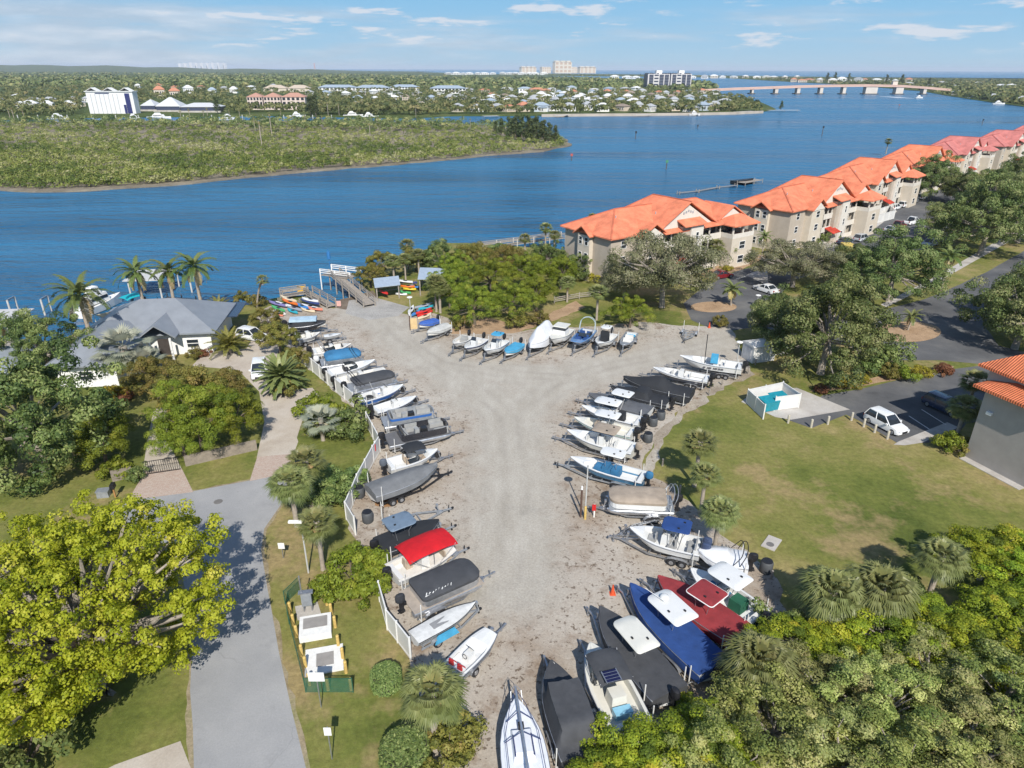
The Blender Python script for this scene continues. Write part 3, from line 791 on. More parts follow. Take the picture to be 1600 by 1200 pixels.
def feather_palm(name, th, trad, nf, flen, key, droop=0.9, leaf=0.6, nl=22, upmin=-0.25, upmax=1.2, cat='palm tree', dead=4, shaft=False, width=0.05, vee=0.3):
    e = thing(name, '', cat)
    mb = MB()
    k = 6
    mb.tube([(0.02 * i, 0, -0.2 + (th + 0.2) * i / k) for i in range(k + 1)], [trad * s for s in (1.3, 1.05, 1.1, 1.05, 0.95, 0.85, 0.8)], 9)
    mb.build('trunk', bark_p, e, smooth=True)
    out, tn = [], []
    top = np.array([0.12, 0, th])
    if shaft:
        mb = MB(); mb.tube([(0.12, 0, th - 0.1), (0.12, 0, th + 0.5), (0.12, 0, th + 1.3)], [trad * 0.8, trad * 0.85, 0.05], 8)
        mb.build('crownshaft', M('crownshaft', (0.16, 0.22, 0.06), 0.5), e, smooth=True)
        top = top + np.array([0, 0, 0.9])
    for q in range(nf + dead):
        isd = q >= nf
        az = q * 2.39996 + rnd.uniform(-.2, .2)
        el = rnd.uniform(-0.9, -0.6) if isd else upmax - (upmax - upmin) * (q + 0.5) / nf
        L_ = flen * rnd.uniform(0.85, 1.08) * (0.8 if isd else 1)
        h = np.array([math.cos(az), math.sin(az), 0])
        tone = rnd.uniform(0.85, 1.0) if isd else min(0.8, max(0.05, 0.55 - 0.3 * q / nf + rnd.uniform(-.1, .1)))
        pts = []
        p = top.copy(); a = el; seg = 9
        for s in range(seg + 1):
            pts.append(p.copy())
            p = p + (h * math.cos(a) + np.array([0, 0, math.sin(a)])) * L_ / seg
            a -= droop / seg * (0.5 + s / seg)
        sd_ = np.cross(h, [0, 0, 1.0])
        strip(pts, [0.04 * (1 - s / (seg + 2)) + 0.01 for s in range(seg + 1)], np.array([0, 0, 1.0]), tone, out, tn)
        for j in range(nl):
            u = 0.12 + 0.88 * j / (nl - 1)
            i = min(seg - 1, int(u * seg)); fr = u * seg - i
            c = pts[i] * (1 - fr) + pts[i + 1] * fr
            d = pts[i + 1] - pts[i]; d /= np.linalg.norm(d)
            ll = leaf * math.sin(min(1.0, 0.25 + u * 0.9) * math.pi * 0.92) ** 0.6 * rnd.uniform(0.85, 1.1) + 0.05
            for sg in (-1, 1):
                dd = sd_ * sg * 0.8 + d * 0.55 + np.array([0, 0, vee * rnd.uniform(0.4, 1.2)])
                dd /= np.linalg.norm(dd)
                e1 = c + dd * ll * 0.55
                e2 = c + dd * ll + np.array([0, 0, -0.28 * ll])
                strip([c, e1, e2], [width * 0.7, width, 0.006], np.cross(dd, d), tone + rnd.uniform(-.1, .1), out, tn)
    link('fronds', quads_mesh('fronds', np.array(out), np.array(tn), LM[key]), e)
    return e
P('sabal', lambda: fan_palm('sabal_palm', 5.0, 0.19, 44, 0.95, 1.05, 'palm', 0.55, 12))
P('sabal2', lambda: fan_palm('sabal_palm', 4.4, 0.2, 52, 1.0, 1.15, 'palm', 0.7, 14))
P('lowsabal', lambda: fan_palm('sabal_palm', 3.6, 0.22, 64, 1.15, 1.4, 'palm', 0.9, 18, leaves=24))
P('leansabal', lambda: fan_palm('leaning_sabal_palm', 6.2, 0.17, 26, 0.7, 0.8, 'palm', 0.6, 8, lean=(-2.8, 0.6)))
P('tallfan', lambda: fan_palm('fan_palm', 9.0, 0.16, 20, 0.9, 0.9, 'palm', 0.6, 8, leaves=9))
P('silver', lambda: fan_palm('silver_palm', 3.2, 0.25, 26, 1.5, 1.5, 'silver', 0.35, 6, leaves=22, spread=2.9))
P('royal', lambda: feather_palm('royal_palm', 7.0, 0.26, 22, 3.9, 'royal', 1.35, 0.66, 30, dead=3, shaft=True, width=0.055))
P('date', lambda: feather_palm('date_palm', 1.6, 0.4, 74, 2.7, 'palm', 0.75, 0.40, 30, upmin=-0.25, upmax=1.35, dead=0, width=0.045, vee=0.1))
P('coco', lambda: feather_palm('coconut_palm', 5.6, 0.17, 17, 2.7, 'royal', 1.2, 0.55, 22, dead=3, width=0.05))
P('areca', lambda: feather_palm('areca_palm', 1.0, 0.2, 40, 3.0, 'olive', 1.0, 0.55, 20, upmin=0.1, upmax=1.4, dead=0, width=0.05))
P('smallpalm', lambda: feather_palm('young_palm', 2.2, 0.12, 16, 1.7, 'palm', 1.0, 0.4, 18, dead=2, width=0.045))
def casuarina():
    e = thing('casuarina_tree', '', 'tree')
    mb = MB(); mb.tube([(0, 0, -0.3), (0.1, 0, 4), (0, 0, 10)], [0.3, 0.2, 0.05], 7); mb.build('trunk', bark_d, e)
    cl = [(rnd.uniform(-1, 1) * w, rnd.uniform(-1, 1) * w, z, 0.9 + 0.4 * w) for z in np.linspace(2.2, 10.2, 20) for w in [1.7 * (1 - (z - 2) / 10) + 0.2]]
    V, tn = crown_arrays(cl, 50, 0.9, 0.2, aspect=0.35)
    link('crown', quads_mesh('crown', V, tn, LM['casu']), e)
    return e
P('casuarina', casuarina)

# ================================================================== masses of growth (nobody could count them)
def sample_px(poly, n):
    xs = [p[0] for p in poly]; ys = [p[1] for p in poly]
    P_ = np.array(poly); out = []
    while len(out) < n:
        x, y = rnd.uniform(min(xs), max(xs)), rnd.uniform(min(ys), max(ys))
        c = False; j = len(P_) - 1
        for i in range(len(P_)):
            if (P_[i][1] > y) != (P_[j][1] > y) and x < (P_[j][0] - P_[i][0]) * (y - P_[i][1]) / (P_[j][1] - P_[i][1]) + P_[i][0]: c = not c
            j = i
        if c: out.append((x, y))
    return out
def canopy(name, label, cat, pts, rad, hgt, per, leaf, key, tonev=0.25, up=0.55, lo=0.7, toneoff=None):
    """pts: (n, 2) world points; dome of leaves on every one"""
    pts = np.asarray(pts); n = len(pts)
    r = rng.uniform(rad[0], rad[1], n); h = rng.uniform(hgt[0], hgt[1], n)
    idx = np.repeat(np.arange(n), per)
    d = unit(len(idx)); d[:, 2] = np.abs(d[:, 2]) * 1.1 + up * 0.3 - 0.12; d /= np.linalg.norm(d, axis=1)[:, None]
    s = rng.uniform(lo, 1.05, len(idx))
    c = np.stack([pts[idx, 0] + d[:, 0] * r[idx] * s, pts[idx, 1] + d[:, 1] * r[idx] * s, np.maximum(0.1, h[idx] - r[idx] * 0.8 + d[:, 2] * r[idx] * 0.8 * s)], 1)
    nr = d + unit(len(idx)) * 0.45; nr /= np.linalg.norm(nr, axis=1)[:, None]
    tt = rng.normal(0.42, tonev, n)
    if toneoff is not None: tt = tt + toneoff
    tone = tt[idx] + rng.normal(0, 0.12, len(idx))
    V = cards(c, nr, leaf * rng.uniform(0.7, 1.4, len(idx)), 0.75)
    return stuff(link(name, quads_mesh(name, V, tone, LM[key])), label, cat)
isl_in = [(-120, 298), (0, 289), (60, 292), (140, 290), (230, 285), (300, 280), (400, 270), (500, 261), (600, 254), (700, 245), (780, 237), (850, 232), (882, 226), (866, 214), (820, 205), (780, 199), (720, 195), (660, 192), (560, 191), (430, 190), (300, 190), (150, 191), (0, 193), (-120, 198)]
pw = [G2(x, y) for x, y in sample_px(isl_in, 8000)]
edge = wob(px(isl_in[1:14]), 1.6, 0.8, 77, closed=False)
canopy('mangrove_thicket', 'low mangrove scrub covering the island across the channel', 'mangrove', pw + edge, (0.8, 2.4), (0.9, 3.0), 34, 0.52, 'mangrove', tonev=0.24,
       toneoff=np.array([0.26 * math.sin(p[0] * 0.035 + 1.2 * math.sin(p[1] * 0.02)) * math.sin(p[1] * 0.06) + 0.2 * math.sin(p[0] * 0.11 + 2 * math.sin(p[1] * 0.09)) for p in pw + edge]))
fp = sample_px([(-100, 201), (100, 199), (300, 201), (450, 206), (600, 205), (720, 202), (790, 206), (840, 212), (866, 216), (830, 207), (780, 200), (700, 195), (560, 192), (300, 191), (0, 193), (-100, 196)], 620)
canopy('island_wood', 'taller uneven trees along the far side of the mangrove island', 'wood', [G2(*p) for p in fp], (1.4, 3.2), (2.6, 6.2), 60, 0.8, 'far', tonev=0.3)
fp = sample_px([(-60, 182), (120, 181), (130, 160), (345, 160), (350, 176), (380, 178), (385, 150), (480, 150), (485, 178), (520, 178), (640, 180), (690, 174), (800, 171.5), (1000, 171), (1140, 170), (1190, 170), (1175, 160), (1140, 152), (1122, 146), (1105, 140), (900, 138), (500, 136), (200, 134), (-60, 134)], 2900)
fp += [(x_, y_) for x0_, x1_, y_ in ((800, 835, 176), (862, 905, 175.5), (930, 960, 176), (985, 1010, 175.5), (1030, 1090, 175), (1110, 1190, 172.5), (845, 1150, 171.5), (845, 1150, 168.5), (700, 790, 176.5), (380, 480, 173.5), (480, 690, 178)) for x_ in np.arange(x0_, x1_, 2.6)]
fp = [(a + rnd.uniform(-3, 3), b + rnd.uniform(-1, 1)) for a, b in fp]
canopy('far_wood', 'tree canopy between the houses on the far shore', 'wood', [G2(*p) for p in fp], (2.2, 5.0), (3.5, 8), 40, 1.7, 'far')
fp = sample_px([(-60, 136), (200, 135), (500, 137), (900, 139), (1100, 140), (1118, 136), (1105, 131), (1000, 126), (900, 123), (780, 121), (690, 119), (500, 116), (200, 114), (-60, 113)], 3000)
canopy('far_wood', 'flat mangrove forest reaching back to the horizon', 'wood', [G2(*p) for p in fp], (6, 14), (5, 10), 22, 7.0, 'far')
fp = sample_px([(800, 118), (1000, 118.8), (1130, 121), (1250, 128), (1345, 133), (1440, 140), (1480, 147), (1540, 156), (1600, 163), (1700, 172), (1700, 130), (1600, 126), (1400, 124), (1250, 121.5), (1000, 117.5), (800, 116)], 2400)
canopy('barrier_wood', 'dark trees along the strip of land below the open sea', 'wood', [G2(*p) for p in fp], (4, 9), (4, 8), 26, 4.0, 'far')
# ================================================================== buildings, docks, fences
stucco = M('taupe_stucco', (0.42, 0.36, 0.29), 0.85, 0.10, 0.8, bump=0.2)
stucco_l = M('cream_stucco', (0.54, 0.475, 0.385), 0.85, 0.08, 0.8, bump=0.2)
white = M('white_paint', (0.74, 0.73, 0.70), 0.55, 0.08, 1.5)
vinyl = M('white_vinyl', (0.63, 0.62, 0.59), 0.4, 0.10, 0.9)
glass = M('dark_glass', (0.025, 0.032, 0.04), 0.12, 0.3, 1.0, spec=0.7)
greyroof = M('grey_metal_roof', (0.215, 0.23, 0.25), 0.45, 0.12, 0.7)
wood_g = M('weathered_wood', (0.30, 0.265, 0.225), 0.9, 0.35, 4, bump=0.4)
wood_y = M('yellow_post_paint', (0.56, 0.39, 0.12), 0.7, 0.25, 5)
steel = M('galvanised_steel', (0.42, 0.43, 0.45), 0.4, 0.25, 6, metal=0.75)
black = M('black_plastic', (0.018, 0.018, 0.02), 0.45, 0.3, 4)
rubber = M('rubber', (0.022, 0.022, 0.024), 0.85, 0.3, 8)
def roofmat(name, col, tile=0.0, objvar=0.0):
    mt, t, p, o = newmat(name)
    n = tex(t, 0.5, 5, 0.65)
    nr = ramp(t, [(0.35, 0.0), (0.65, 1.0)]); t.links.new(n, nr.inputs[0])
    c = mixc(t, nr.outputs[0], tuple(Vector(col) * 0.74), tuple(min(1, x * 1.1) for x in col))
    f = tex(t, 6, 4, 0.7)
    fr = ramp(t, [(0.3, 0.86), (0.7, 1.1)]); t.links.new(f, fr.inputs[0])
    c = mixc(t, 1.0, c, fr.outputs[0], 'MULTIPLY')
    t.links.new(c, p.inputs['Base Color'])
    p.inputs['Roughness'].default_value = 0.75
    p.inputs['Specular IOR Level'].default_value = 0.2
    cc = N(t, 'ShaderNodeTexCoord')
    w = N(t, 'ShaderNodeTexWave', inp={'Scale': tile or 1.0, 'Distortion': 0.15, 'Detail': 1})
    w.bands_direction = 'DIAGONAL' if not tile else 'Y'
    t.links.new(cc.outputs['Object'], w.inputs[0])
    b = N(t, 'ShaderNodeBump', inp={'Strength': 0.35 if not tile else 0.9, 'Distance': 0.05 if not tile else 0.1})
    t.links.new(w.outputs[0], b.inputs['Height'])
    t.links.new(b.outputs[0], p.inputs['Normal'])
    return mt
orange = roofmat('orange_roof', (0.70, 0.22, 0.118))
pinkroof = roofmat('salmon_roof', (0.54, 0.19, 0.165))
pinkridge = roofmat('salmon_ridge', (0.40, 0.11, 0.10))
tile = roofmat('terracotta_tile', (0.66, 0.19, 0.085), 1.35)

def hip(mb, x0, x1, y0, y1, z0, z1, th=0.22, gx0=False, gx1=False, ridge=None):
    """hip roof solid with ridge along the longer side; gx0 / gx1 = gable at that end"""
    hd = (y1 - y0) / 2; yc = (y0 + y1) / 2
    a = x0 + (0 if gx0 else hd); b = x1 - (0 if gx1 else hd)
    if a > b: a = b = (x0 + x1) / 2
    v = [(x0, y0, z0), (x1, y0, z0), (x1, y1, z0), (x0, y1, z0), (a, yc, z1), (b, yc, z1)]
    w = [(p[0], p[1], p[2] - th) for p in v[:4]]
    return mb.add(v + w, [(0, 1, 5, 4), (2, 3, 4, 5), (1, 2, 5), (3, 0, 4), (9, 8, 7, 6), (0, 6, 7, 1), (1, 7, 8, 2), (2, 8, 9, 3), (3, 9, 6, 0)])
def gab(mb, xc, hw, y0, y1, z0, z1, hipback=0.0, th=0.2):
    """gable roof with ridge along y, its open gable at y0; hipback slopes the far end"""
    v = [(xc - hw, y0, z0), (xc, y0, z1), (xc + hw, y0, z0), (xc - hw, y1, z0), (xc, y1 - hipback, z1), (xc + hw, y1, z0)]
    w = [(p[0], p[1], p[2] - th) for p in v]
    f = [(0, 1, 4, 3), (1, 2, 5, 4), (3, 4, 5), (0, 6, 7, 1), (1, 7, 8, 2), (7, 6, 9, 10), (8, 7, 10, 11), (10, 9, 11), (0, 3, 9, 6), (2, 8, 11, 5), (3, 5, 11, 9)]
    return mb.add(v + w, f)
def window(parent, x, y, z, w, h, face, frame=white, pane=glass, name='window', d=0.07):
    """face: '-y', '+y', '-x', '+x' outward direction; x, y, z = middle of the sill line on the wall"""
    mb = MB()
    rot = {'-y': 0, '+x': R(90), '+y': R(180), '-x': R(-90)}[face]
    mb.M = T(x, y, z, rot)
    f = 0.08
    for a in (-w / 2, w / 2 - f): mb.box(a, a + f, -d, -0.002, 0, h, 0)
    for a in (0, h - f, h * 0.5 - f / 2): mb.box(-w / 2 + f, w / 2 - f, -d + 0.004, -0.004, a, a + f, 0)
    mb.box(-w / 2 + f, w / 2 - f, -d * 0.5, -0.006, f, h - f, 1)
    return mb.build(name, [frame, pane], parent)

cwhite = M('condo_white', (0.62, 0.575, 0.505), 0.7, 0.1, 1.2)
def condo():
    e = thing('condo_building', '', 'building')
    mb = MB().box(0, 34, 0, 12.5, -0.3, 8.35); mb.build('wall', stucco, e)
    mb = MB(); hip(mb, -0.7, 34.7, -0.7, 13.2, 8.6, 12.0); mb.build('roof', orange, e)
    mb = MB(); gab(mb, 17.8, 7.9, -1.5, 13.6, 8.75, 13.3, 5.5); mb.build('cross_gable_roof', orange, e)
    mb = MB(); mb.prism([(10.6, 0), (25.0, 0), (17.8, 4.15)], 0, 0.25)
    g = mb.build('pediment', cwhite, e); g.rotation_euler = (R(90), 0, 0); g.location = (0, -0.75, 8.5)
    for i in range(5):
        mb = MB().box(16.4 + i * 0.6, 16.75 + i * 0.6, -1.1, -1.0, 11.4 - abs(i - 2) * 0.16, 11.75 - abs(i - 2) * 0.16); mb.build('vent', M('vent_grey', (0.35, 0.36, 0.38), 0.6), e)
    cap = roofmat('orange_ridge', (0.54, 0.155, 0.085))
    for a, b in (((6.25, 6.25, 12.03), (27.75, 6.25, 12.03)), ((-0.7, -0.7, 8.63), (6.25, 6.25, 12.03)), ((-0.7, 13.2, 8.63), (6.25, 6.25, 12.03)), ((34.7, -0.7, 8.63), (27.75, 6.25, 12.03)), ((17.8, -1.5, 13.33), (17.8, 8.1, 13.33)), ((9.9, 13.6, 8.8), (17.8, 8.1, 13.33))):
        MB().bar(a, b, 0.28, 0.1).build('roof_ridge_cap', cap, e)
    for x, y, z in ((13.5, 3.0, 10.9), (21.5, 5.0, 11.4), (4.5, 4.0, 11.0), (29.0, 8.5, 11.2)): MB().tube([(x, y, z - 0.3), (x, y, z + 0.35)], 0.09, 7).build('vent_pipe', M('vent_grey', (0.35, 0.36, 0.38), 0.6), e)
    # small gable left of the middle
    mb = MB().box(6.2, 11.4, -1.4, -0.004, -0.3, 8.0); mb.build('front_bay', stucco_l, e)
    mb = MB(); gab(mb, 8.8, 3.3, -2.0, 4.0, 8.3, 10.4, 0); mb.build('gable_roof', orange, e)
    mb = MB(); mb.prism([(6.2, 0), (11.4, 0), (8.8, 1.55)], 0, 0.15); g = mb.build('pediment', cwhite, e); g.rotation_euler = (R(90), 0, 0); g.location = (0, -1.42, 8.02)
    # stair tower with its own little roof
    mb = MB().box(17.3, 20.6, -2.6, -0.006, -0.3, 9.3); mb.build('stair_tower', cwhite, e)
    mb = MB().box(15.6, 17.28, -2.1, -0.006, -0.3, 9.0); mb.build('tower_flank', stucco, e)
    mb = MB().add([(15.0, -3.1, 9.35), (21.1, -3.1, 9.35), (21.1, 0.2, 10.7), (15.0, 0.2, 10.7), (15.0, -3.1, 9.15), (21.1, -3.1, 9.15), (21.1, 0.2, 10.5), (15.0, 0.2, 10.5)],
                  [(0, 1, 2, 3), (7, 6, 5, 4), (0, 4, 5, 1), (1, 5, 6, 2), (2, 6, 7, 3), (3, 7, 4, 0)]); mb.build('porch_roof', orange, e)
    # open walkways each side of the tower: slab, parapet, posts, dark screen behind
    for x0, x1 in ((11.6, 15.5), (20.7, 27.2)):
        for k in range(3):
            z = 2.85 * k
            mb = MB().box(x0, x1, -1.5, -0.008, z - 0.2, z + 0.02)
            mb.box(x0, x1, -1.5, -1.38, z + 0.02, z + 0.95)
            b = mb.build('balcony', cwhite, e)
            for x in (x0 + 0.15, (x0 + x1) / 2, x1 - 0.15): MB().box(x - 0.1, x + 0.1, -1.37, -1.17, z + 0.025, z + 2.62).build('post', cwhite, b)
            mb = MB().box(x0 + 0.1, x1 - 0.1, -0.06, -0.008, z + 0.1, z + 2.5); mb.build('screen', glass, b)
    mb = MB().add([(11.0, -2.2, 8.35), (27.6, -2.2, 8.35), (27.6, 0.1, 9.25), (11.0, 0.1, 9.25), (11.0, -2.2, 8.17), (27.6, -2.2, 8.17), (27.6, 0.1, 9.07), (11.0, 0.1, 9.07)],
                  [(0, 1, 2, 3), (7, 6, 5, 4), (0, 4, 5, 1), (1, 5, 6, 2), (2, 6, 7, 3), (3, 7, 4, 0)]); mb.build('walkway_roof', orange, e)
    # right bay with roofed terrace on top
    mb = MB().box(27.3, 33.6, -4.2, -0.01, -0.3, 5.75); mb.build('right_bay', stucco_l, e)
    mb = MB().box(27.3, 33.6, -4.2, -4.05, 5.755, 6.6).box(27.3, 27.45, -4.04, -0.1, 5.755, 6.6).box(33.45, 33.6, -4.04, -0.1, 5.755, 6.6); r_ = mb.build('terrace_parapet', cwhite, e)
    for x, y in ((27.5, -4.0), (30.4, -4.0), (33.4, -4.0), (33.4, -1.5)): MB().box(x - 0.14, x + 0.14, y - 0.14, y + 0.14, 6.61, 8.1).build('terrace_post', cwhite, e)
    mb = MB().box(27.8, 33.2, -0.07, -0.012, 5.9, 8.1); mb.build('screen', glass, e)
    mb = MB(); hip(mb, 26.7, 34.3, -4.9, 0.6, 8.3, 9.9, 0.2, False, False); mb.build('terrace_roof', orange, e)
    mb = MB(); gab(mb, 30.5, 4.3, -1.3, 6, 8.9, 11.3, 0); mb.build('gable_roof', orange, e)
    mb = MB(); mb.prism([(27.0, 0), (34.0, 0), (30.5, 1.75)], 0, 0.15); g = mb.build('pediment', cwhite, e); g.rotation_euler = (R(90), 0, 0); g.location = (0, -0.72, 9.0)
    # left end wall: bay of paired windows under its own gable
    mb = MB().box(-0.9, -0.01, 4.6, 7.8, -0.3, 8.15); mb.build('end_bay', stucco_l, e)
    mb = MB(); mb.M = T(0, 0, 0, R(-90)) ; gab(mb, -6.2, 2.3, -1.6, 3.0, 8.35, 9.9, 0); mb.build('gable_roof', orange, e)
    for k in range(3):
        for y in (5.4, 7.0): window(e, -0.9, y, 0.9 + 2.75 * k, 0.95, 1.45, '-x')
        window(e, 8.8, -1.4, 0.9 + 2.75 * k, 1.5, 1.4, '-y')
        window(e, 3.0, 0, 0.9 + 2.75 * k, 1.3, 1.4, '-y')
        if k < 2: window(e, 30.4, -4.2, 0.8 + 2.75 * k, 1.7, 1.5, '-y')
        window(e, 19.0, -2.6, 0.9 + 2.75 * k, 0.8, 1.5, '-y')
        window(e, 33.6 + 0.4, 5.0, 0.9 + 2.75 * k, 1.2, 1.4, '+x'); window(e, 34.0, 9.0, 0.9 + 2.75 * k, 1.2, 1.4, '+x')
        for x in (4, 10, 24, 30): window(e, x, 12.5, 0.6 + 2.75 * k, 2.2, 1.8, '+y')
    mb = MB().add([(13, -3.6, 2.75), (16.5, -3.6, 2.75), (16.5, -1.5, 3.6), (13, -1.5, 3.6), (13, -3.6, 2.6), (16.5, -3.6, 2.6), (16.5, -1.5, 3.45), (13, -1.5, 3.45)],
                  [(0, 1, 2, 3), (7, 6, 5, 4), (0, 4, 5, 1), (1, 5, 6, 2), (2, 6, 7, 3), (3, 7, 4, 0)]); mb.build('entry_canopy', roofmat('red_awning', (0.5, 0.06, 0.035)), e)
    return e
condo0 = condo()
condo_rows = [((17.0, 117.0), 35, None, 'beige condo with orange roof nearest the boat yard, paired windows on its end wall'),
              ((57.5, 142.5), 41, None, 'second orange-roofed condo of the waterfront row, behind a parking lot of parked cars'),
              ((88.5, 178.0), 45, None, 'third orange-roofed condo of the row, right of the one with the tall palms in front'),
              ((121.0, 214.0), 45, None, 'fourth condo of the row, last one with a bright orange roof'),
              ((153.0, 247.0), 44, 'p', 'first condo of the row with a faded salmon-pink roof'),
              ((188.0, 276.0), 42, 'p', 'second salmon-roofed condo, palms standing along its front'),
              ((225.0, 311.0), 44, 'p', 'farthest salmon-roofed condo at the right edge of the photo')]
for i, (p_, ang, pk, lab) in enumerate(condo_rows):
    if i == 0:
        c = condo0; kids(c); c.location = (*p_, 0); c.rotation_euler = (0, 0, R(ang)); c['label'] = lab
    else: c = dup(condo0, (*p_, 0), R(ang), None, lab)
    c['group'] = 'condo buildings along the waterfront'
    if pk:
        for ch in c.children:
            if 'roof' in ch.name:
                ch.material_slots[0].link = 'OBJECT'; ch.material_slots[0].material = pinkridge if 'cap' in ch.name else pinkroof

# tiled building at the right edge
def right_building():
    A = G(1507, 713); u = Vector((0.36, -0.93)).normalized()
    e = thing('tile_roof_building', 'grey stucco building with terracotta tiled roof at the right edge beside the lawn', 'building', A, math.atan2(u.y, u.x) + R(90))
    # local: -y runs towards the camera along the visible wall, +x into the building
    g = M('grey_stucco', (0.37, 0.335, 0.30), 0.85, 0.10, 0.8, bump=0.25)
    MB().box(0, 16, -6.2, 0, -0.3, 7.6).build('wall', g, e)
    MB().box(0.9, 16, -15, -6.21, -0.3, 6.9).build('wall', stucco_l, e)
    mb = MB(); hip(mb, -0.8, 17, -7.0, 0.8, 7.75, 8.9, 0.28); mb.build('roof', tile, e)
    MB().box(1.6, 15, -4.6, 1.2, 7.61, 9.0).build('upper_wall', g, e)
    mb = MB(); hip(mb, 0.9, 17, -5.4, 2.0, 9.15, 11.6, 0.26); mb.build('roof', tile, e)
    mb = MB(); hip(mb, 0.2, 17, -15.8, -6.0, 7.1, 9.6, 0.26); mb.build('roof', tile, e)
    for z in (0.9, 3.9):
        window(e, 0.9, -8.2, z, 1.2, 1.7, '-x'); window(e, 0.9, -11.5, z, 1.2, 1.7, '-x')
    MB().box(0.55, 0.895, -6.9, -6.35, -0.2, 6.6).build('corner_pilaster', white, e)
    MB().box(-0.30, -0.02, -1.3, -0.8, 5.2, 5.5).build('wall_lamp', white, e)
    MB().box(-0.9, -0.015, -6.1, -0.1, -0.1, 0.06).build('footing', conc, e)
right_building()

# grey roofed house on the left
def left_house():
    e = thing('grey_roof_house', 'low white house with grey hip roofs and a portico on the left waterfront', 'house', G(334, 551), R(8))
    MB().box(-15.5, 0, 0, 11, -0.2, 3.0).build('wall', white, e)
    MB().box(-15.4, -8.6, -9.5, -0.01, -0.2, 2.9).build('wall', white, e)
    mb = MB(); hip(mb, -16.3, 0.9, -0.8, 11.8, 3.2, 6.2, 0.2); mb.build('roof', greyroof, e)
    mb = MB(); mb.M = T(-12.0, -4.2, 0, R(90)); hip(mb, -6.2, 8.6, -4.2, 4.2, 3.1, 5.2, 0.2); mb.build('roof', greyroof, e)
    mb = MB(); gab(mb, -6.0, 2.4, -2.4, 4.0, 3.3, 5.0, 0); mb.build('portico_roof', greyroof, e)
    [MB().tube([(x, -2.0, 0), (x, -2.0, 3.05)], 0.16, 10).build('portico_column', white, e) for x in (-7.7, -7.1, -4.5)]
    mb = MB().box(-6.8, -5.2, -0.07, -0.008, 0, 2.3); mb.build('door', M('dark_door', (0.06, 0.05, 0.045), 0.5), e)
    window(e, -2.4, 0, 0.9, 1.6, 1.2, '-y'); window(e, -12, -9.5, 0.9, 1.6, 1.2, '-y'); window(e, -8.6, -5, 0.9, 1.4, 1.2, '+x')
    mb = MB().box(-2.6, 2.2, 6.0, 12.6, 2.9, 3.05); mb.build('solar_canopy', M('navy_panel', (0.03, 0.045, 0.075), 0.25), e)
    e2 = thing('shade_sail', 'tan triangular shade sail strung behind the grey-roofed house', 'shade sail', G(170, 500))
    a = Vector(e2.location)
    pts = [G(147, 492, 4.0) - a, G(198, 482, 3.6) - a, G(208, 484, 3.4) - a, G(160, 496, 3.6) - a]
    mb = MB().add([tuple(q) for q in pts] + [tuple(q - Vector((0, 0, 0.03))) for q in pts], [(0, 1, 2, 3), (7, 6, 5, 4), (0, 4, 5, 1), (1, 5, 6, 2), (2, 6, 7, 3), (3, 7, 4, 0)]); mb.build('sail', M('tan_sail', (0.60, 0.44, 0.24), 0.8), e2)
    for q in pts[:3]: MB().tube([(q.x, q.y, -3), tuple(q)], 0.05, 6).build('post', white, e2)
left_house()
def small_house(name, label, loc, rz, w, d, h, rh, wm, rm, overhang=0.5, win=True, cat='house', gable=False):
    e = thing(name, label, cat, loc, rz)
    MB().box(0, w, 0, d, -0.3, h).build('wall', wm, e)
    mb = MB(); hip(mb, -overhang, w + overhang, -overhang, d + overhang, h + 0.2, h + rh, 0.18, gable, gable); mb.build('roof', rm, e)
    if win:
        for i in range(max(2, int(w / 3))): window(e, (i + 0.5) * w / max(2, int(w / 3)), 0, h * 0.35, 1.3, h * 0.38, '-y')
    return e
small_house('grey_house', 'grey metal roof of a house showing beneath the dark tree at the left edge', G(-165, 640), R(14), 12, 9, 3.0, 2.0, white, M('pale_metal_roof', (0.30, 0.33, 0.36), 0.45))

# garden sheds beside the entrance, dumpster enclosure
def shed(bx, by, w, d, h, label, rz):
    e = thing('storage_shed', label, 'shed', G(bx, by), rz)
    mb = MB().box(0, w, 0, d, 0, h)
    for i in range(int(w / 0.35) + 1): mb.box(i * 0.35 - 0.02, i * 0.35 + 0.02, -0.03, 0, 0.05, h - 0.05)
    mb.build('wall', vinyl, e)
    mb = MB(); hip(mb, -0.12, w + 0.12, -0.12, d + 0.12, h + 0.08, h + 0.4, 0.07, True, True); mb.build('roof', vinyl, e)
    mb = MB().box(-0.05, -0.005, d * 0.2, d * 0.8, 0.1, h - 0.2); dr = mb.build('door', M('shed_door', (0.5, 0.5, 0.5), 0.5), e)
    return e
shed(1175, 568, 3.4, 2.4, 2.2, 'white vertical-panel storage shed at the corner of the lawn', R(18))
shed(1205, 556, 2.6, 2.2, 2.1, 'shaded white storage shed half under the large oak', R(18))
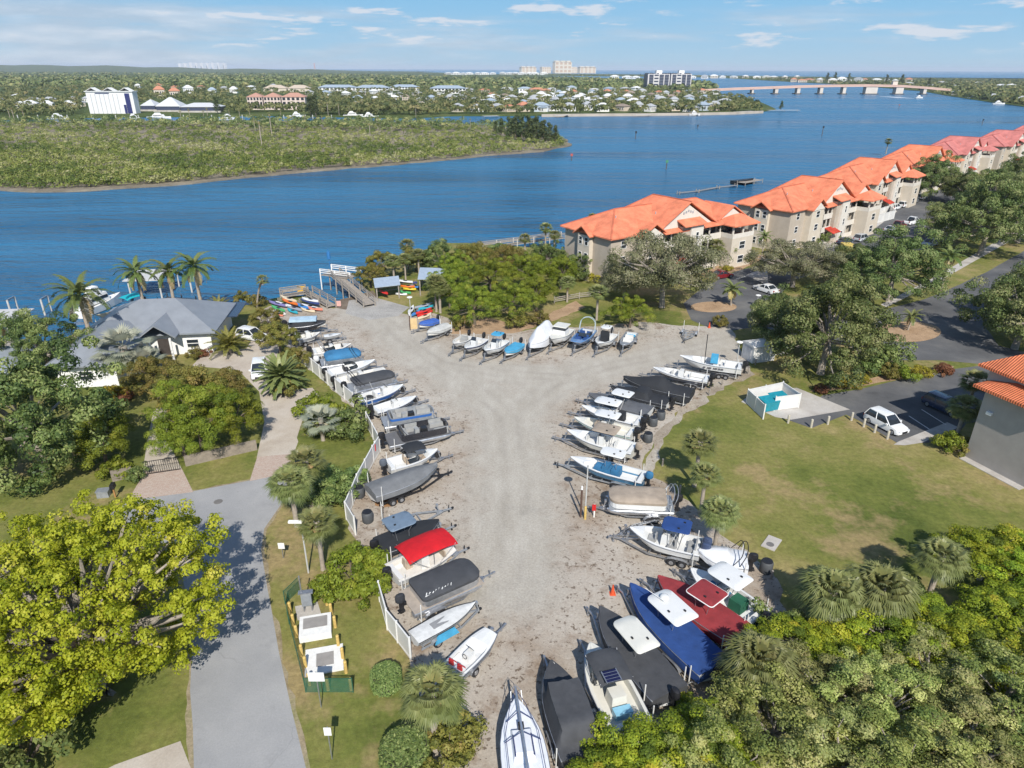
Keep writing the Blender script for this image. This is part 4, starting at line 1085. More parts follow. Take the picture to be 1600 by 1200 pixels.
def fence(name, label, pts, h, mat, postmat=None, step=2.4, th=0.05, cat='fence', group=None, pw=0.13, slats=None, posth=0.12, capmat=None):
    pts = [Vector((p[0], p[1], 0)) for p in pts]
    o = pts[0]
    e = thing(name, label, cat, o, 0, group)
    for a, b in zip(pts[:-1], pts[1:]):
        L_ = (b - a).length; k = max(1, round(L_ / step)); d = (b - a) / L_
        for i in range(k + 1):
            q = a + d * (L_ * i / k) - o
            if i < k or b is pts[-1]:
                MB().box(q.x - pw / 2, q.x + pw / 2, q.y - pw / 2, q.y + pw / 2, -0.1, h + posth).build('post', postmat or mat, e)
            if i < k:
                r_ = a + d * (L_ * (i + 1) / k) - o
                mb = MB()
                s = d * (pw / 2 + 0.004)
                if slats:
                    for z in slats: mb.bar((q.x + s.x, q.y + s.y, z), (r_.x - s.x, r_.y - s.y, z), th, 0.14)
                else:
                    mb.bar((q.x + s.x, q.y + s.y, h / 2 + 0.03), (r_.x - s.x, r_.y - s.y, h / 2 + 0.03), th, h - 0.1)
                    for z in (0.12, h - 0.06): mb.bar((q.x + s.x, q.y + s.y, z), (r_.x - s.x, r_.y - s.y, z), th + 0.05, 0.12)
                mb.build('panel', mat, e)
    return e
fence('vinyl_fence', 'white vinyl privacy fence behind the upper boats of the left row', px([(478, 572), (553, 636)]), 1.8, vinyl)
fence('vinyl_fence', 'white vinyl fence bending around the lawn left of the grey covered boat', px([(574, 668), (594, 706), (584, 722), (560, 768), (542, 812), (556, 836)]), 1.8, vinyl)
fence('vinyl_fence', 'short run of white vinyl fence beside the white rowing dinghy', px([(594, 940), (606, 984), (622, 1004), (642, 1030)]), 1.8, vinyl)
def enclosure():
    c = px([(1166, 640), (1219, 625), (1246, 640), (1209, 640 + 14)])
    ext = [Vector((*q, 0)) for q in px([(1166, 632), (1220, 620), (1247, 634)])]
    fence('dumpster_enclosure', 'white vinyl fence pen around the teal dumpsters', px([(1192, 655), (1166, 630), (1220, 618), (1247, 637), (1209, 642)]), 1.75, vinyl, step=2.2)
    p = M('teal_plastic', (0.015, 0.23, 0.29), 0.45, 0.2, 3)
    for bx, by, lab in ((1199, 640, 'teal dumpster with open lid inside the white pen, nearest the gap'), (1214, 634, 'teal dumpster with closed lid at the back of the white pen')):
        e = thing('dumpster', lab, 'dumpster', G(bx, by), R(20))
        MB().box(-0.95, 0.95, -0.6, 0.6, 0.12, 1.2, tx=-0.06, ty=-0.08).build('bin', p, e)
        mb = MB(); mb.add([(-1.02, -0.72, 1.2), (1.02, -0.72, 1.2), (1.02, 0.7, 1.42), (-1.02, 0.7, 1.42), (-1.02, -0.72, 1.26), (1.02, -0.72, 1.26), (1.02, 0.7, 1.48), (-1.02, 0.7, 1.48)], [(3, 2, 1, 0), (4, 5, 6, 7), (0, 1, 5, 4), (1, 2, 6, 5), (2, 3, 7, 6), (3, 0, 4, 7)]); mb.build('lid', p, e)
        for x in (-0.75, 0.75):
            for y in (-0.4, 0.4): MB().tube([(x, y - 0.04, 0.07), (x, y + 0.04, 0.07)], 0.07, 8).build('wheel', rubber, e)
enclosure()
fence('rail_fence', 'dark post-and-rail fence on the condo lawn between the trees', px([(866, 474), (905, 467), (950, 462)]), 1.1, wood_g, slats=(0.35, 0.65, 0.95), step=2.6)
# second white pen behind the condos' cars
fence('dumpster_enclosure', 'white pen with a pale blue top beside the far parked cars', px([(1362, 342), (1388, 334), (1396, 342), (1370, 349)]), 2.2, vinyl, step=3)

# open sheds for kayaks
def shelter(corners, h, label):
    """corners: four ground pixels of the posts, front-left first, counter-clockwise"""
    P_ = [G(*c) for c in corners]; o = sum(P_, Vector()) / 4
    e = thing('kayak_shelter', label, 'shelter', o)
    for i, q in enumerate(P_):
        q = q - o
        MB().box(q.x - 0.09, q.x + 0.09, q.y - 0.09, q.y + 0.09, -0.1, h + (0.3 if i > 1 else 0)).build('post', wood_g, e)
    v = []
    for i, q in enumerate(P_):
        q = (q - o) * 1.16; v.append((q.x, q.y, h + (0.36 if i > 1 else 0.02)))
    mb = MB().add(v + [(x, y, z + 0.1) for x, y, z in v], [(3, 2, 1, 0), (4, 5, 6, 7), (0, 1, 5, 4), (1, 2, 6, 5), (2, 3, 7, 6), (3, 0, 4, 7)])
    mb.build('roof', M('blue_grey_roof', (0.34, 0.40, 0.47), 0.5), e)
    mb = MB(); a, b = (P_[2] - o), (P_[3] - o)
    for z in (0.5, 1.0, 1.5): mb.bar((a.x, a.y, z), (b.x, b.y, z), 0.06, 0.2)
    mb.build('back_rail', wood_g, e)
shelter([(590, 470), (624, 466), (622, 456), (588, 460)], 2.3, 'small open kayak shelter with a flat blue-grey roof by the boat ramp')
shelter([(657, 462), (690, 462), (694, 449), (660, 448)], 2.9, 'taller dark open shelter under the sabal palms')

# docks
def dock(name, label, pts, w, z, rails=True, zend=None, post=3.0, cat='dock', pmat=None, mat=None, railmat=None, group=None, low=-2.5):
    pts = [Vector((p[0], p[1], 0)) for p in pts]; o = pts[0].copy()
    e = thing(name, label, cat, o, 0, group)
    tot = sum((b - a).length for a, b in zip(pts[:-1], pts[1:])); acc = 0
    mb = MB(); rl = MB()
    for a, b in zip(pts[:-1], pts[1:]):
        L_ = (b - a).length; d = (b - a) / L_; n = Vector((-d.y, d.x, 0)) * w / 2
        k = max(1, round(L_ / post))
        zz = lambda s: z + ((zend - z) * (acc + s) / tot if zend is not None else 0)
        q = [a + n - o, a - n - o, b - n - o, b + n - o]; zs = [zz(0), zz(0), zz(L_), zz(L_)]
        v = [(p.x, p.y, h_) for p, h_ in zip(q, zs)]
        mb.add([(x, y, h_ - 0.12) for x, y, h_ in v] + v, [(3, 2, 1, 0), (4, 5, 6, 7), (0, 1, 5, 4), (1, 2, 6, 5), (2, 3, 7, 6), (3, 0, 4, 7)])
        for i in range(k + 1):
            for sg in (-1, 1):
                p = a + d * (L_ * i / k) + n * sg * 1.04 - o; h_ = zz(L_ * i / k)
                MB().tube([(p.x, p.y, low), (p.x, p.y, h_ + (1.1 if rails else 0.5))], 0.11, 7).build('piling', pmat or wood_g, e)
        if rails:
            for sg in (-1, 1):
                for hh in (0.45, 0.8, 1.08):
                    p1, p2 = a + n * sg * 1.04 - o, b + n * sg * 1.04 - o
                    rl.bar((p1.x, p1.y, zz(0) + hh), (p2.x, p2.y, zz(L_) + hh), 0.05, 0.13)
        acc += L_
    mb.build('deck', mat or wood_g, e)
    if rails: rl.build('railing', railmat or wood_g, e)
    return e
dock('boardwalk', 'sloping grey wooden walkway with railings down to the pier', px([(577, 474), (524, 438)], 0.6), 1.9, 0.5, zend=1.7)
dock('pier_platform', 'pier head with white railings at the end of the wooden walkway', px([(510, 430), (556, 436)], 1.2), 3.2, 1.7, railmat=white, pmat=white)
dock('boat_dock', 'small wooden dock with handrails beside the kayak racks', px([(518, 478), (482, 458)], 0.4), 1.5, 0.45)
dock('boat_dock', 'low dock with life rings running out behind the kayak racks', px([(480, 457), (440, 463)], 0.5), 1.6, 0.6)
tag(MB().tube([(*G2(517, 432), 1.7), (*G2(517, 432), 5.2)], 0.07, 8).tube([(*G2(517, 432), 3.3), (*G2(517, 432), 4.6)], 0.34, 8).build('rolled_flag', M('blue_canvas', (0.03, 0.16, 0.38), 0.7)), 'rolled blue canvas on a pole at the pier head', 'umbrella')
dock('long_dock', 'long pale dock with tall pilings beyond the trees left of the condo', px([(752, 389), (880, 372)], 0.3), 1.6, 0.5, pmat=M('pale_piling', (0.5, 0.48, 0.44), 0.9), post=4)
dock('long_dock', 'floating grey dock with pilings in the channel behind the first two condos', px([(1060, 302), (1090, 299), (1122, 293), (1150, 290)], -0.6), 1.1, -0.4, rails=False, pmat=wood_g, mat=M('grey_dock', (0.20, 0.20, 0.20), 0.9), post=9)
dock('boat_dock', 'dock edge hidden behind the orange roof of the second condo', px([(1158, 288), (1185, 283)], -0.6), 3.0, 0.0, rails=False, post=6)
dock('boat_dock', 'concrete seawall dock behind the grey-roofed house', px([(255, 470), (300, 474)], 0), 2.2, 0.4, rails=False)
dock('boat_dock', 'grey dock at the far left edge under the coconut palm', px([(-30, 545), (40, 538)], 0), 2.4, 0.4, rails=False)
def lift(bx, by, label, w=4.0, d=7, roof=None, rz=0.0, h=3.0):
    e = thing('boat_lift', label, 'boat lift', G(bx, by, -1), rz)
    for x in (-w / 2, w / 2):
        for y in (-d / 2, d / 2): MB().tube([(x, y, -1.5), (x, y, h)], 0.15, 8).build('piling', M('pale_piling', (0.5, 0.48, 0.44), 0.9), e)
    MB().bar((-w / 2, -d / 2, h), (-w / 2, d / 2, h), 0.2, 0.25).bar((w / 2, -d / 2, h), (w / 2, d / 2, h), 0.2, 0.25).build('beam', steel, e)
    if roof:
        mb = MB().box(-w / 2 - 0.6, w / 2 + 0.6, -d / 2 - 0.6, d / 2 + 0.6, h + 0.2, h + 0.35); mb.build('roof', roof, e)
lift(240, 458, 'boat lift under a flat pale roof behind the royal palms', 5, 6, M('pale_canvas', (0.5, 0.49, 0.47), 0.7), 0.1)
lift(10, 520, 'pale roofed boat lift at the left edge', 4.5, 6, M('pale_canvas', (0.5, 0.49, 0.47), 0.7), 0.1, 2.2)
lift(290, 452, 'bare boat lift pilings right of the roofed lift', 3.5, 4, None, 0.1)
lift(50, 490, 'white pilings of an empty boat lift beyond the left tree', 5, 2, None, 0.1, 2.6)

# ------------------------------------------------------------------ far shore
wht = [white, stucco_l, M('pale_blue_wall', (0.5, 0.55, 0.6), 0.8), M('sand_wall', (0.55, 0.46, 0.36), 0.8)]
rfs = [M('far_grey_roof', (0.36, 0.37, 0.38), 0.7), M('far_white_roof', (0.62, 0.62, 0.61), 0.6), M('far_terracotta', (0.46, 0.20, 0.12), 0.8), M('far_blue_roof', (0.30, 0.36, 0.42), 0.6), M('far_brown_roof', (0.25, 0.20, 0.16), 0.8)]
rn = ['grey', 'white', 'terracotta', 'blue-grey', 'brown']
FAR = {}
def far_house(bx, by, ri, wi=0, w=16, d=11, h=4.5, rz=0.0, tall=1.0, place='on the far shore'):
    k = (ri, wi)
    loc = G(bx, by)
    sz = 'tall' if tall > 1.35 else 'low'
    wn = ('white', 'cream', 'pale blue', 'sand-coloured')[wi]
    lab = f'{sz} {wn} house with a {rn[ri]} roof {place}'
    grp = f'{sz} {wn} houses with {rn[ri]} roofs {place}'
    s = (w / 16, d / 11, tall)
    if k not in FAR:
        e = thing('house', lab, 'house', loc, rz, grp); e.scale = s
        MB().box(-8, 8, 0, 11, -0.5, 4.5).build('wall', wht[wi], e)
        mb = MB(); hip(mb, -8.8, 8.8, -0.8, 11.8, 4.6, 6.9, 0.3); mb.build('roof', rfs[ri], e)
        for x in (-5.2, -1.8, 1.8, 5.2): window(e, x, 0, 0.9, 2.0, 2.4, '-y', d=0.2)
        FAR[k] = e; kids(e)
        return e
    return dup(FAR[k], loc, rz, s, lab, grp)
q = random.Random(11)
def row(x0, x1, y, step, jit, kinds, place, wr=(8, 14), hr=(0.75, 1.2), slope=0.0):
    x = x0
    while x < x1:
        ri, wi = q.choice(kinds)
        yy = y + q.uniform(-jit, jit) + slope * (x - x0)
        sc = G(x, yy).y / 700
        far_house(x, yy, ri, wi, q.uniform(*wr), q.uniform(7, 10), rz=q.uniform(-.9, .9), tall=q.uniform(*hr), place=place)
        x += step * q.uniform(0.7, 1.35)
k1 = [(0, 0), (1, 0), (0, 1), (3, 0), (4, 3), (1, 1), (0, 3), (3, 2), (0, 0), (1, 0)]
row(845, 1140, 173.2, 25, 1.3, k1, 'along the seawall right of the island')
row(720, 845, 173.5, 26, 0.8, [(0, 0), (2, 3), (0, 1), (3, 0)], 'beside the inlet behind the island')
row(770, 1150, 163, 24, 2.0, k1, 'in the wooded streets behind the seawall')
row(560, 780, 158, 23, 2.5, k1, 'behind the left end of the inlet')
row(770, 1060, 152, 22, 2.0, [(0, 0), (1, 0), (2, 3), (4, 3), (1, 1)], 'in the middle of the far town')
row(700, 1000, 143, 24, 2.0, [(1, 0), (0, 0), (2, 1), (3, 0)], 'at the back of the far town', (16, 26))
row(770, 1150, 157.5, 26, 1.5, k1, 'in the second line of streets')
row(480, 700, 150, 24, 2.5, [(0, 0), (1, 0), (0, 1), (3, 0)], 'between the motel and the island')
row(850, 1120, 147, 22, 1.5, [(1, 0), (0, 0), (2, 1), (3, 0)], 'in front of the twin towers')
row(-10, 140, 168, 28, 3, [(0, 0), (1, 0), (0, 1)], 'at the far left waterside')
row(215, 480, 138, 30, 2, [(1, 0), (0, 0), (2, 1)], 'in the woods above the marina')
row(0, 140, 158, 26, 5, [(0, 0), (1, 0), (0, 1)], 'at the left edge of the far shore')
row(250, 390, 148, 30, 4, [(0, 0), (1, 0), (3, 0), (2, 1)], 'right of the white storage hall', hr=(1.3, 1.9))
row(960, 1250, 122.5, 15, 0.7, [(1, 0), (0, 0), (1, 1)], 'on the strip of land below the horizon', (26, 44), (1.3, 2.2))
row(1240, 1420, 128, 14, 1.5, [(1, 0), (0, 0), (1, 1), (2, 1)], 'behind the bridge', (18, 34), (1.2, 2.0))
row(1420, 1600, 136, 26, 6, [(1, 0), (0, 0), (0, 1)], 'in the woods right of the bridge', (14, 24))
row(1500, 1600, 148, 24, 0.6, [(0, 0), (1, 0), (0, 1)], 'at the waterside right of the bridge', (10, 15), slope=0.13)
row(20, 200, 105.8 + 4.6, 26, 0.3, [(1, 0), (2, 1)], 'at the left horizon', (110, 190), (3.2, 4.2))
row(700, 860, 116.5, 12, 0.5, [(1, 0)], 'by the sea left of the resort towers', (44, 70), (1.6, 2.4))

def block(name, label, x0, x1, by, ty, depth, wm, rm=None, cat='building', rise=0.0, group=None, floors=0, cols=0, wmat=glass, rz=0.0):
    """rectangular building whose front spans pixels x0..x1 at ground row by, with its eaves at row ty"""
    a, b = G(x0, by), G(x1, by); w = (b - a).length
    h = HT((x0 + x1) / 2, by, ty)
    e = thing(name, label, cat, a, math.atan2((b - a).y, (b - a).x) + rz, group)
    MB().box(0, w, 0, depth, -1, h).build('wall', wm, e)
    if rm:
        mb = MB(); o = w * 0.02
        if rise: hip(mb, -o, w + o, -o, depth + o, h + 0.1, h + rise, 0.3)
        else: mb.box(-o, w + o, -o, depth + o, h, h + 0.6)
        mb.build('roof', rm, e)
    for f in range(floors):
        for c in range(cols):
            fh, cw = h / floors, w / cols
            MB().box(c * cw + cw * 0.2, c * cw + cw * 0.8, -0.25, -0.01, f * fh + fh * 0.25, f * fh + fh * 0.85).build('window', wmat, e)
    return e, w, h
navy = M('navy_paint', (0.025, 0.03, 0.12), 0.5)
e, w, h = block('storage_hall', 'large white boat storage hall with a navy stripe at its right corner', 141, 213, 177, 143.5, 9, M('hall_white', (0.66, 0.66, 0.66), 0.5, 0.05), M('far_white_roof', (0.62, 0.62, 0.61)), 'hall', 0.0)
for i_ in range(3):
    mb = MB(); gab(mb, w * (0.12 + 0.36 * i_), 4.5, 0.5, 8.5, h + 0.7, h + 3.2); mb.build('roof_gable', wht[0], e)
MB().box(w * 0.83, w * 0.93, -0.6, -0.02, 0, h * 0.93).build('navy_stripe', navy, e)
MB().box(w * 0.77, w * 0.82, -0.5, -0.02, 0, h * 0.4).build('door', navy, e)
for i in range(7): MB().box(w * (0.09 + i * 0.095), w * (0.09 + i * 0.095) + 0.5, -0.3, -0.02, 0, h * 0.9).build('pilaster', M('hall_joint', (0.45, 0.46, 0.48), 0.6), e)
MB().box(w * 0.2, w * 0.5, -0.4, -0.02, h * 0.92, h * 0.95).build('lettering_band', navy, e)
for x0, x1, by, ty, rs, lab in ((221, 243, 173, 165, 5, 'small marina building with a white tented roof right of the white hall'), (245, 282, 174, 166, 7, 'marina restaurant with a tall pale pyramid roof'), (283, 342, 175, 167, 3, 'long low marina building with dark glazing under a pale roof')):
    e, w, h = block('marina_building', lab, x0, x1, by, ty, 18, M('dark_glazing', (0.05, 0.06, 0.10), 0.3), M('far_pale_roof', (0.52, 0.53, 0.54), 0.6), 'building', rs)
    MB().box(-2, w + 2, -2, 0.5, -0.5, 1.0).build('terrace', conc, e)
for i, (x0, x1) in enumerate(((388, 412), (414, 440), (442, 478))):
    block('townhouse', ('leftmost', 'middle', 'rightmost')[i] + ' block of pink townhouses with terracotta roof behind the island palms', x0, x1, 171, 151.5, 14, M('pale_pink_wall', (0.60, 0.50, 0.44), 0.8), M('dusty_red_roof', (0.42, 0.23, 0.17), 0.8), 'townhouse', 3.5, 'pink townhouses', 3, 5)
for x0, x1, by, ty, lab in ((412, 448, 143, 138, 'wide tan-roofed house behind the townhouses'), (450, 484, 143, 138, 'second wide tan-roofed house, right of the first')):
    block('house', lab, x0, x1, by, ty, 20, stucco_l, M('tan_roof', (0.46, 0.38, 0.30), 0.8), 'house', 5)
for x0, x1, by, ty, lab in ((498, 556, 142, 136.5, 'left wing of the long white motel with a pale blue roof'), (556, 608, 143.5, 137, 'middle wing of the long white motel, tallest roof'), (610, 655, 141, 136, 'right wing of the long white motel'), (673, 728, 146, 138, 'white three-storey apartment block beside the motel wings')):
    block('motel_wing', lab, x0, x1, by, ty, 22, white, M('far_blue_roof', (0.30, 0.36, 0.42)), 'motel', 4, floors=2, cols=10)
# twin towers
dk = M('tower_glass', (0.04, 0.05, 0.085), 0.3)
for x0, x1, ts, lab in ((1011, 1045, 113, 'left one of the twin apartment towers with white frames'), (1047, 1079, 112.5, 'right one of the twin apartment towers with white frames')):
    e, w, h = block('apartment_tower', lab, x0, x1, 138.5, 115.5, 22, M('tower_white', (0.55, 0.53, 0.52), 0.7), None, 'tower', group='twin apartment towers')
    for c in range(4):
        for f in range(9):
            if c in (0, 2, 3) or f % 2 == 0:
                MB().box(w * (0.06 + 0.235 * c), w * (0.06 + 0.235 * c) + w * 0.19, -0.5, -0.02, h * (0.04 + 0.104 * f), h * (0.04 + 0.104 * f) + h * 0.08).build('window', dk, e)
    MB().box(-w * 0.04, -0.02, 1, 21, 0, h * 0.98).build('side_glazing', dk, e)
    MB().box(w * 0.42, w * 0.68, 6, 16, h + 0.02, h * 1.24).build('rooftop_plant', white, e)
    for c in range(5): MB().box(w * 0.22 * c, w * 0.22 * c + w * 0.06, 1, 21, h + 0.02, h * 1.06).build('parapet', dk, e)
crm = M('resort_cream', (0.66, 0.58, 0.46), 0.8)
for x0, x1, ty, lab in ((815, 838, 105, 'low cream resort block farthest left on the sea horizon'), (847, 861, 105.5, 'small cream resort block between the low block and the tall one'), (867, 893, 96.5, 'tallest cream resort tower on the sea horizon'), (893, 902, 105.5, 'stepped wing joined to the tallest resort tower'), (906, 931, 105, 'cream resort block farthest right on the sea horizon')):
    e, w, h = block('resort_tower', lab, x0, x1, 114.2, ty, 40, crm, M('resort_roof', (0.70, 0.66, 0.58), 0.8), 'tower', group='resort towers on the horizon', floors=3, cols=4, wmat=M('resort_balcony', (0.50, 0.34, 0.22), 0.8))
    for c in range(3): MB().box(w * (0.05 + 0.33 * c), w * (0.05 + 0.33 * c) + w * 0.22, 4, 36, h + 0.7, h * 1.06 + 3).build('roof_pavilion', crm, e)
for i in range(9):
    x0 = 284 + i * 8.5; block('distant_block', 'pale city building on the hazy skyline, far left', x0, x0 + q.uniform(3, 8), 109.6, 97.5 + q.uniform(0, 2.2), 60, M('skyline_white', (0.7, 0.68, 0.66), 0.8), None, 'building', group='pale city buildings on the far left skyline')
block('chimney_stack', 'thin pinkish stack standing on the left horizon', 491.6, 493.4, 110, 98.5, 12, M('stack_pink', (0.55, 0.36, 0.33), 0.8), M('stack_cap', (0.6, 0.3, 0.27), 0.8), 'chimney')

# bridge
def bridge():
    e = thing('bridge', 'long pinkish road bridge on pale piers crossing the channel', 'bridge', G(1290, 147, -1))
    o = Vector(e.location); Y = o.y
    pk = M('bridge_deck', (0.56, 0.38, 0.31), 0.8, 0.1, 0.05); pr = M('bridge_pier', (0.55, 0.50, 0.44), 0.85, 0.12, 0.1)
    prof = [(1105, 141.5), (1150, 139), (1200, 137), (1250, 135), (1300, 133.7), (1355, 133), (1400, 133.8), (1430, 136), (1470, 139.5)]
    top, = [[]]
    for x, y in prof:
        h_ = HT(x, 147.3 - (x - 1290) * 0.0, y, -1); p = G(x, 147.0, -1)
        top.append((p.x - o.x, h_))
    mb = MB(); ry = 6.5
    rings = [[(x, -ry, z - 2.2), (x, ry, z - 2.2), (x, ry, z), (x, -ry, z)] for x, z in top]
    mb.loft(rings); mb.build('deck', pk, e)
    mb = MB()
    for s in (-1, 1):
        mb.loft([[(x, s * ry - 0.2, z + 0.005), (x, s * ry + 0.2, z + 0.005), (x, s * ry + 0.2, z + 1.1), (x, s * ry - 0.2, z + 1.1)] for x, z in top])
    mb.build('parapet', pk, e)
    def hz(x): return float(np.interp(x, [t_[0] for t_ in top], [t_[1] for t_ in top]))
    for pxx, w in ((1178, 3), (1214, 5), (1247, 5), (1281, 5), (1315, 5), (1355, 19), (1396, 12), (1433, 5)):
        x = G(pxx, 147, -1).x - o.x
        mb = MB().box(x - w / 2, x + w / 2, -5.5, 5.5, -3, hz(x) - 2.25); mb.build('pier', pr, e)
        mb = MB().box(x - w / 2 - 3.5, x + w / 2 + 2.5, -6.5, 6.5, -3, 1.2); mb.build('fender', M('pier_fender', (0.09, 0.08, 0.07), 0.9), e)
    x = G(1393, 147, -1).x - o.x
    MB().box(x - 4, x + 4, 6.8, 12, hz(x) - 3, hz(x) + 6).build('tender_house', pr, e)
bridge()
# channel markers
def marker(bx, by, ty, col, label):
    e = thing('channel_marker', label, 'marker', G(bx, by, -1))
    h_ = HT(bx, by, ty, -1)
    MB().tube([(0, 0, -2), (0, 0, h_)], 0.22, 7).build('post', M('marker_post', (0.10, 0.09, 0.085), 0.9), e)
    MB().box(-0.5, 0.5, -0.3, -0.22, h_ - 1.0, h_).build('board', col, e)
red = M('signal_red', (0.40, 0.08, 0.06), 0.5); grn = M('signal_green', (0.06, 0.22, 0.12), 0.5)
marker(893, 251, 240, red, 'channel marker with a red board off the tip of the island')
marker(1041, 265, 250, grn, 'channel marker with a green board in mid channel')
marker(993, 217, 205, black, 'dark channel post right of the island tip')
marker(1284, 213, 197, black, 'tall dark channel post in the right part of the channel')
marker(1404, 170, 163, red, 'distant red channel marker before the bridge')
marker(1534, 196, 186, black, 'dark channel post above the pink roofs')
marker(1090, 200, 195, black, 'tiny dark post near the far seawall')
# docks and craft along the far shore
for i, (a, b) in enumerate((((868, 181.5), (890, 180.5)), ((990, 180.5), (1016, 180)), ((1078, 179.5), (1094, 179)), ((1108, 177.5), (1128, 177)), ((1150, 176), (1176, 174.5)), ((755, 182.5), (778, 182)), ((1200, 173), (1248, 173)))):
    dock('far_dock', ('short dock below the left houses of the far seawall', 'dock with a boat canopy on the far seawall', 'white dock right of the twin towers', 'dock before the waterfront terrace', 'dock at the point before the bridge', 'dock in the inlet behind the island', 'long low dock reaching into the channel at the point')[i], px([a, b], 0), 5, 0.6, rails=False, post=12, low=-1.5, mat=M('pale_dock', (0.5, 0.48, 0.44), 0.9))
mb = MB(); pp = px([(846, 180.6), (920, 179.8), (1000, 179.2), (1090, 178.2), (1150, 177), (1192, 175)])
for a, b in zip(pp[:-1], pp[1:]): mb.bar((*a, 0.0), (*b, 0.0), 1.2, 2.2)
tag(mb.build('seawall', M('seawall_concrete', (0.40, 0.35, 0.29), 0.9, 0.2, 0.1)), 'long pale seawall at the foot of the far houses', 'seawall')
def far_boat(bx, by, L_, label, cat='boat', rz=0.0, hull=white, tall=True):
    e = thing('motor_yacht', label, cat, G(bx, by, -1), rz)
    w = L_ * 0.27; st = []
    for t_ in (0, 0.25, 0.5, 0.75, 0.92, 1.0):
        b = w / 2 * (1 - max(0, (t_ - .4) / .6) ** 2) + 0.02; x = (t_ - 0.5) * L_; sz = 1.2 + 0.5 * t_ * t_
        st.append([(x, 0, -0.3), (x, b * 0.8, 0.1), (x, b, sz), (x, -b, sz), (x, -b * 0.8, 0.1)])
    MB().loft(st).build('hull', hull, e)
    if tall:
        MB().box(-L_ * .28, L_ * .18, -w * .33, w * .33, 1.45, 2.9, tx=L_ * .05, ty=0.1).build('cabin', white, e)
        MB().box(-L_ * .22, L_ * .13, -w * .345, w * .345, 2.0, 2.45).build('cabin_window', glass, e)
        MB().box(-L_ * .2, L_ * .04, -w * .27, w * .27, 2.92, 4.1, tx=L_ * .05, ty=0.1).build('flybridge', white, e)
    return e
for bx, by, L_, lab in ((92, 186, 16, 'white motor yacht moored at the far left marina'), (250, 185, 20, 'largest white motor yacht in front of the marina restaurant'), (358, 187, 16, 'white yacht with raised bow before the townhouses'), (552, 182, 16, 'white yacht moored left of the inlet'), (578, 184, 14, 'second white yacht moored left of the inlet'), (465, 183, 13, 'white boat moored below the rightmost townhouses'), (210, 186.5, 11, 'small white boat on the pontoon below the storage hall'), (1085, 180.5, 9, 'small white boat below the far seawall'), (1560, 163, 14, 'white boat moored right of the bridge'), (1520, 154, 14, 'white boat moored near the bridge landing')):
    far_boat(bx, by, L_, lab, rz=q.uniform(-.3, .3))
far_boat(1436, 153.5, 12, 'white motor boat under way before the bridge', rz=0.2)
sheet('boat_wake', px([(1432, 154), (1400, 151.6), (1370, 150.4), (1400, 152.4)], -0.97), -0.97, M('foam', (0.75, 0.78, 0.8), 0.7))
far_boat(1160, 287, 9, 'dark work boat tied up behind the second condo', rz=0.4, hull=black, tall=False)
for i in range(14):
    x = 30 + i * 38 + q.uniform(-9, 9)
    tag(MB().tube([(*G2(x, 185.2), -2), (*G2(x, 185.2), 2.6)], 0.35, 6).build('mooring_post', M('pale_piling', (0.5, 0.48, 0.44), 0.9)), 'pale mooring post in the marina behind the island', 'post', 'mooring posts in the far marina')
# tall thin palms on the island and town
for i, (bx, by, ty) in enumerate(((18, 192, 168), (24, 192, 166), (40, 192, 170), (226, 199, 186), (238, 199, 184), (284, 190, 172), (298, 191, 170), (320, 191, 172), (326, 190, 168), (399, 205, 183), (410, 232, 186), (425, 212, 176), (458, 197, 180), (478, 199, 178), (505, 205, 180), (513, 181, 158), (530, 180, 160), (546, 179, 166), (579, 221, 190), (613, 215, 193), (735, 202, 185), (650, 184, 166), (360, 188, 172), (376, 190, 170), (392, 191, 172), (440, 189, 172))):
    h_ = HT(bx, by, ty)
    plant('tallfan', bx, by, 'tall thin fan palm rising out of the island scrub', 'palm tree', h_ / 9.6, group='tall palms on the island')
for i, (bx, by, ty) in enumerate(((775, 210, 190), (783, 214, 186), (796, 218, 184), (806, 219, 181), (815, 220, 180), (826, 221, 182), (838, 222, 183), (849, 223, 189), (858, 224, 193), (867, 224, 197), (800, 213, 186), (832, 216, 186), (845, 217, 190))):
    h_ = HT(bx, by, ty)
    plant('casuarina', bx, by, 'dark feathery tree in the clump at the tip of the island', 'tree', h_ / 10.4, group='dark trees at the island tip')
for i, (bx, by, ty) in enumerate(((486, 184, 152), (494, 183, 148), (340, 177, 152), (1220, 172, 158), (1180, 168, 156), (1292, 128, 114), (1304, 128, 113.5), (1325, 129, 115), (1384, 132, 117), (1408, 134, 117), (1450, 138, 122), (604, 140, 131))):
    h_ = HT(bx, by, ty)
    plant('casuarina', bx, by, 'single dark conical tree standing above the far rooftops', 'tree', h_ / 10.4, group='dark conical trees above the far rooftops')
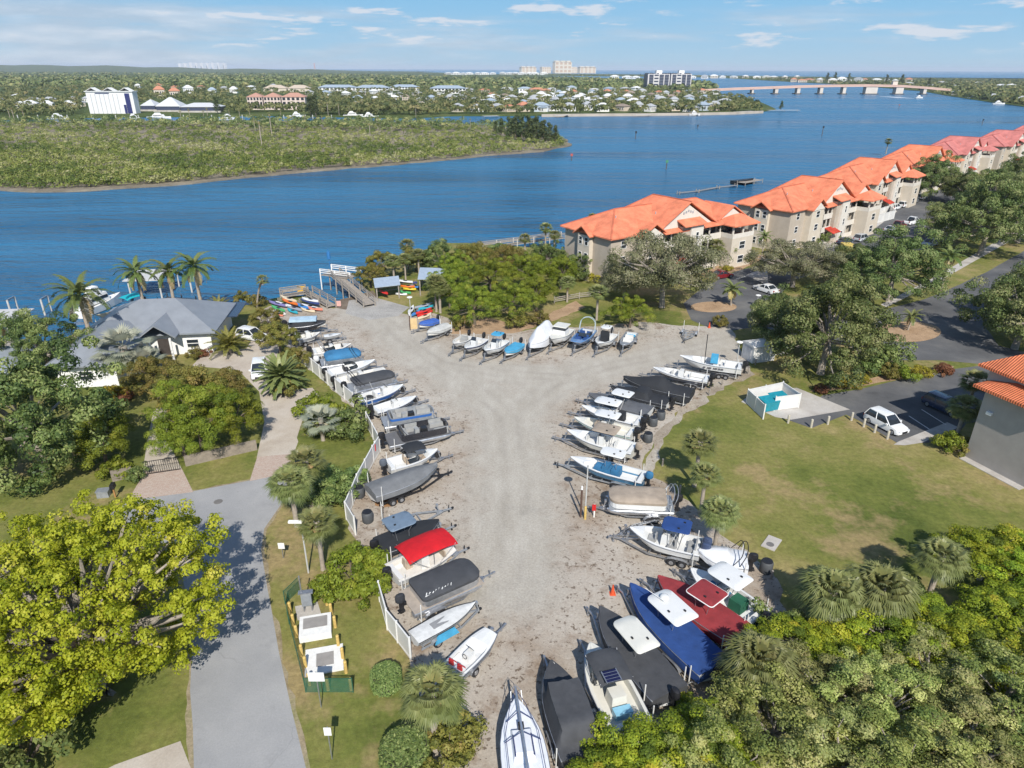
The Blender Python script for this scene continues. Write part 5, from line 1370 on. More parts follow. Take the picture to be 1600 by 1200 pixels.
# ================================================================== boats on trailers
gel = M('gelcoat_white', (0.64, 0.64, 0.62), 0.28, 0.05, 1.2, coat=0.3)
gel_in = M('cockpit_cream', (0.62, 0.60, 0.55), 0.5, 0.12, 3)
gel_c = M('gelcoat_cream', (0.60, 0.585, 0.52), 0.35, 0.08, 1.2, coat=0.2)
alu = M('aluminium', (0.55, 0.56, 0.58), 0.32, 0.18, 3, metal=0.8)
alu_d = M('dull_aluminium', (0.36, 0.38, 0.40), 0.5, 0.2, 3, metal=0.5)
def hullcol(n, c): return M('hull_' + n, c, 0.25, 0.06, 1.0, coat=0.4)
def canvas(n, c): return M('canvas_' + n, c, 0.82, 0.26, 0.9, bump=0.8, bscale=2.6)
CV = {'grey': canvas('grey', (0.155, 0.16, 0.165)), 'black': canvas('black', (0.022, 0.024, 0.028)), 'char': canvas('charcoal', (0.055, 0.057, 0.062)), 'navy': canvas('navy', (0.018, 0.055, 0.19)), 'red': canvas('bright_red', (0.50, 0.006, 0.012)),
      'maroon': canvas('maroon', (0.25, 0.030, 0.034)), 'tan': canvas('tan', (0.33, 0.27, 0.21)), 'white': M('shrink_wrap', (0.62, 0.63, 0.65), 0.4, 0.08, 1.5, bump=0.3, bscale=2.5), 'cyan': canvas('cyan', (0.06, 0.32, 0.52)),
      'blue': canvas('blue', (0.035, 0.155, 0.30)), 'pale': canvas('pale_blue', (0.36, 0.48, 0.57)), 'lgrey': canvas('light_grey', (0.48, 0.48, 0.46)), 'royal': canvas('royal_blue', (0.045, 0.12, 0.42)), 'green': canvas('green', (0.015, 0.10, 0.055))}
seat_m = {'white': M('seat_white', (0.62, 0.61, 0.58), 0.5), 'black': M('seat_black', (0.03, 0.03, 0.035), 0.5), 'blue': M('seat_blue', (0.03, 0.075, 0.22), 0.5), 'red': M('seat_red', (0.42, 0.03, 0.03), 0.5), 'tan': M('seat_tan', (0.40, 0.32, 0.24), 0.6), 'green': CV['green'], 'grey': M('seat_grey', (0.30, 0.30, 0.29), 0.5)}

def hb(t, B, bow):
    """half beam along the boat, t = 0 stern .. 1 bow"""
    f = max(0.0, (t - 0.42) / 0.58)
    return B / 2 * (0.94 + 0.06 * min(1, t / 0.3)) * (1 - (1 - bow) * f ** 2.3)
def sheer(t, z1): return z1 * (0.90 + 0.30 * max(0, t - 0.25) ** 1.6)
def outboard(e, L_, z, cov=black, n=1, dy=0.0):
    for i in range(n):
        y = (i - (n - 1) / 2) * 0.75 + dy
        mb = MB()
        pts = [(-0.62, 0.17), (-0.66, 0.25), (-0.45, 0.27), (-0.1, 0.2), (-0.05, 0.16)]
        rings = []
        for zz, s in ((0.28, 0.72), (0.42, 1.0), (0.72, 1.02), (0.92, 0.86), (0.98, 0.5)):
            rings.append([(-L_ / 2 - 0.36 + 0.36 * s * math.cos(a) - 0.04 * zz, y + 0.22 * s * math.sin(a), z + zz - 0.05) for a in [k * math.pi / 6 for k in range(12)]])
        mb.loft(rings); o = mb.build('outboard_motor', cov, e, smooth=True)
        mb = MB(); mb.box(-L_ / 2 - 0.46, -L_ / 2 - 0.2, y - 0.09, y + 0.09, z - 0.75, z + 0.26)
        mb.box(-L_ / 2 - 0.6, -L_ / 2 - 0.14, y - 0.13, y + 0.13, z - 0.5, z - 0.46); mb.tube([(-L_ / 2 - 0.65, y, z - 0.68), (-L_ / 2 - 0.1, y, z - 0.68)], [0.04, 0.09], 8)
        mb.box(-L_ / 2 - 0.2, -L_ / 2 + 0.02, y - 0.14, y + 0.14, z - 0.1, z + 0.2)
        mb.build('drive_leg', black, o)
def make_hull(e, L_, B, z1, hm, im, bow=0.04, z0=0.55, deck=0.55, foredeck=0.72, stripe=None, stern=True, rub=None):
    """hull, gunwale, cockpit well and foredeck. z0 = keel height above ground"""
    ts = [0, 0.06, 0.15, 0.3, 0.45, 0.58, 0.7, 0.8, 0.88, 0.94, 0.98, 1.0]
    rings, ins, top = [], [], []
    for t in ts:
        b = hb(t, B, bow); s = sheer(t, z1); x = (t - 0.5) * L_
        rk = max(0, (t - 0.62) / 0.38); kz = z0 + (s - z0) * 0.80 * rk ** 2.4
        cz = kz + (s - kz) * (0.36 + 0.2 * rk); cb = b * (0.86 - 0.28 * rk)
        x2 = x - 0.10 * L_ * rk ** 2 * 0.6
        rings.append([(x2, 0, kz), (x2 + (x - x2) * .3, cb, cz), (x2 + (x - x2) * .6, b * 0.94, cz + (s - cz) * 0.55), (x, b, s - 0.05), (x, b, s), (x, b, s), (x, -b, s), (x, -b, s - 0.05), (x2 + (x - x2) * .6, -b * 0.94, cz + (s - cz) * 0.55), (x2 + (x - x2) * .3, -cb, cz)])
    n = len(rings[0])
    mb = MB(); v = [p for r in rings for p in r]; f = []
    for i in range(len(rings) - 1):
        for j in range(n):
            k = (j + 1) % n
            if j in (4, 5): continue
            f.append((i * n + j, i * n + k, (i + 1) * n + k, (i + 1) * n + j))
    mb.add(v, f); mb.add(rings[0], [tuple(range(n))[::-1]]) if stern else None
    h = mb.build('hull', hm, e, smooth=True)
    # deck: gunwale strip, inner wall, floor, then closed foredeck
    mb = MB(); g = 0.17 * B / 2.4; R_ = []
    for t in ts[:-1]:
        b = hb(t, B, bow); s = sheer(t, z1) + 0.004; x = (t - 0.5) * L_
        if t < foredeck and t > 0.02: i_ = max(0.02, b - g); fl = s - deck
        else: i_ = max(0.02, b - g); fl = s + (0.05 if t >= foredeck else 0.0)
        R_.append([(x, b, s), (x, i_, s + 0.02), (x, max(0.01, i_ - 0.04), fl), (x, 0, fl + (0.03 if t >= foredeck else 0)), (x, -max(0.01, i_ - 0.04), fl), (x, -i_, s + 0.02), (x, -b, s)])
    bb = ((0.5) * L_, 0, sheer(1, z1) + 0.006)
    R_.append([bb] * 7)
    mb.loft(R_, closed=False, caps=False)
    mb.build('deck', im, e)
    if stripe:
        mb = MB()
        for sg in (-1, 1):
            q = []
            for t in ts[:-1]:
                b = hb(t, B, bow); s = sheer(t, z1); x = (t - 0.5) * L_; rk = max(0, (t - 0.62) / 0.38)
                w = 0.16 + 0.0 * rk
                q.append([(x, sg * (b + 0.014), s - 0.05), (x, sg * (b + 0.014), s - w)])
            mb.loft(q, closed=False, caps=False)
        mb.build('hull_stripe', stripe, e)
    mb = MB()
    for sg in (-1, 1):
        mb.tube([((t - 0.5) * L_, sg * (hb(t, B, bow) + 0.015), sheer(t, z1) - 0.03) for t in ts[:-1]] + [(L_ / 2 + 0.01, 0, sheer(1, z1) - 0.03)], 0.03, 5)
    mb.build('rub_rail', rub or steel, e)
    return h
def seats(e, L_, B, zf, spec, col='white'):
    """spec: list of (x, y, w, d) in fractions / metres"""
    for x, y, w, d in spec:
        mb = MB().box(x - d / 2, x + d / 2, y - w / 2, y + w / 2, zf, zf + 0.42, tx=0.03, ty=0.03)
        mb.box(x - d / 2 - 0.1, x - d / 2 + 0.04, y - w / 2, y + w / 2, zf + 0.3, zf + 0.85, tx=0.02, ty=0.05)
        mb.build('seat', seat_m[col], e)
def console(e, x, zf, w=0.75, h=1.05, mat=gel, screen=True, cover=None):
    mb = MB().box(x - 0.32, x + 0.4, -w / 2, w / 2, zf, zf + h, tx=0.08, ty=0.05)
    c = mb.build('console', cover or mat, e)
    if screen and not cover:
        mb = MB().add([(x + 0.3, -w / 2, zf + h), (x + 0.3, w / 2, zf + h), (x + 0.05, w / 2 - 0.08, zf + h + 0.42), (x + 0.05, -w / 2 + 0.08, zf + h + 0.42), (x + 0.33, -w / 2, zf + h), (x + 0.33, w / 2, zf + h), (x + 0.08, w / 2 - 0.08, zf + h + 0.42), (x + 0.08, -w / 2 + 0.08, zf + h + 0.42)],
                      [(3, 2, 1, 0), (4, 5, 6, 7), (0, 1, 5, 4), (1, 2, 6, 5), (2, 3, 7, 6), (3, 0, 4, 7)])
        mb.build('windscreen', glass, c)
        mb = MB(); rr = [(x - 0.36, 0.17 * math.cos(a), zf + h * 0.85 + 0.17 * math.sin(a)) for a in [k * math.pi / 6 for k in range(13)]]; mb.tube(rr, 0.02, 5); mb.build('steering_wheel', black, c)
def rounded(w, l, r, n=5, nose=0.0):
    """rounded rectangle, length l along x, width w; nose makes the front end rounder"""
    out = []
    for cx_, cy_, a0, rr in ((l / 2, w / 2, 0, r + nose), (-l / 2, w / 2, 90, r), (-l / 2, -w / 2, 180, r), (l / 2, -w / 2, 270, r + nose)):
        rr = min(rr, w / 2 * 0.98)
        ox = cx_ - math.copysign(rr, cx_); oy = cy_ - math.copysign(rr, cy_)
        for k in range(n + 1):
            a = R(a0 + 90 * k / n); out.append((ox + rr * math.cos(a), oy + rr * math.sin(a)))
    return out
def ttop(e, x, zf, l, w, h, mat, frame=steel, nose=0.25, th=0.09, radar=False, edge=None):
    P_ = rounded(w, l, 0.22, 4, nose)
    mb = MB(); z = zf + h
    mb.loft([[(x + a * 0.97, b * 0.97, z) for a, b in P_], [(x + a, b, z + th * 0.4) for a, b in P_], [(x + a * 0.96, b * 0.96, z + th) for a, b in P_], [(x + a * 0.6, b * 0.6, z + th * 1.35) for a, b in P_]])
    o = mb.build('t_top', mat, e, smooth=True)
    mb = MB()
    for sx in (-1, 1):
        for sy in (-1, 1):
            mb.tube([(x + sx * l * 0.2 + 0.1, sy * 0.36, zf), (x + sx * l * 0.24, sy * 0.42, zf + h * 0.6), (x + sx * l * 0.36, sy * w * 0.38, z)], 0.025, 6)
    for sy in (-1, 1): mb.tube([(x - l * 0.4, sy * w * 0.38, z - 0.03), (x + l * 0.4, sy * w * 0.38, z - 0.03)], 0.025, 6)
    mb.build('frame', frame, o)
    if edge:
        mb = MB(); mb.tube([(x + a * 1.01, b * 1.01, z + 0.02) for a, b in P_] + [(x + P_[0][0] * 1.01, P_[0][1] * 1.01, z + 0.02)], 0.035, 6); mb.build('edge_tube', edge, o)
    if radar:
        MB().ball((x + l * 0.24, 0, z + 0.28), 0.32, 0.32, 0.16, 14).build('radar_dome', gel, o, smooth=True)
    for k, (a, b) in enumerate(((-0.25, -0.2), (-0.1, 0.28))):
        MB().box(x + l * a - 0.08, x + l * a + 0.08, w * b - 0.05, w * b + 0.05, z + th * 1.2, z + th * 1.2 + 0.1).build('fitting', black, o)
    return o
def cover_loft(e, L_, B, z1, mat, peak=0.35, drop=0.32, bow=0.04, skirt=0.03, prof=None, name='cover', t0=0.0, t1=1.0, cabin=None, seed=1, folds=0.03):
    """tight canvas cover from below the gunwale up to a ridge; cabin = (t_a, t_b, height, width fraction) raises a console shape"""
    q = random.Random(seed); rings = []
    ts = [t0 + (t1 - t0) * k / 26 for k in range(27)]
    for t in ts:
        b = hb(min(t, 0.995), B, bow) + skirt; s = sheer(t, z1); x = (t - 0.5) * L_
        dr = drop * (1 - 0.45 * max(0, (t - 0.6) / 0.4))
        if t < 0.012 or t > 0.99: b = max(0.05, b - 0.03)
        pk = peak * (0.35 + 0.65 * math.sin(math.pi * min(1, max(0.0, (t + 0.15) * 0.86)))) if prof is None else np.interp(t, [a for a, _ in prof], [c for _, c in prof])
        mid = 0.5
        if cabin:
            a, c, h_, wf = cabin
            k = min(1, max(0, (t - a) / 0.07), max(0, (c - t) / 0.09)) if a < t < c else 0
            k = k * k * (3 - 2 * k); pk = pk * (1 - k) + h_ * k; mid = 0.5 + (wf - 0.5) * k
            shoulder = 0.62 + 0.36 * k
        else: shoulder = 0.62
        w = lambda: q.uniform(-folds, folds)
        half = [(x, b, s - dr), (x + w(), b + 0.01, s - dr * 0.4 + w()), (x, b * 0.985, s + 0.02), (x + w(), b * (0.8 + .06 * (mid - .5)), s + 0.05 + pk * (0.30 if not cabin else 0.26) + w() * .6), (x, b * mid, s + pk * shoulder + w() * .6), (x, b * 0.22, s + pk * 0.93 + w() * .3), (x, 0, s + pk)]
        rings.append(half + [(p[0], -p[1], p[2] + w() * .4) for p in half[:-1][::-1]])
    mb = MB(); mb.loft(rings, closed=False, caps=False)
    n = len(rings[0]); mb.add(rings[0], [tuple(range(n))]); mb.add(rings[-1], [tuple(range(n))[::-1]])
    o = mb.build(name, mat, e, smooth=True)
    for p_ in o.data.polygons: p_.use_smooth = True
    return o
def bimini(e, x, zf, l, w, h, mat, droop=0.18, frame=steel):
    mb = MB(); rings = []
    for k in range(9):
        u = k / 8 - 0.5; zc = zf + h - droop * (2 * abs(u)) ** 3
        rings.append([(x + u * l, w / 2 * s, zc - 0.22 * abs(s) ** 4) for s in (-1, -0.92, -0.6, -0.2, 0.2, 0.6, 0.92, 1)] + [(x + u * l, w / 2 * s, zc - 0.22 * abs(s) ** 4 - 0.04) for s in (1, 0.92, 0.6, 0.2, -0.2, -0.6, -0.92, -1)])
    mb.loft(rings); o = mb.build('bimini', mat, e, smooth=True)
    mb = MB()
    for sy in (-1, 1):
        for u in (-0.46, 0.0, 0.46): mb.tube([(x + u * 0.25 * l, sy * w * 0.49, zf), (x + u * l, sy * w * 0.49, zf + h - 0.24)], 0.02, 6)
    mb.build('frame', frame, o)
    return o
def arch(e, x, zf, w, h, mat, rake=-0.5, rad=0.035, n=2, name='tower_arch'):
    mb = MB()
    for k in range(n):
        pts = [(x + 0.5 * k, -w / 2, zf)] + [(x + rake * (0.5 + 0.5 * math.sin(a)) + 0.3 * k, -w / 2 * math.cos(a) * 0.95, zf + h * (0.55 + 0.45 * math.sin(a))) for a in [math.pi * i / 8 for i in range(9)]] + [(x + 0.5 * k, w / 2, zf)]
        mb.tube(pts, rad, 6)
    return mb.build(name, mat, e)
def make_trailer(label, L_, B, axles=1, mat=steel, loc=None, rz=0.0, tongue=1.5, spare=False, poles=True, z0=0.55, tyre_h=0.34, poleh=1.5, group='boat trailers in the yard'):
    e = thing('boat_trailer', label, 'trailer', loc, rz, group)
    mb = MB(); zr = 0.42
    w = B * 0.40; xs = -L_ * 0.46
    for sy in (-1, 1):
        mb.bar((xs, sy * w, zr), (L_ * 0.18, sy * w, zr), 0.09, 0.12); mb.bar((L_ * 0.18, sy * w, zr), (L_ * 0.5 + tongue * 0.4, sy * 0.05, zr), 0.09, 0.12)
        mb.bar((xs + 0.2, sy * w * 0.72, zr + 0.13), (L_ * 0.12, sy * w * 0.6, zr + 0.13), 0.13, 0.06)
    for t in (-0.42, -0.2, 0.02, 0.17): mb.bar((L_ * t, -w, zr + 0.01), (L_ * t, w, zr + 0.01), 0.08, 0.08)
    mb.bar((L_ * 0.5, 0, zr), (L_ * 0.5 + tongue, 0, zr), 0.10, 0.12)
    mb.build('frame', mat, e)
    mb = MB().bar((L_ * 0.5 + 0.25, 0, zr), (L_ * 0.5 + 0.05, 0, zr + 0.75), 0.09).box(L_ * 0.5 - 0.02, L_ * 0.5 + 0.16, -0.11, 0.11, zr + 0.68, zr + 0.86); mb.build('winch_post', mat, e)
    mb = MB().bar((L_ * 0.5 + tongue * 0.8, 0.1, 0.08), (L_ * 0.5 + tongue * 0.8, 0.1, zr + 0.35), 0.06).tube([(L_ * 0.5 + tongue * 0.8, 0.06, 0.09), (L_ * 0.5 + tongue * 0.8, 0.14, 0.09)], 0.09, 8).box(L_ * 0.5 + tongue - 0.12, L_ * 0.5 + tongue + 0.1, -0.06, 0.06, zr - 0.05, zr + 0.1); mb.build('jack', black if mat is not steel else mat, e)
    x0 = -L_ * 0.22
    for a in range(axles):
        x = x0 + (a - (axles - 1) / 2) * 0.82
        for sy in (-1, 1):
            y = sy * (B * 0.5 - 0.02)
            wh = MB().tube([(x, y - 0.11, tyre_h), (x, y - 0.07, tyre_h), (x, y + 0.07, tyre_h), (x, y + 0.11, tyre_h)], [tyre_h * 0.88, tyre_h, tyre_h, tyre_h * 0.88], 16).build('wheel', rubber, e)
            MB().tube([(x, y + sy * 0.08, tyre_h), (x, y + sy * 0.125, tyre_h)], [tyre_h * 0.55, tyre_h * 0.5], 10).build('rim', steel, wh)
        mb = MB().bar((x, -B * 0.5, tyre_h), (x, B * 0.5, tyre_h), 0.07); mb.build('axle', mat, e)
    for sy in (-1, 1):
        y = sy * (B * 0.5 - 0.02); l = 0.48 + (axles - 1) * 0.41
        mb = MB(); rr = []
        for u, zz in ((-l, 0.48), (-l * 0.85, 0.66), (-l * 0.5, 0.76), (l * 0.5, 0.76), (l * 0.85, 0.66), (l, 0.48)): rr.append([(x0 + u, y - 0.14, zz), (x0 + u, y + 0.14, zz), (x0 + u, y + 0.14, zz + 0.025), (x0 + u, y - 0.14, zz + 0.025)])
        mb.loft(rr); mb.build('fender', mat, e)
        if poles: MB().tube([(-L_ * 0.43, sy * (B * 0.5 + 0.08), zr), (-L_ * 0.43, sy * (B * 0.5 + 0.08), zr + poleh)], 0.04, 7).bar((-L_ * 0.43, sy * w, zr), (-L_ * 0.43, sy * (B * 0.5 + 0.12), zr), 0.05).build('guide_pole', vinyl, e)
    if spare:
        x = L_ * 0.5 + 0.1
        MB().tube([(x, 0.16, 0.75), (x, 0.20, 0.75), (x, 0.34, 0.75), (x, 0.38, 0.75)], [0.29, 0.34, 0.34, 0.29], 14).build('spare_wheel', rubber, e)
    return e
BOATS = {}
def frame_of(bow, stern, z=1.45):
    a, b = G(*bow, z), G(*stern, z)
    c = (a + b) / 2; d = a - b
    return Vector((c.x, c.y, 0)), math.atan2(d.y, d.x), Vector((d.x, d.y)).length
def boat(bpx, spx, label, short, kind='open', B=2.4, z1=1.45, hull=gel, inside=gel_in, axles=1, tr=None, cat='boat', **k):
    loc, rz, L_ = frame_of(bpx, spx, z1)
    e = thing(k.get('name', 'motor_boat'), label, cat, loc, rz, 'boats stored on trailers')
    fore = k.get('fore', 0.74) if kind != 'covered' else 1.01; deck = k.get('deck', 0.55)
    zf = sheer(0.4, z1) - deck
    if kind in ('open', 'covered'):
        make_hull(e, L_, B, z1, hull, inside, k.get('bow', 0.04), 0.55, deck, fore, k.get('stripe'), rub=k.get('rub'))
    if kind == 'open':
        if k.get('console', True): console(e, k.get('cx', -0.02) * L_, zf, k.get('cw', 0.8), k.get('ch', 1.1), k.get('cmat', gel), k.get('screen', True), k.get('ccover'))
        seats(e, L_, B, zf, k.get('seats', [(-0.16 * L_, 0, 0.9, 0.45)]), k.get('seatcol', 'white'))
        mb = MB().box(-L_ * 0.5 + 0.12, -L_ * 0.5 + 0.5, -B * 0.36, B * 0.36, zf, z1 * 0.9 + 0.02); mb.build('stern_bench', k.get('bench', gel), e)
        if k.get('bowpad'): mb = MB().box(L_ * 0.14, L_ * 0.27, -B * 0.27, B * 0.27, zf, zf + 0.35, tx=0.03, ty=0.08); mb.build('bow_cushion', k['bowpad'], e)
    if kind == 'covered':
        cover_loft(e, L_, B, z1, k['cover'], k.get('peak', 0.35), k.get('drop', 0.34), k.get('bow', 0.04), cabin=k.get('cabin'), prof=k.get('prof'), seed=len(BOATS), folds=k.get('folds', 0.03))
    if kind == 'pontoon':
        zt = 0.85; zd = 1.15
        for sy in (-1, 1):
            mb = MB(); y = sy * B * 0.34
            mb.tube([(-L_ * 0.5, y, zt), (-L_ * 0.49, y, zt), (L_ * 0.36, y, zt), (L_ * 0.44, y, zt + 0.06), (L_ * 0.5, y, zt + 0.2)], [0.2, 0.30, 0.30, 0.24, 0.05], 14); mb.build('pontoon_tube', alu, e, smooth=True)
        mb = MB().box(-L_ * 0.5, L_ * 0.47, -B * 0.47, B * 0.47, zd, zd + 0.07); mb.build('deck', k.get('floor', alu_d), e)
        fx0, fx1 = -L_ * k.get('fs', 0.38), L_ * 0.46; fl = fx1 - fx0; xc = (fx0 + fx1) / 2
        P_ = rounded(B * 0.92, fl, 0.35, 4, 0.5)
        mb = MB(); zt2 = zd + 0.07
        hgt = 0.72
        ring = lambda s, z: [(xc + a * s, b * s, z) for a, b in P_]
        mb.loft([ring(1, zt2 + 0.03), ring(1, zt2 + hgt), ring(0.965, zt2 + hgt), ring(0.965, zt2 + 0.03)], caps=False)
        fz = mb.build('side_panels', k.get('panel', alu), e)
        if k.get('pstripe'):
            mb = MB(); mb.loft([ring(1.012, zt2 + hgt * 0.55), ring(1.012, zt2 + hgt * 0.92)], caps=False); mb.build('panel_band', k['pstripe'], fz)
        if k.get('cover'):
            mb = MB(); q = random.Random(len(BOATS))
            pk = k.get('peak', 0.14)
            mb.loft([ring(1.02, zt2 + hgt * 0.72), ring(1.025, zt2 + hgt + 0.02), ring(0.9, zt2 + hgt + pk * 0.6), ring(0.6, zt2 + hgt + pk), ring(0.2, zt2 + hgt + pk * 1.1)])
            mb.build('cover', k['cover'], e, smooth=True)
        else:
            sm = seat_m[k.get('seatcol', 'grey')]
            for x, y, w, d in ((fx1 - 0.95, B * 0.3, 0.55, 1.5), (fx1 - 0.95, -B * 0.3, 0.55, 1.5), (fx0 + 0.6, 0, B * 0.72, 0.55), (fx0 + 1.5, B * 0.31, 0.5, 1.3)):
                MB().box(x - d / 2, x + d / 2, y - w / 2, y + w / 2, zt2, zt2 + 0.42, tx=0.04, ty=0.04).build('seat', sm, e)
                MB().box(x - d / 2, x + d / 2, y + (w * 0.3 if y > 0 else -w * 0.5), y + (w * 0.5 if y > 0 else -w * 0.3), zt2 + 0.43, zt2 + 0.75).build('seat_back', sm, e) if abs(y) > .1 else MB().box(x - d * .5, x - d * .2, y - w / 2, y + w / 2, zt2 + 0.43, zt2 + 0.8).build('seat_back', sm, e)
            MB().box(xc - 0.45, xc + 0.25, -B * 0.36, -B * 0.1, zt2, zt2 + 0.95, tx=0.06, ty=0.03).build('console', k.get('conm', black), e)
            MB().box(xc - 1.1, xc - 0.65, -B * 0.34, -B * 0.12, zt2 + 0.3, zt2 + 0.95, tx=0.02, ty=0.03).build('seat', sm, e)
        zf = zd + 0.1
    if kind == 'dinghy':
        rings = []
        for t in [i / 12 for i in range(13)]:
            b = B / 2 * max(0.03, (math.sin(math.pi * (0.16 + 0.84 * (1 - t) ** 0.8)))) ** 0.7 if k.get('sail') else hb(t, B, 0.03)
            x = (t - 0.5) * L_; s = z1 * (1 + 0.1 * t * t); kz = 0.5 + (s - 0.5) * 0.7 * max(0, (t - .6) / .4) ** 2
            rings.append([(x, 0, kz), (x, b * 0.75, kz + (s - kz) * .45), (x, b, s), (x, b * 0.8, s + 0.03), (x, 0, s + 0.07), (x, -b * 0.8, s + 0.03), (x, -b, s), (x, -b * 0.75, kz + (s - kz) * .45)])
        MB().loft(rings).build('hull', hull, e, smooth=True)
        MB().box(-L_ * 0.22, L_ * 0.02, -B * 0.2, B * 0.2, z1 + 0.05, z1 + 0.085).build('cockpit', M('cockpit_shadow_grey', (0.25, 0.25, 0.25), 0.6), e)
        mb = MB()
        for sg in (-1, 1): mb.tube([(r_[2 if sg > 0 else 6][0], r_[2 if sg > 0 else 6][1], r_[2][2] + 0.01) for r_ in rings], 0.028, 5)
        mb.build('rub_rail', black, e)
    if k.get('ob', True) and kind != 'dinghy': outboard(e, L_ if kind != 'pontoon' else L_ + 0.1, z1 - 0.35, k.get('obm', black), k.get('obn', 1))
    if k.get('ttop'):
        x, l, w, m_ = k['ttop'][:4]
        ttop(e, x * L_, zf, l, w, k.get('th', 2.05), m_, k.get('tframe', steel), k.get('tnose', 0.25), radar=k.get('radar', False), edge=k.get('tedge'))
    if k.get('bim'):
        x, l, w, m_, h_ = k['bim']; bimini(e, x * L_, z1 * 0.98 if kind != 'pontoon' else 1.9, l, w, h_, m_)
    if k.get('arch'):
        x, h_, m_ = k['arch']; arch(e, x * L_, z1, B * 0.95, h_, m_)
    if k.get('screen_wrap'):
        x = k['screen_wrap'] * L_; b = hb(0.5 + k['screen_wrap'], B, 0.04) - 0.16
        pts = [(x - 0.9, b), (x - 0.1, b * 0.92), (x + 0.28, b * 0.5), (x + 0.28, -b * 0.5), (x - 0.1, -b * 0.92), (x - 0.9, -b)]
        mb = MB(); s = sheer(0.55, z1)
        mb.loft([[(px_, py_, s + 0.02), (px_ - 0.22, py_ * 0.93, s + 0.45), (px_ - 0.24, py_ * 0.91, s + 0.45), (px_ - 0.02, py_ * 0.98, s + 0.02)] for px_, py_ in pts]); mb.build('windscreen', glass, e)
    for nm, x, y, z, w, d, h_, m_ in k.get('extra', []):
        MB().box(x * L_ - d / 2, x * L_ + d / 2, y - w / 2, y + w / 2, zf + z, zf + z + h_, tx=0.03, ty=0.03).build(nm, m_, e)
    if k.get('rail'):
        mb = MB(); z_ = sheer(0.8, z1)
        for sg in (-1, 1):
            pts = [((t - 0.5) * L_, sg * max(0.03, hb(t, B, 0.04) - 0.08), sheer(t, z1) + 0.3 * min(1, (t - 0.5) / 0.1)) for t in (0.5, 0.58, 0.68, 0.78, 0.88, 0.96)]
            mb.tube(pts, 0.018, 5)
        mb.build('bow_rail', steel, e)
    if k.get('aerials'):
        for sy in (-1, 1): MB().tube([(-0.1 * L_, sy * B * 0.36, z1), (-0.16 * L_, sy * B * 0.4, z1 + k['aerials'])], 0.018, 5).build('rod', white, e)
    if tr is not False:
        t = dict(axles=axles, spare=False, poles=True); t.update(tr or {})
        make_trailer(f"{t.pop('desc', 'galvanised')} boat trailer under the {short}", L_, B, loc=loc, rz=rz, **t)
    BOATS[short] = e
    e['_L'] = L_
    del e['_L']
    return e, L_, zf
# ================================================================== the boats of the yard (bow pixel, stern pixel)
# left row, far end first
boat((509, 503), (449, 506), 'covered boat with pale blue top and black sides, far end of the left row', 'pale blue and black covered boat', 'covered', 2.5, 1.7, cover=CV['black'], cabin=(0.1, 0.75, 0.75, 0.6), extra=[('cover_top', -0.08, 0, 1.15, 1.7, 3.8, 0.3, CV['pale'])], hull=hullcol('black', (0.03, 0.03, 0.035)))
boat((500, 520), (462, 527), 'small grey skiff with a white console box, second in the left row', 'small grey skiff', 'open', 1.9, 1.3, alu_d, gel_in, seats=[], ch=1.2)
boat((533, 522), (506, 525), 'little white sailing dinghy with pointed bow on a hand trolley', 'little white sailing dinghy', 'dinghy', 1.3, 1.0, ob=False, tr=dict(poles=False, tongue=0.6), cat='dinghy', name='sailing_dinghy')
boat((549, 538), (488, 547), 'white runabout with grey seats and folded canopy frames behind the blue covered pontoon', 'white runabout behind the blue pontoon', 'open', 2.4, 1.5, gel, gel_in, seats=[(-0.1 * 7, 0.5, 0.5, 0.5), (-0.1 * 7, -0.5, 0.5, 0.5), (1.6, 0, 1.2, 0.5)], seatcol='black', screen_wrap=0.02, arch=(-0.25, 1.1, alu), rail=True)
boat((566, 553), (500, 562), 'pontoon boat under a bright blue fitted cover', 'bright blue covered pontoon', 'pontoon', 2.6, 1.6, cover=CV['blue'], peak=0.5, obm=gel, arch=(0.30, 1.0, black), tr=dict(axles=2), cat='pontoon boat', name='pontoon_boat')
boat((586, 563), (512, 581), 'white bowrider with two black bucket seats beside the vinyl fence', 'white bowrider with black seats', 'open', 2.3, 1.45, gel, gel, seats=[(-0.6, 0.5, 0.6, 0.55), (-0.6, -0.5, 0.6, 0.55)], seatcol='black', screen_wrap=0.06, console=False)
boat((602, 577), (526, 594), 'white deck boat half hidden behind the black covered pontoon', 'white deck boat behind the black pontoon', 'open', 2.3, 1.45, gel, gel_in, bow=0.4, seats=[(-1.2, 0, 1.4, 0.6)], arch=(-0.2, 0.9, black))
boat((617, 585), (543, 602), 'pontoon boat under a black cover next to the blue and white skiff', 'black covered pontoon of the upper left row', 'pontoon', 2.5, 1.6, cover=CV['char'], peak=0.25, arch=(-0.3, 0.95, black), cat='pontoon boat', name='pontoon_boat')
boat((630, 602), (560, 622), 'white bay boat with royal blue hull sides and a white console', 'bay boat with royal blue hull', 'open', 2.3, 1.4, hullcol('blue', (0.035, 0.12, 0.36)), gel, cx=0.06, seats=[(-0.6, 0, 0.9, 0.5)], aerials=1.1, tr=dict(spare=True))
boat((650, 620), (584, 639), 'white skiff with an open deck and a spare wheel on its trailer', 'white flats skiff', 'open', 2.1, 1.25, gel, gel, stripe=hullcol('dark', (0.05, 0.06, 0.09)), deck=0.35, fore=0.62, ch=0.8, seats=[], extra=[('deck_hatch', 0.05, 0.0, 0.0, 0.7, 1.3, 0.06, black)], tr=dict(spare=True))
boat((680, 641), (597, 654), 'grey pontoon boat with a blue side band and open seating', 'blue banded open pontoon', 'pontoon', 2.5, 1.6, panel=alu_d, pstripe=hullcol('blue', (0.035, 0.12, 0.36)), seatcol='grey', ob=False, cat='pontoon boat', name='pontoon_boat')
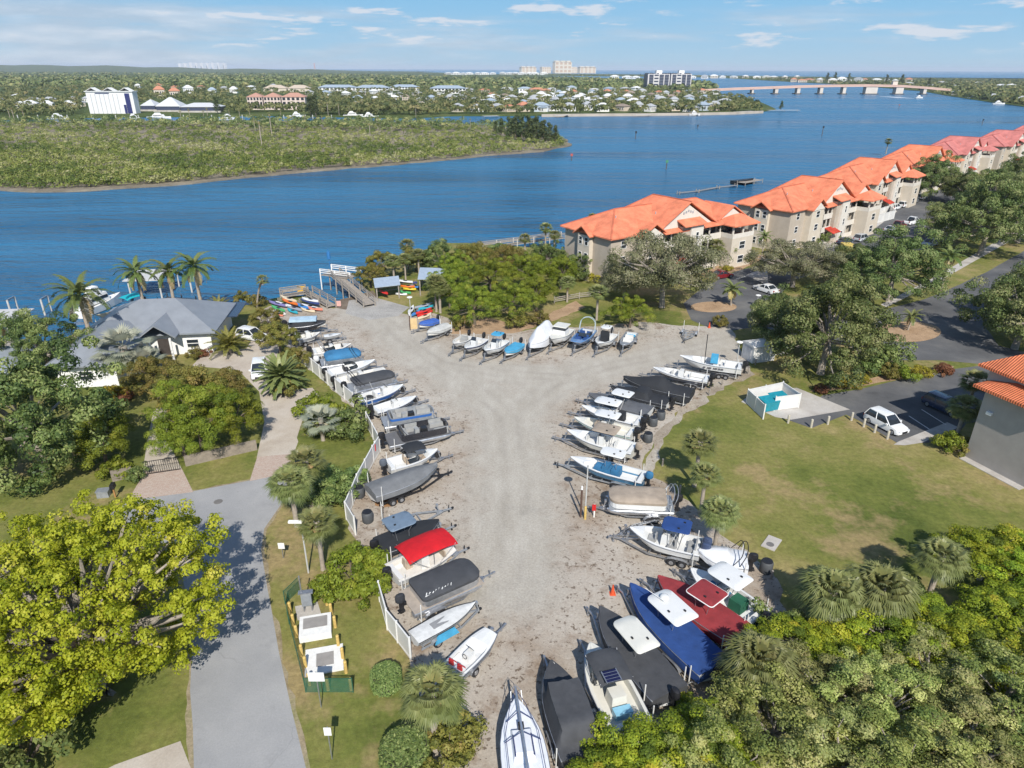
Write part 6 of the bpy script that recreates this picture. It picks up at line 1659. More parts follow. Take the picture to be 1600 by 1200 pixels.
boat((702, 662), (603, 682), 'large open pontoon boat with black side panels and bright silver tubes', 'black sided open pontoon', 'pontoon', 2.7, 1.6, panel=hullcol('black', (0.03, 0.03, 0.035)), floor=M('grey_deck', (0.12, 0.12, 0.125), 0.8), seatcol='grey', fs=0.30, arch=(-0.22, 0.5, black), obm=black, tr=dict(axles=2), cat='pontoon boat', name='pontoon_boat')
boat((684, 703), (605, 724), 'white bowrider with tan bow cushion and a dark folded canopy', 'white bowrider with tan cushion', 'open', 2.3, 1.45, gel, gel, seats=[(-0.5, 0.5, 0.5, 0.5), (-0.5, -0.5, 0.5, 0.5)], seatcol='tan', screen_wrap=0.05, console=False, bowpad=M('tan_floor', (0.36, 0.28, 0.2), 0.8), bim=(0.02, 2.0, 1.7, CV['black'], 1.35), obm=canvas('motor_grey', (0.10, 0.115, 0.14)), tr=dict(spare=True))
boat((683, 727), (578, 764), 'boat wholly under a smooth mid-grey fitted cover on a tandem trailer', 'grey fully covered boat', 'covered', 2.6, 1.65, cover=CV['grey'], peak=0.42, drop=0.55, ob=False, folds=0.015, tr=dict(axles=2, mat=black, desc='black tandem', poleh=2.0))
e_, L_, zf_ = boat((686, 814), (592, 850), 'boat under a black cover with a blue-grey T-top', 'black covered boat with blue-grey T-top', 'covered', 2.5, 1.5, cover=CV['black'], peak=0.16, ttop=(-0.15, 2.3, 2.0, M('ttop_blue_grey', (0.14, 0.19, 0.25), 0.5)), tr=dict(mat=alu_d))
boat((706, 852), (612, 893), 'white deck boat under a bright red canopy', 'red canopied deck boat', 'open', 2.6, 1.4, gel, gel_in, bow=0.62, fore=0.86, seats=[(-1.0, 0.5, 0.55, 0.55), (1.9, 0.0, 1.3, 0.5)], seatcol='tan', bim=(0.07, 4.1, 2.45, CV['red'], 1.45), cx=0.0, tr=dict(mat=alu_d))
boat((745, 887), (634, 935), 'pontoon boat under a black cover with a white script mark, nearest pontoon on the left', 'near black covered pontoon', 'pontoon', 2.8, 1.6, cover=CV['char'], peak=0.2, fs=0.36, obm=M('motor_cover', (0.03, 0.032, 0.037), 0.8), floor=M('tan_deck', (0.34, 0.29, 0.24), 0.8), tr=dict(axles=2), cat='pontoon boat', name='pontoon_boat')
# script mark on the black cover
e_ = BOATS['near black covered pontoon']
mb = MB()
for i in range(9): mb.tube([(-1.8 + 0.24 * i, -1.02 + 0.05 * math.sin(i * 2.2), 2.06), (-1.66 + 0.24 * i, -0.90 + 0.06 * math.cos(i * 1.7), 2.10)], 0.035, 5)
mb.tube([(-1.9, -1.08, 2.05), (0.5, -0.98, 2.07)], 0.025, 5)
mb.build('script_mark', white, e_)
boat((743, 943), (646, 996), 'slim white sailing hull with a blue tarp at its side', 'slim white sailing hull', 'dinghy', 1.5, 1.15, M('weathered_white', (0.58, 0.58, 0.56), 0.6, 0.2), ob=False, tr=dict(poles=False, tongue=0.4, mat=alu_d), cat='dinghy', name='sailing_dinghy')
mb = MB().box(-1.4, 0.5, -0.92, -0.70, 0.45, 1.0, tx=0.3, ty=0.05); mb.build('blue_tarp', CV['cyan'], BOATS['slim white sailing hull'])
boat((768, 986), (708, 1044), 'small white rowing-style motor dinghy with red seats and a steering wheel', 'white dinghy with red seats', 'open', 1.75, 1.05, gel, gel, bow=0.55, fore=0.66, deck=0.42, cw=0.5, ch=0.62, cx=-0.12, seats=[(-1.5, 0.35, 0.4, 0.35), (-1.5, -0.35, 0.4, 0.35)], seatcol='red', screen=True, ob=False, tr=dict(poles=False), stripe=hullcol('dark', (0.05, 0.06, 0.09)))

# middle row
boat((655, 507), (682, 498), 'small boat under a royal blue cover beside the red kayaks', 'small royal blue covered boat', 'covered', 1.8, 1.15, cover=CV['royal'], peak=0.25, ob=True)
boat((668, 520), (699, 506), 'small boat under a pale grey cover next to the royal blue covered one', 'small pale grey covered boat', 'covered', 1.9, 1.3, cover=CV['lgrey'], peak=0.45, ob=False)
boat((709, 538), (731, 523), 'white runabout with grey seats, leftmost of the boats along the lawn', 'leftmost runabout along the lawn', 'open', 2.0, 1.35, gel, gel_in, seats=[(-0.8, 0, 1.1, 0.5)], seatcol='grey', screen_wrap=0.0, console=False)
boat((727, 545), (754, 527), 'white skiff with a navy stripe round its bow', 'white skiff with navy stripe', 'open', 2.1, 1.4, gel, gel, stripe=hullcol('navy', (0.02, 0.03, 0.09)), fore=0.6, seats=[(-1.0, 0, 1.1, 0.5)])
boat((758, 549), (786, 529), 'white centre console with a bright blue canvas T-top', 'white centre console with blue T-top', 'open', 2.3, 1.5, gel, gel, ttop=(-0.18, 1.6, 1.5, CV['cyan']), th=1.9, seats=[])
boat((790, 551), (812, 535), 'small boat under a sky blue cover in front of the lawn', 'small sky blue covered boat', 'covered', 1.8, 1.2, cover=CV['cyan'], peak=0.15)
boat((829, 540), (856, 514), 'tall boat sealed in white shrink wrap', 'tall white shrink-wrapped boat', 'covered', 2.5, 1.7, cover=CV['white'], drop=0.9, prof=[(0, 1.5), (0.12, 1.75), (0.55, 1.7), (0.68, 0.75), (1, 0.1)], folds=0.06, ob=False)
e_, L_, zf_ = boat((862, 531), (886, 511), 'white cabin boat with a cream hardtop and rows of windows', 'white hardtop cabin boat', 'open', 2.5, 1.75, gel, gel_c, fore=0.5, console=False, seats=[], ob=False)
mb = MB().box(-L_ * 0.22, L_ * 0.08, -1.0, 1.0, zf_ + 0.1, zf_ + 1.2, tx=0.18, ty=0.1); c_ = mb.build('cabin', gel, e_)
mb = MB().box(-L_ * 0.30, L_ * 0.04, -0.98, 0.98, zf_ + 1.62, zf_ + 1.72, tx=0.04, ty=0.04); mb.build('hardtop', gel_c, e_)
mb = MB().box(-L_ * 0.22 + 0.19, L_ * 0.06 - 0.16, -0.88, 0.88, zf_ + 1.205, zf_ + 1.61); mb.build('cabin_window', glass, c_)
boat((899, 536), (921, 513), 'blue sporty bowrider with blue seats and a pale folded-up canopy hoop', 'blue bowrider with canopy hoop', 'open', 2.4, 1.5, hullcol('steelblue', (0.10, 0.22, 0.42)), hullcol('steelblue', (0.10, 0.22, 0.42)), bow=0.6, console=False, screen_wrap=-0.02, seats=[(0.3, 0.55, 0.7, 0.6), (0.3, -0.55, 0.7, 0.6), (-1.2, 0.5, 0.8, 0.6), (-1.2, -0.5, 0.8, 0.6)], seatcol='blue', ob=False, arch=(-0.35, 1.9, M('pale_hoop', (0.4, 0.48, 0.52), 0.5)))
boat((934, 538), (955, 519), 'white centre console whose console is wrapped in black canvas', 'white boat with black wrapped console', 'open', 2.3, 1.5, gel, gel, ttop=(-0.1, 1.6, 1.35, gel), th=2.1, seats=[], ccover=CV['black'], cw=1.15, ch=1.65, aerials=1.6)
boat((974, 540), (988, 518), 'small open aluminium jon boat with pale boxes, last of the row along the lawn', 'small aluminium jon boat', 'open', 1.9, 1.2, alu_d, alu_d, bow=0.35, console=False, ob=False, seats=[(0.5, 0, 1.2, 0.3), (-0.8, 0, 1.2, 0.3)], seatcol='white', tr=dict(poles=False), extra=[('blue_cushion', -0.4, 0, 0.2, 1.2, 0.5, 0.2, CV['cyan'])])

# right row, far end first
boat((1062, 557), (1160, 570), 'long white fishing boat with a bright blue bundle on deck, nearest the sheds', 'long white fishing boat by the sheds', 'open', 2.6, 1.8, gel, gel, seats=[(-1.5, 0, 1.2, 0.5)], cx=-0.1, extra=[('blue_bundle', -0.06, 0.1, 0.6, 0.9, 0.9, 1.0, CV['cyan'])], tr=dict(axles=2))
MB().tube([(0.7, 0, 1.2), (0.75, 0, 5.2)], 0.05, 6).build('mast', black, BOATS['long white fishing boat by the sheds'])
mb = MB()
for sg in (-1, 1):
    for i, w_ in enumerate((0.3, 0.26, 0.3, 0.12, 0.3, 0.1, 0.26)): mb.box(-1.7 + i * 0.36, -1.7 + i * 0.36 + w_, min(sg * 1.27, sg * 1.30), max(sg * 1.27, sg * 1.30), 1.22, 1.42)
mb.build('hull_lettering', M('lettering_grey', (0.10, 0.10, 0.11), 0.5), BOATS['long white fishing boat by the sheds'])
boat((1020, 575), (1108, 590), 'white boat with a charcoal hull side and open cockpit, above the black covered boats', 'white boat with charcoal hull side', 'open', 2.4, 1.5, hullcol('charcoal', (0.05, 0.055, 0.07)), gel, stripe=gel, seats=[(-0.9, 0, 1.0, 0.5), (1.2, 0, 0.9, 0.4)], tr=dict(axles=2), rail=True)
boat((974, 590), (1082, 612), 'large boat draped in a sagging black cover', 'large black draped boat', 'covered', 2.6, 1.7, cover=CV['black'], prof=[(0, 0.4), (0.3, 0.5), (0.42, 1.3), (0.55, 1.1), (0.75, 0.5), (1, 0.1)], drop=0.75, folds=0.07, ob=False, tr=dict(axles=2, desc='dark', mat=alu_d))
boat((955, 605), (1046, 625), 'boat in a fitted black cover with silver rails, left of the large black draped one', 'black covered boat with silver rails', 'covered', 2.4, 1.5, cover=CV['black'], peak=0.3, cabin=(0.3, 0.62, 0.75, 0.7), rail=True, tr=dict(axles=2))
boat((920, 616), (1016, 640), 'boat under a dark grey cover with a white T-top', 'grey covered boat with white T-top', 'covered', 2.5, 1.5, cover=canvas('slate', (0.10, 0.105, 0.115)), peak=0.22, ttop=(-0.05, 2.3, 1.7, gel), th=1.8, ob=False)
boat((909, 635), (1002, 656), 'white centre console with a long white T-top, just below the grey covered boat', 'white centre console below the grey cover', 'open', 2.4, 1.5, gel, gel, ttop=(0.06, 2.8, 1.7, gel), th=1.95, seats=[(-1.0, 0, 1.0, 0.5)], extra=[('black_seat_cover', -0.17, 0, 0.0, 1.2, 0.8, 1.0, CV['black'])], obn=2, aerials=1.5)
boat((897, 653), (990, 674), 'white centre console with pale green windscreen and white T-top', 'pale green trimmed centre console', 'open', 2.4, 1.5, gel, gel_c, ttop=(-0.06, 2.6, 1.6, gel), th=1.95, stripe=hullcol('seafoam', (0.45, 0.58, 0.52)), seats=[(-1.0, 0, 1.0, 0.5)], extra=[('tan_bow_cover', 0.06, 0, 0.0, 1.0, 0.9, 0.9, CV['tan'])], aerials=1.6)
boat((886, 673), (992, 699), 'cream centre console shaded by a square tan canvas top', 'cream centre console with tan top', 'open', 2.6, 1.55, gel_c, gel, ttop=(-0.08, 2.5, 2.0, CV['tan']), tnose=0.0, th=1.95, obm=CV['tan'], bench=gel, seats=[(1.7, 0, 0.9, 0.7), (-1.4, 0, 1.1, 0.5)])
boat((891, 715), (1008, 744), 'white bay boat with steel blue hull sides and blue canvas over console and seat', 'steel blue bay boat', 'open', 2.4, 1.45, hullcol('steelblue2', (0.045, 0.155, 0.27)), gel, cx=0.0, cw=1.2, ch=0.9, ccover=CV['blue'], seats=[], obm=CV['blue'], extra=[('seat_cover', -0.13, 0, 0.0, 1.2, 0.8, 0.8, CV['blue']), ('console_skirt', 0.04, 0, 0.0, 1.3, 1.7, 0.62, CV['blue'])], ttop=(-0.07, 2.3, 1.5, gel), th=2.3, tr=dict(axles=2, mat=alu_d))
boat((948, 776), (1052, 781), 'white pontoon boat under a tan cover with a raised pale canopy hoop', 'tan covered pontoon', 'pontoon', 2.7, 1.6, cover=CV['tan'], peak=0.28, panel=gel, arch=(-0.46, 1.2, alu), obm=black, cat='pontoon boat', name='pontoon_boat')
boat((984, 826), (1096, 852), 'white open fishing boat with a navy blue T-top and wrapped seats', 'white fishing boat with navy T-top', 'open', 2.6, 1.6, gel, gel, ttop=(-0.14, 2.2, 1.9, CV['navy']), th=2.0, seats=[(-0.6, 0.45, 0.6, 0.6), (-0.6, -0.45, 0.6, 0.6), (-2.1, 0.4, 0.6, 0.6), (-2.1, -0.4, 0.6, 0.6), (1.0, 0.0, 0.8, 0.6)], seatcol='grey', obn=2, obm=M('motor_navy', (0.05, 0.07, 0.13), 0.3), tr=dict(axles=2), aerials=1.2)
boat((1091, 862), (1168, 873), 'white boat shrink-wrapped in white with a dark stern arch', 'white shrink-wrapped boat on the right', 'covered', 2.3, 1.4, cover=CV['white'], prof=[(0, 0.15), (0.3, 0.25), (0.42, 0.7), (0.7, 0.5), (1, 0.1)], drop=0.6, arch=(-0.33, 1.2, black), folds=0.05)
boat((1079, 889), (1190, 962), 'white boat with dark green hull, blue bow cushion and a green covered seat', 'white boat with dark green hull', 'open', 2.5, 1.5, hullcol('green', (0.012, 0.07, 0.045)), gel, stripe=gel, fore=0.8, seats=[], cx=0.02, bowpad=CV['blue'], ttop=(-0.03, 2.7, 2.0, gel), th=2.2, extra=[('green_seat_cover', -0.2, 0, 0.0, 1.0, 1.0, 0.85, CV['green']), ('blue_bow_deck', 0.14, 0, 0.3, 1.25, 2.1, 0.08, CV['blue'])])
boat((1028, 902), (1160, 988), 'long boat under a dark red cover with a matching red T-top', 'dark red covered boat', 'covered', 2.7, 1.65, cover=CV['maroon'], peak=0.15, drop=0.6, folds=0.015, ttop=(-0.08, 2.1, 2.0, CV['maroon']), tnose=0.0, th=2.0, tedge=white, tr=dict(axles=2))
e_, L_, zf_ = boat((985, 914), (1118, 1040), 'long boat under a royal blue cover with a white T-top carrying a round radar dome', 'blue covered boat with radar dome', 'covered', 2.8, 1.7, cover=CV['navy'], peak=0.2, drop=0.65, ttop=(0.0, 3.1, 2.0, gel), th=2.0, radar=True, folds=0.05, tr=dict(axles=2))
MB().tube([(0.25 * L_, 0.5, 3.2), (0.05 * L_, 0.3, zf_ + 2.3)], 0.025, 6).build('outrigger', white, e_)
e_, L_, zf_ = boat((937, 950), (1048, 1080), 'long boat under a charcoal cover with a rounded white T-top', 'charcoal covered boat with white T-top', 'covered', 2.8, 1.7, cover=CV['char'], peak=0.18, drop=0.7, ttop=(-0.02, 3.0, 1.75, gel_c), th=1.9, folds=0.02, tr=dict(axles=2, poleh=2.0))
e_, L_, zf_ = boat((922, 1006), (990, 1135), 'white open boat with a black canopy and a small solar panel', 'white boat with solar panel', 'open', 2.7, 1.7, gel, gel_c, fore=0.8, seats=[], console=False, screen_wrap=0.16, ob=True, obn=2, bim=(0.06, 2.5, 2.1, CV['char'], 1.25), obm=gel, tr=dict(axles=2, poleh=1.9))
p_ = MB().box(-0.17 * L_, -0.04 * L_, -0.1, 0.75, 3.02, 3.06).build('solar_panel', M('solar_cells', (0.012, 0.014, 0.05), 0.2), e_)
mb = MB()
for i in range(4): mb.box(-0.17 * L_ + i * 0.22 - 0.012, -0.17 * L_ + i * 0.22 + 0.012, -0.1, 0.75, 3.061, 3.068)
mb.box(-0.17 * L_ - .03, -0.04 * L_ + .03, -0.16, -0.1, 3.01, 3.07).box(-0.17 * L_ - .03, -0.04 * L_ + .03, 0.75, 0.81, 3.01, 3.07).build('panel_frame', steel, p_)
MB().box(-0.22 * L_, -0.06 * L_, -0.5, 0.5, zf_, zf_ + 0.9, tx=0.1, ty=0.06).build('helm', gel_c, e_)
MB().box(-0.33 * L_, -0.24 * L_, -0.55, 0.55, zf_, zf_ + 0.45).build('live_well', M('well_blue', (0.22, 0.45, 0.58), 0.3), e_)
boat((861, 1034), (912, 1180), 'boat under a faded black cover draped over a tall console, next to the sailboat', 'black draped boat near the sailboat', 'covered', 2.6, 1.6, cover=CV['char'], cabin=(0.1, 0.7, 1.3, 0.75), peak=0.15, drop=0.9, folds=0.045, ob=False, tr=dict(axles=2))
# sailboat with its mast laid along the deck
loc, rz, L_ = frame_of((806, 1092), (832, 1262), 1.7)
e_ = thing('sailboat', 'white sailboat with its mast lowered along the deck at the bottom edge', 'sailboat', loc, rz, 'boats stored on trailers')
M_sail = M('sail_hull', (0.62, 0.64, 0.68), 0.4, 0.1)
make_hull(e_, L_, 2.5, 1.7, M_sail, M_sail, 0.02, 0.55, 0.3, 0.30, None)
MB().box(-L_ * 0.12, L_ * 0.20, -0.62, 0.62, 1.62, 2.02, tx=0.35, ty=0.12).build('cabin', M_sail, e_)
MB().tube([(-L_ * 0.5, 0, 2.45), (L_ * 0.55, 0, 2.3)], 0.075, 8).build('mast', alu, e_)
mb = MB()
for y in (-0.5, 0.5): mb.bar((-L_ * 0.1, y, 2.04), (L_ * 0.1, y, 2.04), 0.07, 0.05)
for y in (-0.95, 0.95): mb.tube([(-L_ * 0.4, y, 2.2), (L_ * 0.1, y * 0.95, 2.2), (L_ * 0.38, y * 0.45, 2.25), (L_ * 0.52, 0, 2.35)], 0.02, 5)
for t_, w_ in ((0.08, 1.0), (0.28, 0.75)): mb.tube([(L_ * t_ - 0.2, -w_, 1.9), (L_ * t_ + 0.1, 0, 2.3), (L_ * t_ - 0.2, w_, 1.9)], 0.03, 5)
mb.build('deck_hardware', M('navy_line', (0.04, 0.05, 0.12), 0.5), e_)
MB().tube([(L_ * 0.42, -0.35, 1.75), (L_ * 0.5, -0.3, 2.35), (L_ * 0.56, 0, 2.45), (L_ * 0.5, 0.3, 2.35), (L_ * 0.42, 0.35, 1.75)], 0.022, 5).build('pulpit', steel, e_)
MB().box(L_ * 0.14, L_ * 0.19, -0.16, 0.16, 2.03, 2.3).build('mast_crutch', black, e_)
make_trailer('galvanised boat trailer under the white sailboat', L_, 2.5, 2, loc=loc, rz=rz, tongue=1.2)
# empty trailers
loc, rz, L_ = frame_of((1072, 527), (1080, 516), 0.5); make_trailer('empty boat trailer on the sand before the condo driveway', L_, 2.0, 1, alu_d, loc=loc, rz=rz)
loc, rz, L_ = frame_of((682, 800), (598, 826), 0.5)
make_trailer('empty dark trailer left of the blue-grey T-top boat', L_, 1.9, 1, alu_d, loc=loc, rz=rz, poleh=2.0)
loc, rz, L_ = frame_of((978, 832), (1040, 818), 0.5); make_trailer('empty galvanised trailer tongue above the navy T-top boat', L_, 2.0, 1, steel, loc=loc, rz=rz, poles=False)

# ================================================================== kayaks
def kayak_proto(L_, B, name='kayak', flat=False):
    e = thing(name, '', 'kayak')
    rings = []
    for i in range(15):
        t = i / 14; u = 2 * t - 1
        b = B / 2 * (1 - abs(u) ** 2.4) + 0.012; h_ = 0.30 + 0.10 * u * u
        x = u * L_ / 2
        rings.append([(x, 0, 0.06 * u * u), (x, b * 0.8, 0.07), (x, b, h_ * 0.6), (x, b * 0.8, h_), (x, 0, h_ + 0.04), (x, -b * 0.8, h_), (x, -b, h_ * 0.6), (x, -b * 0.8, 0.07)])
    MB().loft(rings).build('hull', M('kayak_plastic', (0.5, 0.5, 0.5), 0.4), e, smooth=True)
    mb = MB(); P_ = rounded(B * 0.55, L_ * 0.24, 0.15, 3, 0.1)
    mb.loft([[(a - L_ * 0.03, b, 0.33) for a, b in P_], [(a - L_ * 0.03, b, 0.362) for a, b in P_]]); mb.build('seat_well', black, e)
    return e
KP = kayak_proto(3.4, 0.74); kids(KP)
KC = {'white': (0.66, 0.66, 0.64), 'orange': (0.65, 0.15, 0.02), 'yellow': (0.66, 0.48, 0.03), 'teal': (0.03, 0.33, 0.42), 'green': (0.08, 0.36, 0.12), 'red': (0.55, 0.035, 0.03), 'navy': (0.04, 0.06, 0.18), 'cream': (0.62, 0.52, 0.36), 'coral': (0.66, 0.22, 0.14), 'blue': (0.05, 0.20, 0.48), 'grey': (0.30, 0.32, 0.36), 'purple': (0.20, 0.18, 0.38)}
kay = [  # bow px, stern px, z, colour, label
    ((436, 461), (466, 471), 0.75, 'cream', 'cream kayak on top of the left rack'), ((441, 467), (465, 475), 0.55, 'orange', 'orange kayak under the cream one on the left rack'),
    ((470, 467), (499, 474), 0.6, 'navy', 'navy and white kayak at the back of the right rack'), ((472, 465), (497, 470), 0.95, 'white', 'white kayak on top of the right rack behind the dock ramp'),
    ((420, 470), (446, 477), 0.3, 'purple', 'muted purple kayak at the left end of the pile'), ((431, 471), (455, 478), 0.3, 'white', 'white kayak lying between the orange kayak and the green one'),
    ((424, 477), (445, 485), 0.25, 'green', 'green kayak at the left of the pile'), ((446, 476), (471, 484), 0.25, 'grey', 'long grey kayak in the middle of the pile'),
    ((472, 475), (496, 481), 0.2, 'white', 'white kayak by the dark soil, second from the right'), ((476, 479), (504, 483), 0.2, 'coral', 'coral tipped kayak nearest the wooden dock ramp'),
    ((449, 482), (465, 488), 0.1, 'teal', 'teal kayak at the front of the pile'), ((424, 483), (446, 490), 0.1, 'white', 'white kayak in front of the green one'), ((430, 488), (442, 492), 0.05, 'coral', 'short coral kayak at the very front of the pile'),
    ((470, 481), (492, 486), 0.05, 'cream', 'cream kayak lying on the ground right of the teal one'), ((461, 473), (482, 481), 0.3, 'blue', 'blue kayak wedged between the two racks'),
    ((648, 480), (676, 473), 0.5, 'grey', 'grey-green kayak at the back of the stack by the leaning sabals'), ((654, 482), (677, 477), 0.5, 'teal', 'bright teal kayak above the red ones'), ((650, 489), (674, 481), 0.45, 'red', 'upper red kayak in the stack beside the royal blue boat'), ((652, 493), (676, 485), 0.15, 'red', 'lower red kayak in the stack beside the royal blue boat'),
    ((643, 492), (656, 484), 0.2, 'blue', 'pale blue kayak left of the red pair'), ((653, 497), (674, 489), 0.02, 'cream', 'cream kayak on the ground under the red pair'), ((638, 489), (646, 477), 0.4, 'white', 'white kayak standing beside the light pole'),
    ((620, 437), (645, 440), 0.9, 'white', 'white kayak on the top bar of the rack between the shelters'), ((625, 440), (652, 441), 0.6, 'navy', 'navy kayak behind the white one on the rack between the shelters'), ((626, 446), (648, 447), 0.5, 'orange', 'orange kayak on the rack between the shelters'), ((630, 450), (650, 451), 0.3, 'yellow', 'yellow kayak under the orange one between the shelters'),
    ((642, 446), (657, 448), 0.3, 'blue', 'slate blue kayak at the right end of the rack between the shelters'), ((620, 453), (642, 457), 0.1, 'green', 'dark green kayak on the grass by the small shelter'), ((618, 458), (636, 459), 0.05, 'white', 'white kayak lying by the small shelter'), ((593, 453), (606, 458), 0.8, 'red', 'red kayak hanging inside the small shelter'), ((678, 452), (692, 455), 0.7, 'navy', 'dark kayak in the shade of the tall shelter')]
for i, (b_, s_, z_, c_, lab) in enumerate(kay):
    loc, rz, L_ = frame_of(b_, s_, z_ + 0.3)
    loc.z = z_
    sc = (min(1.3, max(0.6, L_ / 3.4)), 1, 1)
    if i == 0: o = KP; o.location = loc; o.rotation_euler = (0, 0, rz); o.scale = sc; tag(o, lab, 'kayak', 'kayaks stored by the boat ramp')
    else: o = dup(KP, loc, rz, sc, lab, 'kayaks stored by the boat ramp')
    h_ = [c for c in o.children if c.name.startswith('hull')][0]
    h_.material_slots[0].link = 'OBJECT'; h_.material_slots[0].material = M('kayak_' + c_, KC[c_], 0.4)
def rack(a, b, h, label):
    A, B_ = G(*a), G(*b); o = (A + B_) / 2
    e = thing('kayak_rack', label, 'rack', o)
    for t in (0.1, 0.9):
        p = A + (B_ - A) * t - o
        d = Vector((-(B_ - A).y, (B_ - A).x, 0)).normalized() * 0.9
        for s in (-1, 1): MB().bar((p.x + d.x * s, p.y + d.y * s, -0.05), (p.x + d.x * s, p.y + d.y * s, h), 0.09).build('post', wood_g, e)
        mb = MB()
        for z in (0.22, h * 0.55, h - 0.15): mb.bar((p.x - d.x, p.y - d.y, z), (p.x + d.x, p.y + d.y, z), 0.08)
        mb.build('arm', wood_g, e)
rack((440, 470), (464, 478), 0.8, 'wooden rack holding the cream and orange kayaks'); rack((472, 472), (498, 477), 0.95, 'wooden rack holding the navy and white kayaks'); rack((624, 446), (650, 448), 1.0, 'wooden rack between the two kayak shelters'); rack((652, 488), (675, 480), 0.6, 'low rack under the red kayaks')

# ================================================================== vehicles
def car_proto(kind='suv'):
    e = thing('parked_car', '', 'car')
    L_, B = (4.6, 1.84) if kind != 'pickup' else (5.6, 1.95)
    H_ = {'suv': 1.68, 'sedan': 1.45, 'pickup': 1.85}[kind]
    paint = M('car_paint', (0.6, 0.6, 0.6), 0.25, coat=0.6)
    def sec(x, w, zb, zt): return [(x, -w, zb), (x, -w * 1.02, zb + (zt - zb) * 0.45), (x, -w * 0.94, zt), (x, 0, zt + 0.03), (x, w * 0.94, zt), (x, w * 1.02, zb + (zt - zb) * 0.45), (x, w, zb)]
    h = L_ / 2; w = B / 2; bz = 0.92 if kind != 'pickup' else 1.08
    st = [(-h, w * .82, 0.42, bz * .84), (-h + .12, w * .93, 0.3, bz * .98), (-h + .6, w, 0.26, bz), (0, w, 0.26, bz), (h - 1.2, w, 0.26, bz * .98), (h - .45, w * .96, 0.26, bz * .86), (h - .1, w * .86, 0.32, bz * .72), (h, w * .7, 0.4, bz * .6)]
    MB().loft([sec(*q) for q in st]).build('body', paint, e, smooth=True)
    c0, c1, r0, r1 = {'suv': (-h + .12, h - 1.25, -h + .5, h - 2.1), 'sedan': (-h + .75, h - 1.25, -h + 1.5, h - 2.1), 'pickup': (-0.6, h - 1.5, -0.35, h - 2.25)}[kind]
    rings = []
    for z, a, b, ww in ((bz - 0.02, c0, c1, w * .93), (bz + (H_ - bz) * .5, c0 + (r0 - c0) * .5, c1 + (r1 - c1) * .5, w * .86), (H_ - .06, r0, r1, w * .74)):
        rings.append([(a, -ww, z), (b, -ww, z), (b + .06, 0, z), (b, ww, z), (a, ww, z), (a - .04, 0, z)])
    MB().loft(rings).build('cabin_glass', glass, e)
    P_ = rounded(w * 1.56, r1 - r0 + 0.1, 0.18, 3)
    mb = MB(); mb.loft([[(x + (r0 + r1) / 2, y, H_ - .09) for x, y in P_], [(x + (r0 + r1) / 2, y, H_ - .02) for x, y in P_], [(x * .85 + (r0 + r1) / 2, y * .85, H_ + .01) for x, y in P_]]); mb.build('roof', paint, e, smooth=True)
    mb = MB()
    for sy in (-1, 1):
        for a, b in ((c0, r0), ((c0 + c1) / 2 - .1, (r0 + r1) / 2), (c1, r1)): mb.bar((a, sy * w * .94, bz - .02), (b, sy * w * .76, H_ - .06), 0.09, 0.07)
    mb.build('pillar', paint, e)
    for sx in (-h + .85, h - .85):
        for sy in (-1, 1):
            wh = MB().tube([(sx, sy * (w - .2), .34), (sx, sy * (w - .02), .34), (sx, sy * (w + .02), .34)], [.34, .34, .29], 16).build('wheel', rubber, e)
            MB().tube([(sx, sy * (w + .0), .34), (sx, sy * (w + .035), .34)], [.23, .2], 10).build('rim', steel, wh)
    for sy in (-1, 1):
        MB().box(h - .28, h - .04, sy * w * .62 - .2, sy * w * .62 + .2, bz * .62, bz * .76, tx=.03).build('headlight', M('lamp_glass', (.6, .62, .65), .15), e)
        MB().box(-h - .01, -h + .12, sy * w * .74 - .13, sy * w * .74 + .13, bz * .7, bz * .95).build('tail_light', M('tail_red', (.3, .01, .01), .25), e)
        MB().box(c1 - .35, c1 - .15, min(sy * w, sy * (w + .2)), max(sy * w, sy * (w + .2)), bz, bz + .16).build('mirror', paint, e)
    MB().box(h - .16, h + .015, -w * .42, w * .42, .42, bz * .68).build('grille', black, e)
    if kind == 'pickup': MB().box(-h + .15, -.7, -w * .82, w * .82, bz + .005, bz + .03).build('bed', black, e)
    return e
CARP = {}
CCOL = {'white': (.72, .72, .71), 'black': (.02, .022, .026), 'silver': (.42, .44, .46), 'red': (.16, .012, .016), 'dark blue': (.025, .04, .08), 'grey': (.16, .17, .18), 'pale gold': (.5, .44, .3)}
def car(bx, by, heading, kind, col, label, group=None):
    """bx, by: centre of the car's footprint"""
    loc = G(bx, by)
    if kind not in CARP:
        CARP[kind] = o = car_proto(kind); kids(o); o.location = loc; o.rotation_euler = (0, 0, heading); tag(o, label, 'car')
    else: o = dup(CARP[kind], loc, heading, None, label)
    if group: o['group'] = group
    pm = M('paint_' + col.replace(' ', '_'), CCOL[col], 0.25, 0.05, coat=0.7)
    for c in o.children:
        if c.name.split('.')[0] in ('body', 'roof', 'pillar', 'mirror'):
            c.material_slots[0].link = 'OBJECT'; c.material_slots[0].material = pm
def hd(a, b):
    p, q_ = G(*a), G(*b); return math.atan2((q_ - p).y, (q_ - p).x)
car(1383, 668, hd((1358, 655), (1408, 681)), 'suv', 'white', 'white SUV parked at the corner of the lawn beside the wooden bollards')
car(1474, 641, hd((1443, 630), (1500, 655)), 'suv', 'dark blue', 'dark SUV in the building shade at the right')
car(406, 585, hd((408, 572), (404, 600)), 'suv', 'white', 'white car on the curved driveway left of the date palm')
car(395, 530, hd((380, 528), (410, 533)), 'suv', 'white', 'white car half hidden behind the bush by the areca palm')
car(1127, 434, R(25), 'sedan', 'red', 'dark red car beyond the grey oak')
car(1196, 456, R(120), 'sedan', 'white', 'white car showing between the oaks near the condo entrance')
